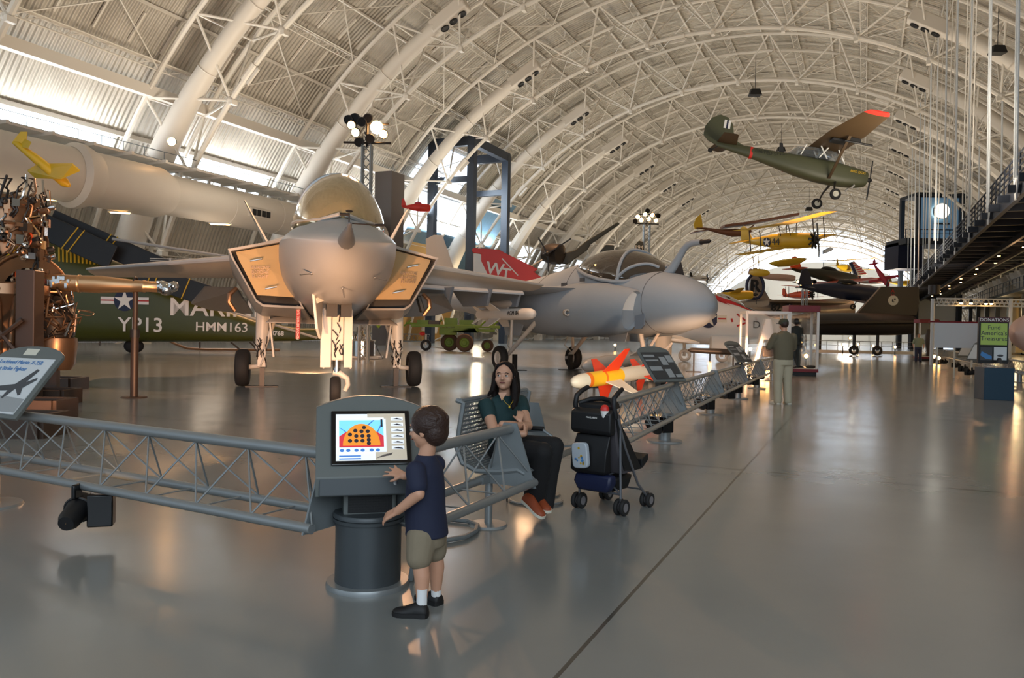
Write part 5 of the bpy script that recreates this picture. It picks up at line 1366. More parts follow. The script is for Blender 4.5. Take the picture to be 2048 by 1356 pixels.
# top
b = B(); qv = Matrix((hs, hf, V(0, 0, 1))).transposed()
ax_ = (shF - shN).normalized(); q2 = Matrix((ax_, V(0, 0, 1).cross(ax_), V(0, 0, 1))).transposed()
def er(c, a_, b_, q_, n=28): return [c + q_ @ V(a_ * math.cos(2 * PI * k / n), b_ * math.sin(2 * PI * k / n), 0) for k in range(n)]
shm = (shN + shF) / 2
b.loft([er(shm + V(.0, 0, .085), .07, .06, q2), er(shm + V(0, 0, .06), .12, .08, q2), er(shm + V(0, 0, .02), .16, .095, q2), er(shm - V(0, 0, .06), .18, .11, q2), er(shm - V(0, 0, .15), .165, .125, q2), er(mid - V(0, 0, .0), .145, .115, q2), er(hip + V(-.01, -.0, .08), .16, .13, qv), er(hip + V(0, 0, .02), .165, .14, qv)])
for s0, el in ((shN, elN), (shF, elF)): capsule(b, s0 + V(0, 0, .005), s0.lerp(el, .3), .066, .062)
blob(b, 'top', 'tee_teal', WM, .007, 3)
b = B(); b.prism([PW(x, y, z) for x, y, z in ((-.035, .068, -.125), (.035, .068, -.125), (.0, .095, -.19))], fww * .004); b.obj('neckline_skin', 'skin_woman', WM, smooth=False)
b = B(); pn = w(1019, 812, 6.13); b.tube([w(1003, 793, 6.2), w(1010, 804, 6.15), pn, w(1025, 804, 6.15), w(1028, 795, 6.2)], .0015, 4); b.ball(pn - V(0, 0, .008), (.008, .004, .01), 10, 8); b.obj('pendant', 'yellow_deep', WM)
# trousers
b = B(); b.ball(hip, (.17, .16, .11), 20, 12, qv)
for h_, k_, a_, e_ in ((hip - hs * .085, kneeN, ankN, V(0, -.02, .03)), (hip + hs * .085, kneeF, ankF, V(.02, .02, .0))):
    chain(b, [h_, h_.lerp(k_, .5), k_, k_.lerp(a_, .5), a_ + e_], [.11, .098, .082, .086, .088])
blob(b, 'trousers', 'trousers_black', WM, .008, 3)
# shoes: crossed ankles, toes down towards the camera right
d_ = (w(1080, 1038, 5.98) - w(1046, 992, 6.12))
for hl, tl_, mm in ((w(1047, 1000, 6.10), w(1084, 1036, 5.93), 'shoe_rust'), (w(1066, 1000, 6.2), w(1092, 1022, 6.02), 'shoe_rust')):
    hl = Vector((hl.x, hl.y, max(hl.z, .06))); tl_ = Vector((tl_.x, tl_.y, max(tl_.z, .002)))
    o = shoe(WM, hl, tl_ - hl, mm, .25, .045, 'ivory')
b = B(); b.lathe([(.035, 0), (.04, .12)], w(1056, 994, 6.13), (.0, .1, 1), 12); b.obj('ankle_sock', 'sock_white', WM)

# ---------------------------------------------------------------- standing figures
def standing(name, label, cat, loc, rz, H_, shirt, pants, hair=None, cap=None, arms='camera', shoes='ivory', skin_='skin', vox=.014, bulk=1.0, glasses=False, sleeve=.45, helmet=None):
    t = thing(name, label, cat, loc, rz)
    s = H_ / 1.78; k = bulk
    def J(x, y, z): return V(x * s, y * s, z * s)
    # faces local -y
    b = B(); hc_ = J(0, -.02, 1.66); P_ = head(b, hc_, V(0, -1, -.25 if arms == 'camera' else 0), s)
    capsule(b, J(0, 0, 1.6), J(0, .01, 1.48), .055 * s, .06 * s)
    chain(b, [J(0, 0, 1.36), J(0, 0, 1.2), J(0, 0, .98)], [.12 * s * k, .13 * s * k, .13 * s * k])
    for sx in (-1, 1):
        S_ = J(sx * .19 * k, .01, 1.42)
        if arms == 'camera': E_, W_ = J(sx * .27 * k, -.10, 1.16), J(sx * .10, -.33, 1.24)
        elif arms == 'down': E_, W_ = J(sx * .27 * k, .02, 1.14), J(sx * .25 * k, -.08, .90)
        else: E_, W_ = J(sx * .25, .0, 1.12), J(sx * .24, -.04, .86)
        chain(b, [S_, E_, W_], [.055 * s * k, .043 * s, .03 * s])
        hand(b, W_, (W_ - E_), V(-sx, 0, 0) if arms != 'camera' else V(-sx, 0, .3), s, .6, 1 if sx > 0 else -1, .08)
        chain(b, [J(sx * .09, 0, .95), J(sx * .11, -.01, .50), J(sx * .12, .02, .09)], [.10 * s * k, .062 * s, .04 * s])
    blob(b, 'body', skin_, t, vox * .75, 2)
    b = B()
    def er3(z, a_, b_, y=0): return [J(a_ * math.cos(2 * PI * q / 24), y + b_ * math.sin(2 * PI * q / 24), z) for q in range(24)]
    b.loft([er3(1.545, .065, .065), er3(1.52, .10, .085), er3(1.48, .165 * k, .11), er3(1.41, .205 * k, .125 * k), er3(1.25, .2 * k, .15 * k), er3(1.1, .19 * k, .16 * k), er3(.98, .185 * k, .155 * k), er3(.93, .18 * k, .15 * k)])
    for sx in (-1, 1):
        S_ = J(sx * .19 * k, .01, 1.42)
        E_ = J(sx * .27 * k, -.10, 1.16) if arms == 'camera' else J(sx * .27 * k, .02, 1.14)
        capsule(b, S_, S_.lerp(E_, .85 if sleeve < .9 else 1.0), .075 * s * k, .07 * s)
        if sleeve > .9:
            W_ = J(sx * .24, -.04, .88) if arms != 'down' else J(sx * .25 * k, -.08, .92); capsule(b, E_, W_, .065 * s, .05 * s)
    blob(b, 'shirt', shirt, t, vox, 3)
    b = B(); b.loft([er3(.99, .17 * k, .14 * k), er3(.9, .185 * k, .155 * k), er3(.82, .18 * k, .15 * k)])
    for sx in (-1, 1): chain(b, [J(sx * .095, 0, .88), J(sx * .11, -.01, .50), J(sx * .12, .02, .06)], [.115 * s * k, .095 * s, .085 * s])
    blob(b, 'trousers', pants, t, vox, 2)
    b = B(); b.loft([er3(.94, .178 * k, .148 * k), er3(.98, .178 * k, .148 * k)]); b.obj('belt', 'black', t)
    for sx in (-1, 1): shoe(t, J(sx * .12, .09, 0), (sx * .15, -1, 0), shoes, .29 * s, .05 * s, shoes)
    face(t, hc_, V(0, -1, 0), 1, 'skin', s)
    b = B()
    if hair: b.ball(hc_ + J(0, .02, .035), (.09 * s, .105 * s, .09 * s), 18, 12); blob(b, 'hair', hair, t, .012, 1)
    if cap:
        b = B(); b.loft([[hc_ + J(.098 * math.cos(2 * PI * q / 20) * f_, .0 + .112 * math.sin(2 * PI * q / 20) * f_, z) for q in range(20)] for f_, z in ((1, .03), (1.02, .06), (.95, .10), (.7, .135), (.25, .15))])
        b.prism([hc_ + J(x, y, .035) for x, y in ((-.08, -.09), (.08, -.09), (.07, -.17), (0, -.195), (-.07, -.17))], (0, 0, .012)); b.obj('cap', cap, t)
    if helmet: b = B(); b.ball(hc_ + J(0, .01, .03), (.125 * s, .14 * s, .13 * s), 18, 12); b.obj('helmet', helmet, t)
    return t
mat('cap_camo', (58, 62, 48), 0.8, var=.5, vs=25)
mn = standing('person', 'man seen from behind in a dark cap, brown-green shirt and pale khaki trousers', 'person', (5.95, 17.1, 0), rad(180 + 12), 1.84, 'shirt_olive', 'trousers_khaki', hair='hair_brown', cap='cap_camo', arms='camera', shoes='ivory', bulk=1.12)
mn2 = standing('person', 'distant man in a sage shirt and navy trousers standing before the farther red-topped case', 'person', (25.3, 48.6, 0), rad(-20), 1.78, 'shirt_sage', 'navy_blue', hair='hair_brown', arms='down', shoes='shoe_black', vox=.02, bulk=1.1)
cm = thing('camera', 'small dark camera held up by the man in the cap', 'camera', (5.95 - .05, 17.1 + .38, 1.30), 0)
b = B(); b.box((0, 0, 0), (.12, .05, .08)); b.obj('camera_body', 'black', cm, bevel=.005); b = B(); b.lathe([(.03, 0), (.03, .05), (.01, .05)], (0, .025, 0), (0, 1, 0), 14); b.obj('lens', 'black_gloss', cm)

# ============================================================ STROLLER
ST = thing('stroller', 'black umbrella stroller with foam handles, hung with bags, parked beside the bench', 'stroller', (.76, 6.50, 0), rad(-38))
mat('stroller_tube', (120, 122, 128), 0.35, 0.6); mat('stroller_grey', (66, 62, 66), 0.8); mat('wheel_grey', (120, 116, 118), 0.5)
for s_ in (-1, 1):
    b = B(); b.tube([(s_ * .19, -.09, .86), (s_ * .20, .05, .55), (s_ * .20, .28, .22), (s_ * .21, .43, .09)], .011, 8); b.obj('front_tube', 'stroller_tube', ST)
    b = B(); b.tube([(s_ * .19, -.02, .72), (s_ * .2, -.02, .40), (s_ * .2, .0, .08)], .011, 8); b.obj('rear_tube', 'stroller_tube', ST)
    b = B(); b.tube([(s_ * .19, -.09, .80), (s_ * .185, -.12, .90), (s_ * .18, -.11, .965), (s_ * .175, -.05, 1.0), (s_ * .165, .04, 1.03)], [.021, .022, .022, .021, .019], 10); b.obj('foam_handle', 'black', ST)
    for y, r in ((.0, .068), (.44, .062)):
        for dx in (-.028, .028):
            b = B(); wheel(b, (s_ * .205 + dx, y, r), (1, 0, 0), r, .034, 20); wl = b.obj('wheel', 'rubber', ST)
            b = B(); b.lathe([(.001, -.014), (r * .55, -.014), (r * .58, 0), (r * .55, .014), (.001, .014)], (s_ * .205 + dx, y, r), (1, 0, 0), 16); b.obj('wheel_cap', 'wheel_grey', wl)
        b = B(); b.rod((s_ * .205 - .02, y, r), (s_ * .205 + .02, y, r), .01); b.rod((s_ * .205, y, r), (s_ * .205, y, r + .07), .014); b.obj('axle', 'dark_steel', ST)
b = B(); b.rod((-.2, .0, .17), (.2, .0, .17), .01); b.tube([(-.2, 0, .17), (.15, .05, .36)], .008, 6); b.tube([(.2, 0, .17), (-.1, .05, .36)], .008, 6); b.rod((-.2, .36, .16), (.2, .36, .16), .008); b.obj('cross_brace', 'stroller_tube', ST)
b = B(); b.loft([[V(-.18, -.10, .80), V(.18, -.10, .80), V(.17, .02, .82), V(-.17, .02, .82)], [V(-.19, -.07, .6), V(.19, -.07, .6), V(.185, .06, .58), V(-.185, .06, .58)], [V(-.19, .03, .33), V(.19, .03, .33), V(.19, .12, .36), V(-.19, .12, .36)], [V(-.17, .36, .33), V(.17, .36, .33), V(.17, .36, .38), V(-.17, .36, .38)]]); b.obj('seat', 'stroller_grey', ST, bevel=.02)
for s_ in (-1, 1):
    b = B(); b.prism([(s_ * .19, -.08, .82), (s_ * .2, .10, .62), (s_ * .2, .34, .34), (s_ * .2, .05, .36), (s_ * .19, -.03, .55)], (-s_ * .01, 0, 0)); b.obj('side_panel', 'black', ST, smooth=False)
b = B(); b.tube([(-.175, -.09, .90), (-.1, -.02, .935), (0, .0, .945), (.1, -.02, .935), (.175, -.09, .90)], .022, 8); b.loft([[V(-.17, -.10, .90), V(.17, -.10, .90), V(.12, .06, .93), V(-.12, .06, .93)], [V(-.16, -.10, .86), V(.16, -.10, .86), V(.14, .07, .87), V(-.14, .07, .87)]]); b.obj('folded_canopy', 'black', ST, bevel=.01)
b = B(); b.loft([[V(-.15, .0, .30), V(.15, .0, .30), V(.15, .3, .3), V(-.15, .3, .3)], [V(-.12, .03, .17), V(.12, .03, .17), V(.12, .27, .17), V(-.12, .27, .17)]]); b.obj('basket', 'black', ST, bevel=.03)
b = B(); b.prism([(.2, .34, .42), (.2, .46, .46), (.2, .46, .40), (.2, .36, .34)], (-.4, 0, 0)); b.obj('footrest', 'black', ST, smooth=False, bevel=.01)
# bags
bg1 = thing('organiser_bag', 'wide black organiser bag with a small white badge slung between the stroller handles', 'bag', ST.location, rad(-38))
b = B(); b.loft([[V(-.19, -.13, .87), V(.19, -.13, .87), V(.19, -.105, .87), V(-.19, -.105, .87)], [V(-.19, -.18, .84), V(.19, -.18, .84), V(.19, -.10, .84), V(-.19, -.10, .84)], [V(-.19, -.18, .69), V(.19, -.18, .69), V(.19, -.085, .69), V(-.19, -.085, .69)], [V(-.18, -.15, .66), V(.18, -.15, .66), V(.18, -.085, .66), V(-.18, -.085, .66)]]); b.obj('pouch', 'black', bg1, bevel=.012)
lettering('MACLAREN', 'white', bg1, (.015, -.183, .80), (PI / 2, 0, 0), .02, .001)
bg2 = thing('mesh_bag', 'tall black mesh bag hanging down the back of the stroller', 'bag', ST.location, rad(-38))
b = B(); b.loft([[V(-.17, -.11, .655), V(.15, -.11, .655), V(.15, -.095, .655), V(-.17, -.095, .655)], [V(-.19, -.16, .5), V(.14, -.15, .5), V(.14, -.075, .5), V(-.18, -.07, .5)], [V(-.19, -.17, .36), V(.13, -.15, .36), V(.13, -.045, .36), V(-.19, -.045, .36)], [V(-.16, -.14, .33), V(.11, -.12, .33), V(.11, -.04, .33), V(-.16, -.04, .33)]]); b.obj('mesh_body', 'black', bg2, bevel=.015)
mat('case_white', (176, 184, 192), 0.5)
bg3 = thing('lunch_case', 'small pale case with yellow and blue spots tucked in the stroller\'s mesh bag', 'case', ST.location, rad(-38))
b = B(); cx, cz_2 = -.075, .485
qq = Matrix.Rotation(rad(-6), 3, 'Y')
def cpnt(x, z, y): v_ = qq @ V(x, 0, z); return V(cx + v_.x, y, cz_2 + v_.z)
out = [(.075 * math.copysign(abs(math.cos(a)) ** .45, math.cos(a)), .105 * math.copysign(abs(math.sin(a)) ** .35, math.sin(a))) for a in [2 * PI * k / 28 for k in range(28)]]
b.prism([cpnt(x, z, -.215) for x, z in out], (0, .045, 0)); cs_ = b.obj('shell', 'case_white', bg3, bevel=.008)
random.seed(9)
for m_, n_ in (('yellow_deep', 7), ('sign_blue', 6)):
    b = B()
    for i in range(n_):
        x, z, r = random.uniform(-.045, .045), random.uniform(-.07, .07), random.uniform(.006, .014)
        b.prism([cpnt(x + r * math.cos(2 * PI * k / 8), z + r * math.sin(2 * PI * k / 8), -.2165) for k in range(8)], (0, .001, 0))
    b.obj('spots', m_, cs_, smooth=False)
bg4 = thing('blue_bag', 'dark blue soft bag hanging low behind the stroller', 'bag', ST.location, rad(-38))
b = B(); b.loft([[V(-.17, -.12, .33), V(.17, -.12, .33), V(.17, -.03, .33), V(-.17, -.03, .33)], [V(-.18, -.14, .26), V(.17, -.14, .26), V(.17, -.02, .26), V(-.18, -.02, .26)], [V(-.15, -.12, .185), V(.13, -.12, .185), V(.13, -.03, .185), V(-.15, -.03, .185)]]); b.obj('bag_body', 'navy_blue', bg4, bevel=.02)
cp_ = thing('drink_cup', 'white cup with a bright red lid in the stroller organiser bag', 'cup', ST.location, rad(-38))
b = B(); b.lathe([(.02, -.04), (.032, .0), (.034, .02)], (.125, -.16, .845), n=16); b.obj('cup', 'white', cp_)
b = B(); b.lathe([(.036, .02), (.036, .035), (.024, .06), (.012, .066), (.001, .068)], (.125, -.16, .845), n=16); b.obj('lid', 'red_bright', cp_)
# ============================================================ HANGING OLIVE SPOTTER PLANE
BD = thing('spotter_plane', 'olive high-wing propeller plane with red wingtips hanging on the right, banked, tail fin striped white', 'airplane', at(1640, 337, 39), rot=(rad(-2.5), rad(9.5), rad(0)))
st = [(2.35, .10, -.12, .05, -.3, 2, 2), (2.3, .36, -.12, .22, -.5, 2.4, 2.4), (1.9, .43, -.12, .30, -.62, 2.6, 2.6), (1.2, .47, -.10, .36, -.70, 3, 3), (.7, .48, -.1, .42, -.72, 3, 3), (-.2, .48, -.1, .42, -.70, 3, 3), (-1.2, .44, -.05, .44, -.58, 2.8, 2.8), (-2.2, .33, .0, .42, -.38, 2.6, 2.6), (-3.4, .21, .1, .42, -.16, 2.4, 2.4), (-4.6, .12, .2, .42, .02, 2.2, 2.2), (-5.3, .05, .26, .38, .14, 2, 2)]
b = B(); b.loft([sect(*q, n=28) for q in st]); fz = b.obj('fuselage', 'army_olive', BD, ang=50)
b = B()
for x in (-3.55,):
    b.loft([sect(x + .07, .203, .095, .428, -.175, 2.4, 2.4, 28), sect(x - .07, .195, .105, .428, -.155, 2.4, 2.4, 28)], cap=False)
b.obj('red_band', 'red_bright', fz)
mat('cabin_glass', (150, 165, 175), 0.05, trans=0.8, alpha=.45)
b = B(); b.loft([sect(1.0, .3, .36, .42, .34, 3, 3, 24), sect(.55, .42, .38, .92, .36, 3.2, 3, 24), sect(-.5, .44, .38, .96, .36, 3.2, 3, 24), sect(-1.3, .38, .38, .86, .36, 3, 3, 24), sect(-1.7, .25, .38, .5, .36, 3, 3, 24)]); b.obj('cabin_glazing', 'cabin_glass', BD, ang=30)
b = B()
for s_ in (-1, 1):
    b.rod((1.0, s_ * .4, .36), (.6, s_ * .42, .95), .03); b.rod((.1, s_ * .46, .38), (-.3, s_ * .45, .98), .035); b.rod((-.3, s_ * .46, .38), (.1, s_ * .45, .98), .035); b.rod((-1.2, s_ * .42, .38), (-1.0, s_ * .42, .95), .03)
b.obj('cabin_frame', 'white', BD)
for s_ in (-1, 1):
    b = B(); wingsurf(b, (.95, -.72, 0, 1.02), (.95, -.72, s_ * 2.5, 1.06), .24, 14); b.obj('wing', 'army_olive_dark', BD, ang=40)
    b = B(); wingsurf(b, (.95, -.72, s_ * 2.5, 1.06), (.78, -.35, s_ * 5.15, 1.16), .24, 14); w2 = b.obj('outer_wing', 'army_olive_dark', BD, ang=40)
    b = B(); wingsurf(b, (.79, -.36, s_ * 5.1, 1.155), (.62, -.2, s_ * 5.42, 1.17), .14, 14); b.obj('red_tip', 'red_bright', w2, ang=40)
    b = B(); b.beam((.35, s_ * .45, -.55), (.25, s_ * 2.5, .98), .13, .05); b.obj('wing_strut', 'army_olive_dark', BD)
    b = B(); b.tube([(.75, s_ * .3, -.6), (.6, s_ * .7, -1.0), (.55, s_ * 1.0, -1.42)], [.06, .045, .035], 8); lg = b.obj('gear_leg', 'dark_steel', BD)
    b = B(); wheel(b, (.55, s_ * 1.12, -1.45), (0, 1, 0), .27, .17); wl = b.obj('wheel', 'rubber', BD); b = B(); hub(b, (.55, s_ * 1.12, -1.45), (0, 1, 0), .27, .16); b.obj('hub', 'ivory', wl)
    b = B(); wingsurf(b, (-4.3, -5.3, s_ * .05, .36), (-4.65, -5.35, s_ * 1.55, .38), .09, 10); b.obj('tailplane', 'army_olive_dark', BD)
    b = B(); b.tube([(1.7, s_ * .3, -.6), (1.55, s_ * .34, -.8)], .05, 8); b.obj('exhaust_pipe', 'jet_pale', BD)
fin_o = [(-3.9, .40), (-4.3, .55), (-4.55, .95), (-4.65, 1.35), (-4.95, 1.66), (-5.35, 1.74), (-5.75, 1.5), (-6.0, 1.05), (-6.02, .6), (-5.75, .35), (-5.3, .2), (-4.6, .3)]
b = B(); b.prism([(x, -.05, z) for x, z in fin_o], (0, .1, 0)); fn = b.obj('tail_fin', 'army_olive', BD, smooth=False, bevel=.02)
b = B(); b.prism([(-4.78, -.056, 1.1), (-4.9, -.056, 1.1), (-4.9, -.056, 1.52), (-4.78, -.056, 1.52)], (0, .005, 0)); b.prism([(-4.99, -.056, 1.1), (-5.11, -.056, 1.1), (-5.11, -.056, 1.52), (-4.99, -.056, 1.52)], (0, .005, 0)); b.obj('white_stripes', 'white', fn, smooth=False)
b = B(); b.prism([(-4.9, -.056, 1.1), (-4.99, -.056, 1.1), (-4.99, -.056, 1.52), (-4.9, -.056, 1.52)], (0, .005, 0)); b.obj('blue_stripe', 'navy_blue', fn, smooth=False)
b = B(); b.rod((-5.2, 0, .15), (-5.5, 0, -.1), .03); b.ball((-5.55, 0, -.12), (.12, .06, .12)); b.obj('tail_wheel', 'rubber', BD)
b = B(); b.prism([(-1.9, -.02, .44), (-2.15, -.02, .44), (-2.2, -.02, .9), (-2.05, -.02, .9)], (0, .04, 0)); b.obj('antenna_blade', 'black', BD, smooth=False)
b = B()
for s_ in (-1, 1): b.prism([(2.52, -.02, 0), (2.52, s_ * .07 - .02, s_ * .4 - .1), (2.52, s_ * .05 - .02, s_ * 1.0 - .12), (2.52, s_ * .0, s_ * 1.0 - .12), (2.52, -.05 * s_, s_ * .4 - .1)], (.04, 0, 0))
b.ball((2.5, 0, -.12), (.16, .11, .11)); b.obj('propeller', 'black', BD, smooth=False)
b = B(); b.lathe([(.02, 0), (.05, .05), (.05, 1.3), (.02, 1.35)], (.1, -2.3, .78), (1, 0, 0), 10); b.box((.6, -2.3, .88), (.5, .06, .18)); b.box((.1, -1.7, .9), (.8, .5, .1)); b.obj('rocket_tube', 'black', BD)
lettering('UNITED STATES ARMY', 'black', fz, (0, 0, 0), (0, 0, 0), .24, .002, bend=lambda co: Vector((-2.2 + co.x, -(.212 + (co.x + 1.6) * .052) - .02 - co.z, .17 - (co.x) * .03 + co.y)))
lettering('BIRD DOG', 'yellow', fz, (0, 0, 0), (0, 0, 0), .16, .002, bend=lambda co: Vector((1.72 + co.x, -.462 - co.z, .02 + co.y)))

# ------------------------------------------------ generic small aircraft
def smallplane(name, label, px, py, Y, L, span, yaw, pitch, roll, body, wing=None, wz=-.1, bi=False, prop=True, gear=False, taper=.6, sweep=.0, tail=None, cat='airplane', group='aircraft in the far hall', slim=1.0, canopy=None, nosemat=None, star=False, floats=False, radial=False, text=None):
    wing = wing or body; tail = tail or wing
    t = thing(name, label, cat, at(px, py, Y), rot=(rad(roll), rad(pitch), rad(yaw)), group=group)
    r = L * .075 * slim
    prof = [(.42, .3), (.415, .75), (.38, .95), (.28, 1.05), (.1, 1.1), (-.1, .95), (-.3, .55), (-.45, .25), (-.5, .1)]
    b = B(); b.loft([sect(x * L, r * k * .8, 0, r * k, -r * k, 2.2, 2.2, 18) for x, k in prof]); fz_ = b.obj('fuselage', body, t, ang=50)
    for wz_ in ((wz, wz + .9 * r * 2.2 / r * r) if bi else (wz,)):
        pass
    zs = [wz * r * 2] if not bi else [-.8 * r, 2.4 * r]
    c = span * .16
    for z in zs:
        b = B()
        for s_ in (-1, 1): wingsurf(b, (.2 * L, .2 * L - c, 0, z), (.2 * L - sweep * span * .5, .2 * L - sweep * span * .5 - c * taper, s_ * span / 2, z + span * .02), c * .12, 10)
        b.obj('wing', wing, t, ang=40)
    if bi:
        b = B()
        for s_ in (-1, 1):
            for x in (.17 * L, .17 * L - c * .6): b.rod((x, s_ * span * .36, zs[0]), (x, s_ * span * .36, zs[1]), .04)
            b.rod((.17 * L, s_ * .3, .5 * r), (.17 * L, s_ * .5, zs[1]), .03); b.rod((.05 * L, s_ * .3, .5 * r), (.05 * L, s_ * .5, zs[1]), .03)
        b.obj('wing_strut', 'dark_steel', t)
    b = B(); wingsurf(b, (-.38 * L, -.38 * L - c * .6, 0, r * .2), (-.42 * L, -.42 * L - c * .4, span * .16, r * .2), c * .07, 8); wingsurf(b, (-.38 * L, -.38 * L - c * .6, 0, r * .2), (-.42 * L, -.42 * L - c * .4, -span * .16, r * .2), c * .07, 8); b.obj('tailplane', wing, t)
    b = B(); b.prism([(-.36 * L, -.03, r * .3), (-.42 * L, -.03, r * 1.9), (-.47 * L, -.03, r * 2.3), (-.51 * L, -.03, r * 2.0), (-.52 * L, -.03, r * .2)], (0, .06, 0)); b.obj('tail_fin', tail, t, smooth=False)
    if canopy: b = B(); b.ball((.02 * L, 0, r * .95), (L * .12, r * .5, r * .6), 14, 8); b.obj('canopy', canopy, t)
    if radial:
        b = B()
        for k in range(9): a = 2 * PI * k / 9; b.rod((.42 * L, 0, 0), (.42 * L, math.cos(a) * r * 1.15, math.sin(a) * r * 1.15), .09, 6)
        b.ball((.44 * L, 0, 0), (.2, r * .5, r * .5)); b.obj('radial_engine', 'black', t)
    if prop:
        b = B()
        for s_ in (-1, 1): b.prism([(.46 * L, -.08, 0), (.46 * L, .08, 0), (.46 * L, .1 * 1, s_ * L * .1), (.46 * L, .03, s_ * L * .17), (.46 * L, -.05, s_ * L * .17)], (.04, 0, 0))
        b.ball((.455 * L, 0, 0), (.2, .12, .12)); o = b.obj('propeller', 'black', t, smooth=False)
    if gear:
        for s_ in (-1, 1):
            b = B(); b.rod((.22 * L, s_ * r * .6, -r * .5), (.22 * L, s_ * r * 1.6, -r * 2.1), .05); wheel(b, (.22 * L, s_ * r * 1.7, -r * 2.1), (0, 1, 0), .3, .16, 14); b.obj('gear_leg', 'rubber', t)
    if floats:
        b = B(); b.ball((.2 * L, -span * .42, zs[0] - 1.3), (1.0, .22, .3), 12, 8)
        for x in (0, .5): b.rod((.2 * L - x, -span * .42, zs[0] - 1.1), (.2 * L - x, -span * .42, zs[0]), .03)
        b.obj('wing_float', wing, t)
    if star:
        b = B(); b.prism([(-.12 * L + x, -r * .83, y) for x, y in [(.36 * math.cos(2 * PI * k / 20), .36 * math.sin(2 * PI * k / 20)) for k in range(20)]], (0, .03, 0)); b.obj('roundel_disc', 'navy_blue', fz_, smooth=False)
        b = B(); b.prism([(-.12 * L + x, -r * .86, y) for x, y in star_poly(.36)], (0, .02, 0)); b.obj('roundel_star', 'white', fz_, smooth=False)
    if text: lettering(text[0], text[1], fz_, (text[2] * L, -r * .9, 0), (PI / 2, 0, 0), text[3], .01)
    return t
mat('wood_brown', (104, 62, 36), 0.5); mat('pink_pale', (206, 168, 150), 0.5); mat('red_magenta', (180, 40, 60), 0.5); mat('deep_navy', (24, 34, 60), 0.45); mat('olive_dark', (44, 46, 34), 0.5)
n3 = smallplane('biplane', 'yellow biplane with a black radial engine, star roundel and hanging wing float', 1560, 482, 62, 7.6, 10.4, -58, 4, 13, 'yellow', 'yellow_deep', bi=True, radial=True, star=True, floats=True, taper=.95, text=('44', 'black', .0, .8))
smallplane('fighter_plane', 'dark olive propeller fighter hanging in front of the crescent window', 1655, 551, 85, 9.4, 11, 18, 6, 0, 'olive_dark', 'orange', wz=-.5, canopy='black_gloss', slim=.9)
smallplane('fighter_plane', 'dark navy bent-wing fighter hanging low over the black jet', 1688, 582, 78, 9.5, 11.5, 8, 4, 12, 'deep_navy', 'deep_navy', wz=-.5, gear=True, canopy='black_gloss', slim=1.1)
smallplane('seaplane', 'small yellow plane hanging right in front of the far crescent window', 1688, 536, 120, 7, 9, 50, 0, 0, 'yellow', bi=True)
smallplane('racing_plane', 'magenta-red plane hanging nose-down near the navy balcony', 1762, 550, 105, 4.6, 4.2, -70, 50, 20, 'red_magenta', prop=False)
smallplane('light_plane', 'white and orange light plane hanging below the magenta plane', 1748, 563, 110, 6, 8, 20, -5, 5, 'white', 'orange')
smallplane('airliner_model', 'pale pink twin-tail plane hanging below the yellow biplane', 1548, 554, 105, 7.0, 5, 5, 2, 6, 'pink_pale', prop=False, slim=.8)
smallplane('biplane', 'orange biplane standing on the raised floor beyond the case', 1596, 590, 112, 6.5, 7, -70, 0, 2, 'orange', bi=True, gear=True, radial=True)
smallplane('trainer_plane', 'yellow trainer plane with upright rudder behind the white star-marked jet', 1456, 592, 62, 4.6, 5.2, -8, -4, -3, 'yellow', 'yellow_deep', canopy='black_gloss', wz=.3)
smallplane('light_plane', 'tiny plane silhouette hanging by the crescent window right of the magenta plane', 1806, 566, 140, 6, 7, 10, 0, 0, 'yellow_deep', wz=.4)
smallplane('light_plane', 'small white and dark helicopter-like plane hanging on the left vault above the jet nose', 1398, 556, 70, 2.6, 3, 40, 0, 0, 'white', 'black')
# brown sailplane
def poly_at(pts, Y): return [at(px, py, Y) for px, py in pts]
def flat_thing(name, label, cat, specs, Y, group=None, dy=.25):
    c = specs[0][1][0]; base = at(c[0], c[1], Y)
    t = thing(name, label, cat, base, 0, group)
    for nm, pts, m, *rest in specs:
        yo = rest[0] if rest else 0; th = rest[1] if len(rest) > 1 else dy
        b = B(); b.prism([p - base + V(0, yo, 0) for p in poly_at(pts, Y)], (0, th, 0)); b.obj(nm, m, t, smooth=False, bevel=min(.04, th * .3))
    return t
SG = thing('sailplane', 'brown wooden glider with a yellow rudder hanging behind the yellow biplane', 'airplane', at(1470, 458, 72), 0, 'aircraft in the far hall'); o_ = SG.location
def sg(px, py, dy=0): return at(px, py, 72) - o_ + V(0, dy, 0)
b = B(); b.tube([sg(1393, 456), sg(1410, 457), sg(1440, 463), sg(1465, 466), sg(1490, 465), sg(1502, 462)], [.08, .16, .36, .62, .6, .2], 16, sq=.6); b.obj('fuselage', 'wood_brown', SG)
b = B(); b.prism([sg(1445, 456, -.8), sg(1500, 449, -.8), sg(1595, 431.5, -.5), sg(1595, 431.5, .5), sg(1500, 449, .9), sg(1445, 456, .9)], (0, 0, .22)); b.rod(sg(1488, 465), sg(1508, 450), .07); b.obj('wing', 'wood_brown', SG, smooth=False, bevel=.04)
b = B(); b.prism([sg(1390, 458), sg(1387, 450), sg(1392, 436), sg(1401, 428), sg(1404, 440), sg(1406, 456)], (0, .12, 0)); b.obj('rudder', 'yellow_deep', SG, smooth=False, bevel=.02)
b = B(); b.prism([sg(1384, 467, -.9), sg(1420, 460, -.4), sg(1420, 460, .4), sg(1384, 466, .9)], (0, 0, .08)); b.obj('tailplane', 'wood_brown', SG, smooth=False)
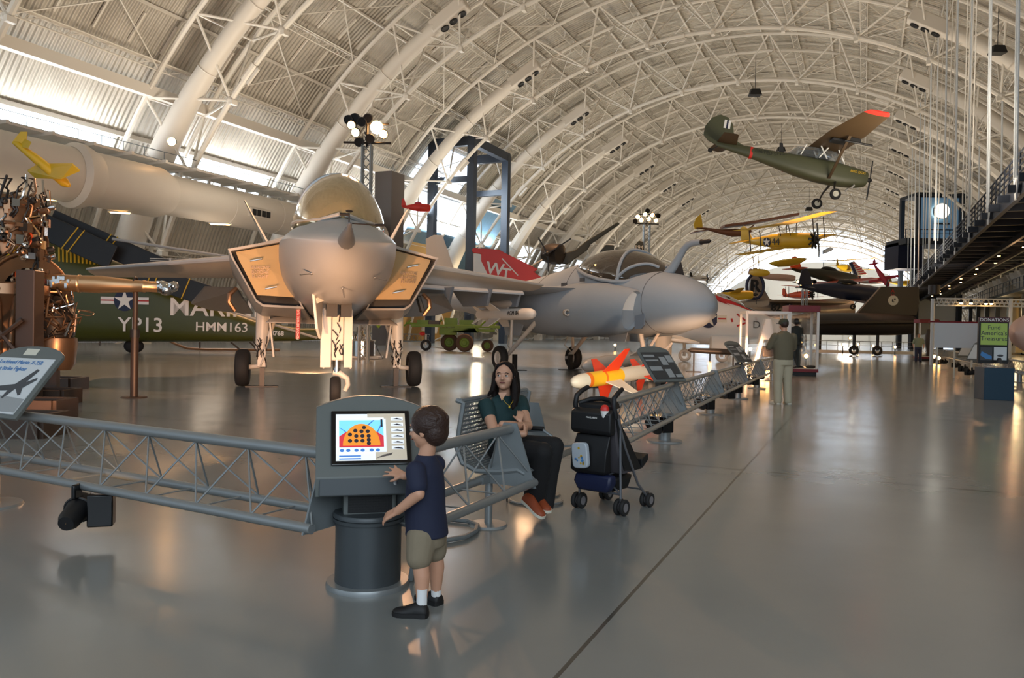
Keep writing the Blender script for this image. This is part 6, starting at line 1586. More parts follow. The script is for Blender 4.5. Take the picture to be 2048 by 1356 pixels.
# yellow hull-like wing
hb = thing('yellow_canopy_wing', 'yellow boat-shaped wing section hanging before the crescent window', 'wing', at(1576, 524, 75)); b = B(); c0 = at(1538, 526, 75) - hb.location; c1 = at(1614, 517, 75) - hb.location
rings = []
for t_ in [0, .08, .25, .5, .75, .92, 1]:
    c = c0.lerp(c1, t_); k = (1 - abs(2 * t_ - 1) ** 3) * .9 + .12; rings.append([c + V(0, .9 * k * math.cos(2 * PI * q / 14), .55 * k * (math.sin(2 * PI * q / 14) if math.sin(2 * PI * q / 14) < 0 else .35 * math.sin(2 * PI * q / 14))) for q in range(14)])
b.loft(rings); b.obj('hull', 'yellow_deep', hb)
flat_thing('hexagonal_panel', 'small grey elongated hexagon hanging in the crescent window', 'panel', [('panel', [(1648, 500), (1661, 494), (1668, 497), (1664, 502), (1648, 508)], 'jet_dark_grey')], 90, dy=.5)
# flag-striped tail
ft = flat_thing('striped_tail', 'red and white striped tail with a blue edge hanging among the far planes', 'tail', [('tail_panel', [(1698, 525), (1709, 522), (1735, 549), (1716, 552), (1708, 548)], 'ivory')], 86)
b = B(); base = ft.location
for i in range(6):
    a0 = .08 + i * .155; p = lambda s_, q: (at(1703 + 17 * q, 524 + 27 * q, 86).lerp(at(1709 + 26 * q, 522 + 27 * q, 86), s_) - base) + V(0, -.03, 0)
    b.prism([p(0, a0), p(1, a0), p(1, a0 + .07), p(0, a0 + .07)], (0, .02, 0))
b.obj('red_stripe', 'red', ft, smooth=False)
b = B(); b.prism([at(x, y, 86) - base + V(0, -.04, 0) for x, y in ((1698, 525), (1704, 524), (1716, 552), (1708, 548))], (0, .02, 0)); b.obj('blue_edge', 'navy_blue', ft, smooth=False)

# yellow drone at the upper left
YD = thing('target_drone', 'small yellow pilotless plane hanging in front of the big white duct at the left', 'drone', at(85, 320, 17)); o_ = YD.location
def dp(px, py, Y=17): return at(px, py, Y) - o_
b = B(); b.tube([dp(26, 285), dp(34, 288), dp(75, 320), dp(112, 350), dp(130, 366), dp(139, 372)], [.03, .06, .10, .11, .10, .04], 14); b.obj('fuselage', 'yellow', YD)
b = B(); b.prism([dp(55, 343, 17.5), dp(76, 331, 17.3), dp(145, 330, 16.4), dp(160, 343, 16.4), dp(122, 359, 16.6), dp(70, 357, 17.4)], (0, 0, .045)); b.obj('wing', 'yellow_deep', YD, smooth=False, bevel=.01)
b = B(); b.prism([dp(24, 284), dp(40, 263), dp(54, 263), dp(52, 280), dp(38, 291)], (0, .03, 0)); b.obj('tail_fin', 'yellow', YD, smooth=False, bevel=.01)
b = B(); b.prism([dp(32, 292, 17.1), dp(50, 280, 17), dp(63, 286, 16.8), dp(56, 298, 16.8)], (0, 0, .03)); b.obj('tailplane', 'yellow_deep', YD, smooth=False, bevel=.01)

# ------------------------------------------------ red-and-white tail with WT
RT = flat_thing('red_tail_fin', 'red and white swept jet tail fin lettered WT behind the grey jets', 'tail fin', [('fin_white', [(947, 506), (962, 508), (972, 520), (985, 524), (999, 556), (1000, 575), (947, 575)], 'white', 0, .3), ('fin_red', [(943, 499), (948, 496), (998, 499), (1010, 506), (1076, 538), (1068, 544), (1085, 556), (1000, 575), (980, 558), (962, 522), (962, 508), (946, 506)], 'red_bright', -.02, .34)], 44)
base = RT.location
lettering('W', 'white', RT, at(990, 539, 44) - base + V(0, -.03, 0), (PI / 2, rad(8), 0), .95, .01, bold=.02); lettering('T', 'white', RT, at(1012, 548, 44) - base + V(0, -.03, 0), (PI / 2, rad(8), 0), .8, .01, bold=.02)
b = B(); b.beam(at(1004, 517, 44) - base + V(0, -.03, 0), at(1036, 551, 44) - base + V(0, -.03, 0), .03, .06); b.obj('white_line', 'white', RT)
# folded dark propeller aircraft beyond the red fin
PE = thing('folded_wing_plane', 'dark propeller engine with a raised folded wing beyond the red tail fin', 'airplane', at(1115, 508, 55)); o_ = PE.location
def q_(px, py, dy=0): return at(px, py, 55) - o_ + V(0, dy, 0)
b = B(); b.lathe([(.1, -.9), (.6, -.8), (.75, -.2), (.72, .5), (.3, .7), (.05, .8)], (-.2, 0, 0), (.8, -.6, -.1), 18); b.obj('engine_cowl', 'dark_steel', PE)
b = B(); b.beam(q_(1094, 510, -.8), q_(1076, 478, -.8), .34, .08); b.beam(q_(1094, 510, -.8), q_(1140, 480, -.8), .3, .08); b.beam(q_(1094, 510, -.8), q_(1096, 545, -.8), .3, .08); b.ball(q_(1094, 510, -.85), .2); b.obj('propeller', 'black', PE)
b = B(); b.prism([q_(1112, 526), q_(1135, 528), q_(1175, 500), q_(1182, 488), q_(1240, 448), (q_(1236, 444)), q_(1172, 482), q_(1150, 500), q_(1115, 510)], (0, .5, 0)); b.obj('folded_wing', 'olive_dark', PE, smooth=False, bevel=.05)
b = B(); b.rod(q_(1100, 525), q_(1085, 560), .1); b.rod(q_(1085, 520), q_(1050, 540), .08); b.obj('support_strut', 'barrier_grey', PE)
flat_thing('dark_tail_fin', 'dark rounded tail fin rising behind the left end of the cockpit', 'tail fin', [('fin', [(1198, 520), (1202, 500), (1212, 489), (1228, 490), (1230, 520)], 'olive_dark')], 50, 'dark tail fins')
ft2 = flat_thing('dark_tail_fin', 'dark rounded tail fin numbered 194 left of the light mast above the cockpit', 'tail fin', [('fin', [(1268, 515), (1270, 490), (1278, 481), (1287, 484), (1290, 515)], 'olive_dark')], 52, 'dark tail fins')
lettering('194', 'ivory', ft2, at(1278, 495, 51.9) - ft2.location, (PI / 2, 0, 0), .4, .01)
flat_thing('dark_tail_fin', 'black pointed tail fin below the bent refuelling probe', 'tail fin', [('fin', [(1345, 552), (1352, 530), (1358, 516), (1362, 520), (1369, 551)], 'sr_black')], 48, 'dark tail fins')
# ------------------------------------------------ white star-marked navy jet
WJ = thing('navy_jet', 'cream-lit white navy jet with red open cockpit and star roundel, right of the blue-grey nose', 'jet', (0, 0, 0), 0)
WY = 42
prof = [(1330, 592, 684, .9), (1380, 590, 688, 1.0), (1430, 596, 690, 1.0), (1470, 606, 690, .95), (1510, 622, 688, .85), (1545, 636, 684, .7), (1580, 644, 680, .5), (1600, 650, 674, .3)]
rings = []
for px, t_, b__, w_ in prof:
    T = at(px, t_, WY); D_ = at(px, b__, WY); zc = (T.z + D_.z) / 2
    rings.append([Vector((T.x, WY + p.y, p.z)) for p in sect(0, w_, zc, T.z, D_.z, 2.2, 2.4, 28)])
b = B(); b.loft(rings); b.obj('fuselage', 'white', WJ, ang=50)
def wj(px, py, dy=-1.02): p = at(px, py, WY + dy); return p
b = B(); c = wj(1417, 637, -1.03); b.prism([c + V(.5 * math.cos(2 * PI * k / 28), 0, .5 * math.sin(2 * PI * k / 28)) for k in range(28)], (0, .02, 0)); b.obj('roundel_disc', 'navy_blue', WJ, smooth=False)
b = B(); b.prism([c + V(x, -.02, y) for x, y in star_poly(.48)], (0, .02, 0)); b.prism([c + V(x, -.02, y) for x, y in ((.45, -.18), (.95, -.18), (.95, .18), (.45, .18))], (0, .02, 0)); b.obj('roundel_star', 'ivory', WJ, smooth=False)
b = B(); b.prism([c + V(x, -.03, y) for x, y in ((.5, -.04), (.92, -.04), (.92, .04), (.5, .04))], (0, .01, 0))
for p0, p1 in (((1474, 628), (1492, 642)), ((1494, 645), (1474, 652)), ((1463, 637), (1465, 644))): b.beam(wj(*p0), wj(*p1), .04, .09)
b.obj('red_marking', 'red', WJ, smooth=False)
b = B(); b.prism([wj(1424, 596, -.5), wj(1432, 590, -.5), (wj(1470, 604, -.5)), wj(1530, 634, -.5), wj(1500, 626, -.6), wj(1440, 603, -.7)], (0, 1.0, 0)); b.obj('cockpit_rim', 'red', WJ, smooth=False, bevel=.04)
b = B(); b.ball((wj(1470, 603).x, WY, wj(1470, 603).z), (1.0, .5, .3), 16, 10, Matrix.Rotation(rad(25), 3, 'Y')); b.obj('canopy', 'chrome', WJ)
b = B(); b.ball((wj(1515, 624).x, WY, wj(1515, 624).z), (.9, .45, .18), 16, 10, Matrix.Rotation(rad(22), 3, 'Y')); b.obj('windshield', 'black_gloss', WJ)
b = B(); b.prism([wj(1180 + 150, 668, .5), wj(1400, 690, -2.2), wj(1335, 681, -2.2)], (0, 0, .15)); b.box(wj(1455, 686, -.9), (1.8, .5, .7)); b.obj('belly_pod', 'white', WJ, smooth=False, bevel=.04)
lettering('D', 'black', WJ, wj(1513, 650, -.98), (PI / 2, 0, 0), .55, .01)
for px in (1366, 1440, 1530):
    g_ = at(px, 702, WY); b = B(); b.rod((g_.x, WY - .3, .3), (g_.x, WY - .3, 1.3), .09); wheel(b, (g_.x, WY - .4, .34), (0, 1, 0), .34, .22, 18); b.obj('wheel_leg', 'gear_white', WJ)
b = B(); b.rod((at(1327, 690, 40).x, 40, 0), (at(1327, 690, 40).x, 40, 1.9), .42, 20); pc = b.obj('column', 'duct_paint'); tag(pc, 'thick white cylindrical column standing under the blue-grey jet nose', 'column')
# ------------------------------------------------ silver bomber tail
BT = thing('bomber_tail', 'polished silver bomber with tall tail fin marked R in a black ring', 'airplane', (0, 0, 0), 0); BY_ = 87
mat('silver_skin', (168, 156, 146), 0.3, 0.85)
def bt(px, py, dy=0): return at(px, py, BY_) + V(0, dy, 0)
b = B(); b.prism([bt(1492, 612), bt(1500, 560), bt(1503, 543), bt(1508, 536), (bt(1514, 535)), bt(1519, 542), bt(1527, 575), bt(1540, 597), bt(1560, 606), bt(1600, 610)], (0, .5, 0)); b.obj('tail_fin', 'silver_skin', BT, smooth=False, bevel=.1)
b = B(); b.tube([bt(1440, 624), bt(1500, 617), bt(1560, 620), bt(1640, 622), bt(1700, 618)], [.9, 1.0, 1.15, 1.3, 1.35], 20); b.obj('fuselage', 'silver_skin', BT)
b = B(); c = bt(1510, 573, -.05); b.tube([c + V(.95 * math.cos(2 * PI * k / 28), 0, 1.35 * math.sin(2 * PI * k / 28)) for k in range(28)], .16, 6, closed=True); b.obj('ring_marking', 'navy_blue', BT)
lettering('R', 'black', BT, c + V(0, -.05, 0), (PI / 2, 0, 0), 1.9, .02, bold=.05)
lettering('82', 'black', BT, bt(1545, 616, -1.2), (PI / 2, 0, 0), 1.1, .02, bold=.03)
b = B(); c = bt(1571, 617, -1.25); b.prism([c + V(.5 * math.cos(2 * PI * k / 20), 0, .5 * math.sin(2 * PI * k / 20)) for k in range(20)], (0, .05, 0)); b.obj('roundel_disc', 'navy_blue', BT, smooth=False)
b = B(); b.prism([c + V(x, -.03, y) for x, y in star_poly(.5)], (0, .03, 0)); b.obj('roundel_star', 'white', BT, smooth=False)
b = B(); b.prism([bt(1520, 606, -3), bt(1700, 608, -1), bt(1700, 606, 3), bt(1560, 604, 3)], (0, 0, .25)); b.obj('tailplane', 'silver_skin', BT, smooth=False, bevel=.05)
b = B()
for px in (1640,): b.rod((bt(px, 640).x, BY_, 0), (bt(px, 640).x, BY_, 3), .2)
b.rod((bt(1460, 640).x, BY_, 0), (bt(1460, 640).x, BY_, 3), .2); b.obj('gear_leg', 'dark_steel', BT)
# ------------------------------------------------ black reconnaissance jet
SJ = thing('black_jet', 'large flat black jet with a trapezoid tail fin bearing a pale disc', 'jet', (0, 0, 0), 0); SY = 64
def sj(px, py, dy=0): return at(px, py, SY) + V(0, dy, 0)
b = B(); b.loft([[V(sj(px, 0).x, SY + w_ * math.cos(2 * PI * k / 24), zc + h_ * math.sin(2 * PI * k / 24)) for k in range(24)] for px, w_, zc, h_ in [(px, w_, at(px, (t_ + b2) / 2, SY).z, (at(px, t_, SY).z - at(px, b2, SY).z) / 2) for px, t_, b2, w_ in ((1500, 640, 655, .5), (1560, 632, 664, .9), (1640, 627, 670, 1.1), (1740, 626, 671, 1.2), (1800, 628, 671, 1.2), (1840, 632, 669, 1.0))]]); b.obj('nacelle', 'sr_black', SJ)
b = B(); b.prism([sj(1711, 630), sj(1763, 573), sj(1838, 574), sj(1839, 606), sj(1833, 632)], (0, .35, 0)); fn = b.obj('tail_fin', 'sr_black', SJ, smooth=False, bevel=.05)
b = B(); c = sj(1786, 601, -.04); b.prism([c + V(.42 * math.cos(2 * PI * k / 28), 0, .42 * math.sin(2 * PI * k / 28)) for k in range(28)], (0, .03, 0)); b.obj('pale_disc', 'ivory', fn, smooth=False)
b = B(); b.ball(c + V(.12, -.03, .12), (.08, .02, .07), 8, 6); b.ball(c + V(-.06, -.03, .0), (.06, .02, .12), 8, 6); b.ball(c + V(.0, -.03, -.12), (.1, .02, .04), 8, 6); b.obj('disc_emblem', 'black', fn)
lettering('A', 'red', fn, sj(1785, 582, -.05), (PI / 2, 0, 0), .42, .01); lettering('A A', 'red', fn, sj(1785, 590, -.05), (PI / 2, 0, 0), .2, .01)
b = B(); b.prism([sj(1500, 650, -3.5), sj(1860, 646, -1.5), sj(1860, 646, 6), sj(1500, 640, 6)], (0, 0, .25)); b.obj('wing', 'sr_black', SJ, smooth=False, bevel=.05)
for px in (1708, 1755, 1600):
    g_ = sj(px, 690); b = B(); b.rod((g_.x, SY, .4), (g_.x, SY, 2.2), .12); wheel(b, (g_.x, SY, .4), (0, 1, 0), .4, .3, 16); b.obj('gear_leg', 'dark_steel', SJ)
# ------------------------------------------------ green truck-mounted gear under the wing
GT = thing('green_vehicle', 'lime green military trailer vehicle with big tyres seen under the jets', 'vehicle', (0, 0, 0), 0); GY = 52
def gt(px, py, dy=0): return at(px, py, GY) + V(0, dy, 0)
def gbox(b, x0, y0, x1, y1, dy=0, d=1.2):
    a, c = gt(x0, y0), gt(x1, y1); b.box(((a.x + c.x) / 2, GY + dy, (a.z + c.z) / 2), (abs(c.x - a.x), d, abs(a.z - c.z)))
b = B(); gbox(b, 825, 648, 1000, 657, 0, 1.4); gbox(b, 880, 655, 915, 670); b.prism([gt(905, 662, -.8), gt(915, 650, -.8), gt(948, 650, -.8), gt(955, 662, -.8), gt(955, 657, -.8), gt(905, 657, -.8)], (0, 1.6, 0)); gbox(b, 955, 658, 990, 664); b.obj('chassis', 'lime', GT, smooth=False, bevel=.03)
b = B(); gbox(b, 890, 636, 915, 652, 0, .8); gbox(b, 920, 640, 948, 650, 0, 1.0); gbox(b, 835, 640, 862, 650, 0, .6)
for x in (808, 830, 870, 960, 985): b.rod(gt(x, 652), gt(x + 14, 640), .06)
b.rod(gt(812, 646), gt(880, 652), .08); b.obj('upper_frame', 'lime', GT, smooth=False)
b = B(); gbox(b, 858, 641, 880, 650, 0, .7); b.obj('engine_box', 'dark_steel', GT, bevel=.03)
for (px, py, r, dy) in ((931, 678, .60, -.8), (898, 677, .60, .5), (975, 672, .42, .3)):
    c = gt(px, py, dy); c.z = r; b = B(); wheel(b, c, (.15, 1, 0), r, .35, 24); wl = b.obj('tyre', mat('tyre_rust', (78, 60, 48), .8) if 'tyre_rust' not in MATS else 'tyre_rust', GT); b = B(); hub(b, c, (.15, 1, 0), r, .34); b.obj('hub', 'lime', wl)
ST2 = thing('small_trailer', 'small wheeled trailer with a red knob left of the green vehicle', 'trailer', (0, 0, 0), 0); b = B(); c = gt(852, 678); c.z = .38; wheel(b, c, (.1, 1, 0), .38, .2, 20); b.obj('tyre', 'rubber', ST2)
b = B(); b.rod(c, c + V(0, 0, .7), .06); b.rod(c + V(.2, 0, -.1), c + V(1.2, 0, -.2), .04); b.obj('frame', 'gear_white', ST2); b = B(); b.ball(c + V(-.25, 0, .75), (.2, .15, .13)); b.obj('knob', 'red_bright', ST2)
GS = thing('green_stand', 'small bright green tripod frame on the chrome drum', 'stand', (0, 0, 0)); o_ = at(748, 655, 33)
b = B(); b.rod(at(735, 628, 33), at(758, 655, 33), .05); b.rod(at(770, 628, 33), at(757, 655, 33), .05); b.rod(at(733, 632, 33), at(775, 630, 33), .06); b.rod(at(745, 640, 33), at(765, 640, 33), .04); b.obj('frame', 'lime', GS)
# chrome drum engine section
CD = thing('chrome_drum', 'polished round engine drum on a flat base between the fighter landing gear', 'engine part', ground(724, 717) )
b = B(); r_ = .62; b.lathe([(.01, .86), (r_ * .9, .86), (r_, .84), (r_, .12), (r_ * .95, .12)], n=36); b.torus((0, 0, .86), (0, 0, 1), r_, .03, 36, 6); b.obj('drum', 'chrome', CD)
b = B(); b.lathe([(.25, .86), (.25, 1.15), (.18, 1.15), (.18, 1.5)], (-.1, 0, 0), n=20); b.lathe([(.1, .86), (.1, 1.05)], (-.42, -.2, 0), n=12); b.lathe([(.1, .86), (.1, 1.05)], (.35, -.2, 0), n=12); b.obj('upper_fittings', 'chrome', CD)
b = B(); b.box((.05, 0, .06), (1.7, 1.4, .12)); b.obj('base', 'jet_pale', CD, bevel=.02)
b = B(); b.box((.52, -.42, .5), (.2, .2, .7)); b.obj('control_box', 'dark_steel', CD, bevel=.02)
b = B(); b.tube([(.65, -.4, .8), (.85, -.5, .4), (1.1, -.6, .02), (.4, -.9, .02), (-.6, -.8, .02)], .015, 5); b.obj('cable', 'black', CD)
# ============================================================ DISPLAY CASES, DONATION STAND, BOARD
def case(loc, rz, w, d, h, label):
    t = thing('display_case', label, 'display case', loc, rz, 'red-topped display cases')
    b = B(); b.box((0, 0, .08), (w * .9, d * .9, .16)); b.obj('plinth', 'black', t)
    b = B(); b.box((0, 0, .21), (w, d, .12)); b.obj('red_base', 'cherry_red', t, bevel=.01)
    b = B(); b.box((0, 0, h - .11), (w + .04, d + .04, .24)); b.obj('red_top', 'cherry_red', t, bevel=.01)
    for sx in (-1, 1):
        for sy in (-1, 1):
            b = B(); b.box((sx * (w / 2 - .045), sy * (d / 2 - .045), h / 2 + .05), (.085, .085, h - .5)); b.obj('corner_post', 'white', t, smooth=False)
    for sx, sy, ww, dd in ((0, -1, w - .18, .01), (0, 1, w - .18, .01), (-1, 0, .01, d - .18), (1, 0, .01, d - .18)):
        b = B(); b.box((sx * (w / 2 - .04), sy * (d / 2 - .04), h / 2 + .05), (ww, dd, h - .5)); b.obj('glass_pane', 'glass_case', t, smooth=False)
    b = B(); b.box((0, 0, .28), (w * .9, d * .9, .02)); b.obj('case_floor', 'ivory', t)
    return t
c1 = ground(1605, 752)
case((c1.x, c1.y + .3, 0), rad(-6), 1.1, .95, 2.62, 'glass display case with cherry-red top, a flight suit inside, beside the capped man')
c2 = ground(1845, 722)
case((c2.x + .7, c2.y + 1.0, 0), rad(-10), 1.15, 1.15, 2.75, 'farther glass display case with cherry-red top behind the distant man')
mqn = standing('mannequin', 'helmeted mannequin in a dark flight suit inside the nearer red-topped display case', 'mannequin', (c1.x - .16, c1.y + .3, .30), rad(20), 1.82, 'flight_suit', 'flight_suit', arms='straight', shoes='shoe_black', sleeve=1, helmet='dark_steel', vox=.018)
b = B(); sh_ = thing('flat_helmet', 'small dark gear item lying on the floor of the nearer red-topped case', 'gear', (c1.x + .3, c1.y, .29)); b.ball((0, 0, .06), (.2, .1, .06), 12, 8); b.obj('shell', 'dark_steel', sh_)
# second, distant mannequin
mq2 = thing('brown_exhibit', 'brown tall exhibit inside the farther red-topped case', 'exhibit', (c2.x + .9, c2.y + 1.0, .30)); b = B(); b.loft([[V(.25 * k * math.cos(2 * PI * q / 14), .2 * k * math.sin(2 * PI * q / 14), z) for q in range(14)] for z, k in ((0, .6), (.5, .8), (1.0, 1.1), (1.4, 1.0), (1.6, .5), (1.75, .5), (1.85, .1))]); b.obj('shape', 'frame_brown', mq2)
# clear white-framed case with an A-frame ladder stand
g_ = at(1532, 690, 26); wc = thing('white_framed_case', 'clear box-shaped case with thin white frame left of the man in the cap', 'display case', (g_.x + .05, 26.4, 0), rad(-4))
b = B(); W_, D_, H_ = 1.35, .9, 2.25
for sx in (-1, 1):
    for sy in (-1, 1): b.box((sx * W_ / 2, sy * D_ / 2, H_ / 2), (.07, .07, H_))
for z in (.05, H_):
    for s_ in (-1, 1): b.box((0, s_ * D_ / 2, z), (W_, .07, .09)); b.box((s_ * W_ / 2, 0, z), (.07, D_, .09))
b.obj('frame', 'white', wc, smooth=False)
b = B(); b.box((0, -D_ / 2, H_ / 2), (W_, .01, H_ - .1)); b.obj('glass_pane', 'glass_case', wc, smooth=False)
af = thing('a_frame_stand', 'white A-shaped stand inside the white-framed case', 'stand', (g_.x + .12, 26.4, 0), rad(-4))
b = B(); b.prism([(-.5, -.05, .1), (-.02, -.05, 2.05), (.14, -.05, 2.05), (.48, -.05, .1), (.3, -.05, .1), (.16, -.05, 1.35), (-.08, -.05, 1.35), (-.36, -.05, .1)], (0, .1, 0)); b.obj('legs', 'white', af, smooth=False); b = B(); b.box((.08, 0, .95), (.4, .3, .35)); b.obj('bracket', 'dark_steel', af, bevel=.03)
# donation stand
g_ = ground(1997, 800); dn = thing('donation_stand', 'tall donation box, blue below, with maroon DONATIONS header and light green poster', 'donation box', (g_.x, g_.y + .2, 0), rad(-8))
b = B(); b.box((0, 0, .40), (.70, .55, .80)); b.obj('blue_base', 'kiosk_dark', dn, bevel=.008); dn.children[0].data.materials[0] = mat('petrol_blue', (18, 54, 74), .5)
b = B(); b.box((0, 0, .86), (.72, .57, .1)); b.obj('clear_tray', 'glass_case', dn)
b = B(); b.box((-.02, .08, 1.48), (.70, .09, 1.16)); bd = b.obj('back_board', 'black', dn, smooth=False, bevel=.004)
mat('poster_green', (166, 190, 92), .5); mat('maroon', (74, 26, 34), .5)
b = B(); b.box((-.02, .03, 2.0), (.71, .012, .12)); b.obj('header_strip', 'maroon', bd, smooth=False)
b = B(); b.box((-.02, .03, 1.64), (.62, .012, .55)); b.obj('poster', 'poster_green', bd, smooth=False)
lettering('DONATIONS', 'white', bd, (-.02, .02, 1.995), (PI / 2, 0, 0), .115, .003)
lettering("Fund\nAmerica's\nTreasures", 'seam_dark', bd, (-.02, .02, 1.66), (PI / 2, 0, 0), .155, .002)
b = B(); b.box((.14, .03, 1.15), (.30, .012, .32)); b.obj('white_leaflet', 'sign_light', bd, smooth=False)
b = B(); b.box((-.19, .03, 1.14), (.28, .012, .32)); b.obj('photo_panel', 'seam_dark', bd, smooth=False)
b = B(); b.prism([(-.33, .02, 1.1), (-.2, .02, 1.02), (-.06, .02, 1.0), (-.06, .02, 1.08), (-.3, .02, 1.2)], (0, .004, 0)); b.obj('blue_shape', 'sign_blue', bd, smooth=False)
b = B(); b.ball((.14, .025, 1.1), (.08, .006, .03), 10, 6); b.obj('emblem', 'seam_dark', bd)
b = B(); b.box((.02, -.2, .99), (.12, .1, .12), taper=.5); b.obj('slot_box', 'dark_steel', dn)
# blank white board
a = at(1873, 645, 30); c = at(1968, 697, 30); wb_ = thing('white_board', 'large blank pale board on thin legs left of the donation box', 'board', ((a.x + c.x) / 2, 30, 0), rad(-3))
b = B(); b.box((0, 0, (a.z + c.z) / 2), (c.x - a.x + .1, .06, a.z - c.z)); b.obj('panel', 'sign_light', wb_, smooth=False)
b = B(); b.box((0, 0, a.z + .03), (c.x - a.x + .5, .08, .06)); b.obj('red_rail', 'cherry_red', wb_, smooth=False)
for x in (-.85, -.2, .45, .88):
    b = B(); b.box((x, 0, c.z / 2), (.05, .05, c.z)); b.obj('leg', 'ivory', wb_)
# right-hand barrier with signs
RB = [ground(1862, 735), ground(1905, 748), ground(1960, 762), (ground(2030, 790)), (ground(2110, 812))]
RB = [(27.5, 49.5), (22.5, 38.0), (18.8, 29.5), (16.2, 23.5), (14.0, 18.4)]
nmB = ['farthest, beside the farther red-topped case', 'below the white board', 'just left of the donation box', 'passing behind the donation box to the right edge']
for i in range(4): barrier(RB[i], RB[i + 1], 'grey right-side lattice barrier section, ' + nmB[i], legs=(2.0,))
def rsign(px, py, Y, label):
    p = at(px, py, Y); t, pr, P = sign('info_sign', label, (p.x, Y, 0), rad(-60), .7, .8, rad(50), 'sign_light', z=1.1)
rsign(1938, 700, 32, 'pale slanted sign seen edge-on below the white board')
rsign(1961, 708, 27, 'pale slanted sign just left of the donation box, partly behind it')
for i, (px, py, Y) in enumerate([(1890, 722, 40), (1915, 728, 35), (1930, 734, 31), (1944, 742, 28)]):
    p = at(px, py, Y); parlamp((p.x, Y, .3), (p.x + 5, Y + 2, 1.5), 'dark spotlight under the right barrier, number %s from the donation box' % ['four', 'three', 'two', 'one'][i])
# pale jet at the right edge
PJ = thing('pale_jet', 'pinkish pale jet body cut by the right edge behind the donation box', 'jet', (0, 0, 0)); p = at(2040, 690, 27)
b = B(); b.lathe([(.001, -2.6), (.5, -2.3), (.9, -1.4), (1.15, 0), (1.2, 2), (1.2, 6)], (p.x + 1.9, 27, 1.75), (1, .25, 0), 28); b.obj('fuselage', 'pink_pale', PJ)
b = B(); b.lathe([(.001, -1.2), (.35, -.9), (.5, 0), (.5, 4)], (p.x + 1.5, 26.6, .85), (1, .25, 0), 20); b.obj('drop_tank', 'pink_pale', PJ)
b = B(); b.rod((p.x + 2.5, 27.4, 0), (p.x + 2.5, 27.4, 1.2), .1); b.obj('gear_leg', 'gear_white', PJ)
# far low rails and floor lamps
fr_ = thing('far_railing', 'pale low railing across the floor under the black jet', 'railing', (0, 0, 0)); b = B()
p0, p1 = at(1610, 690, 72), at(1850, 697, 72)
b.beam(V(p0.x, 72, .12), V(p1.x, 72, .12), .15, .25); b.obj('white_kerb', 'white', fr_)
b = B(); b.rod(V(p0.x, 72, 1.1), V(p1.x, 72, 1.1), .03); b.rod(V(p0.x, 72, .7), V(p1.x, 72, .7), .02)
for i in range(12): x = p0.x + (p1.x - p0.x) * i / 11; b.rod((x, 72, 0), (x, 72, 1.1), .03, 4)
b.obj('rail', 'barrier_grey', fr_)
fr2 = thing('far_railing', 'distant grey lattice railing seen between the fighter wheels', 'railing', (0, 0, 0)); b = B(); p0, p1 = at(690, 658, 70), at(860, 662, 70)
b.rod(V(p0.x, 70, .95), V(p1.x, 70, .95), .05); b.rod(V(p0.x, 70, .3), V(p1.x, 70, .3), .05)
for i in range(24): x = p0.x + (p1.x - p0.x) * i / 24; dx = (p1.x - p0.x) / 24; b.rod((x, 70, .3), (x + dx, 70, .95), .015, 4); b.rod((x + dx, 70, .3), (x, 70, .95), .015, 4)
for i in range(4): x = p0.x + (p1.x - p0.x) * i / 3; b.rod((x, 70, 0), (x, 70, .3), .12)
b.obj('rail', 'barrier_grey', fr2)
lampn = ['floor spotlight under the left part of the black jet', 'floor spotlight under the middle of the black jet, left of its gear', 'floor spotlight under the black jet, below its fin edge', 'floor spotlight under the black jet nearest the distant man', 'floor lamp left of the right barrier, right of the distant man', 'tiny floor lamp just right of the one by the farther red-topped case', 'floor lamp glowing at the right end of the long dark pod', 'floor lamp in front of the white-framed case, below the white jet', 'left one of the paired lamps at the capped man\'s left knee', 'right one of the paired lamps at the capped man\'s left knee', 'small lamp behind the nose gear of the blue-grey jet', 'small lamp behind the far main wheel of the blue-grey jet', 'faint high lamp under the tail of the black jet', 'lamp glowing at the capped man\'s shoulder height, far behind', 'lamp glowing low inside the view of the nearer red-topped case']
lamps = [(1686, 689, 70), (1716, 689, 70), (1746, 692, 70), (1790, 694, 68), (1868, 713, 48), (1877, 716, 46), (1420, 703, 44), (1500, 698, 44), (1524, 746, 27), (1536, 745, 27), (1303, 690, 60), (1230, 690, 62), (1700, 676, 75), (1562, 686, 50), (1612, 712, 40)]
for i, (px, py, Y) in enumerate(lamps):
    p = at(px, py, Y); t = thing('floor_lamp', lampn[i], 'floor lamp', (p.x, Y, 0), 0, 'far floor lamps')
    b = B(); b.rod((0, 0, 0), (0, 0, p.z - .1), .04, 6); b.ball((0, .1, p.z), .13, 8, 6); b.obj('lamp_body', 'black', t)
    b = B(); b.ball((0, -.02, p.z), .1, 10, 8); b.obj('bulb', 'lamp_glow', t)

# ============================================================ ELEVATED WALKWAY ON THE RIGHT
WK = thing('elevated_walkway', 'dark blue elevated walkway hung on white rods along the right side', 'walkway', (0, 0, 0), -AZ)
u0, u1, zd = 5.3, 10.2, 7.1
b = B(); b.box(((u0 + u1) / 2, 72, zd + .35), (u1 - u0, 110, .12)); b.obj('deck', 'walkway_dark', WK, smooth=False)
b = B()
for s_, u in ((0, u0), (1, u1)): b.box((u, 72, zd + .1), (.18, 110, .6))
b.box((7.3, 72, zd - .2), (.16, 110, .3)); b.box((8.6, 72, zd - .2), (.12, 110, .2)); b.obj('side_girder', 'walkway_dark', WK, smooth=False)
for i in range(44):
    v = 20 + 2.4 * i; b = B(); b.box(((u0 + u1) / 2 + .2, v, zd + .05), (u1 - u0 + 1.4, .22, .3)); b.obj('cross_beam', 'walkway_dark', WK, smooth=False)
b = B()
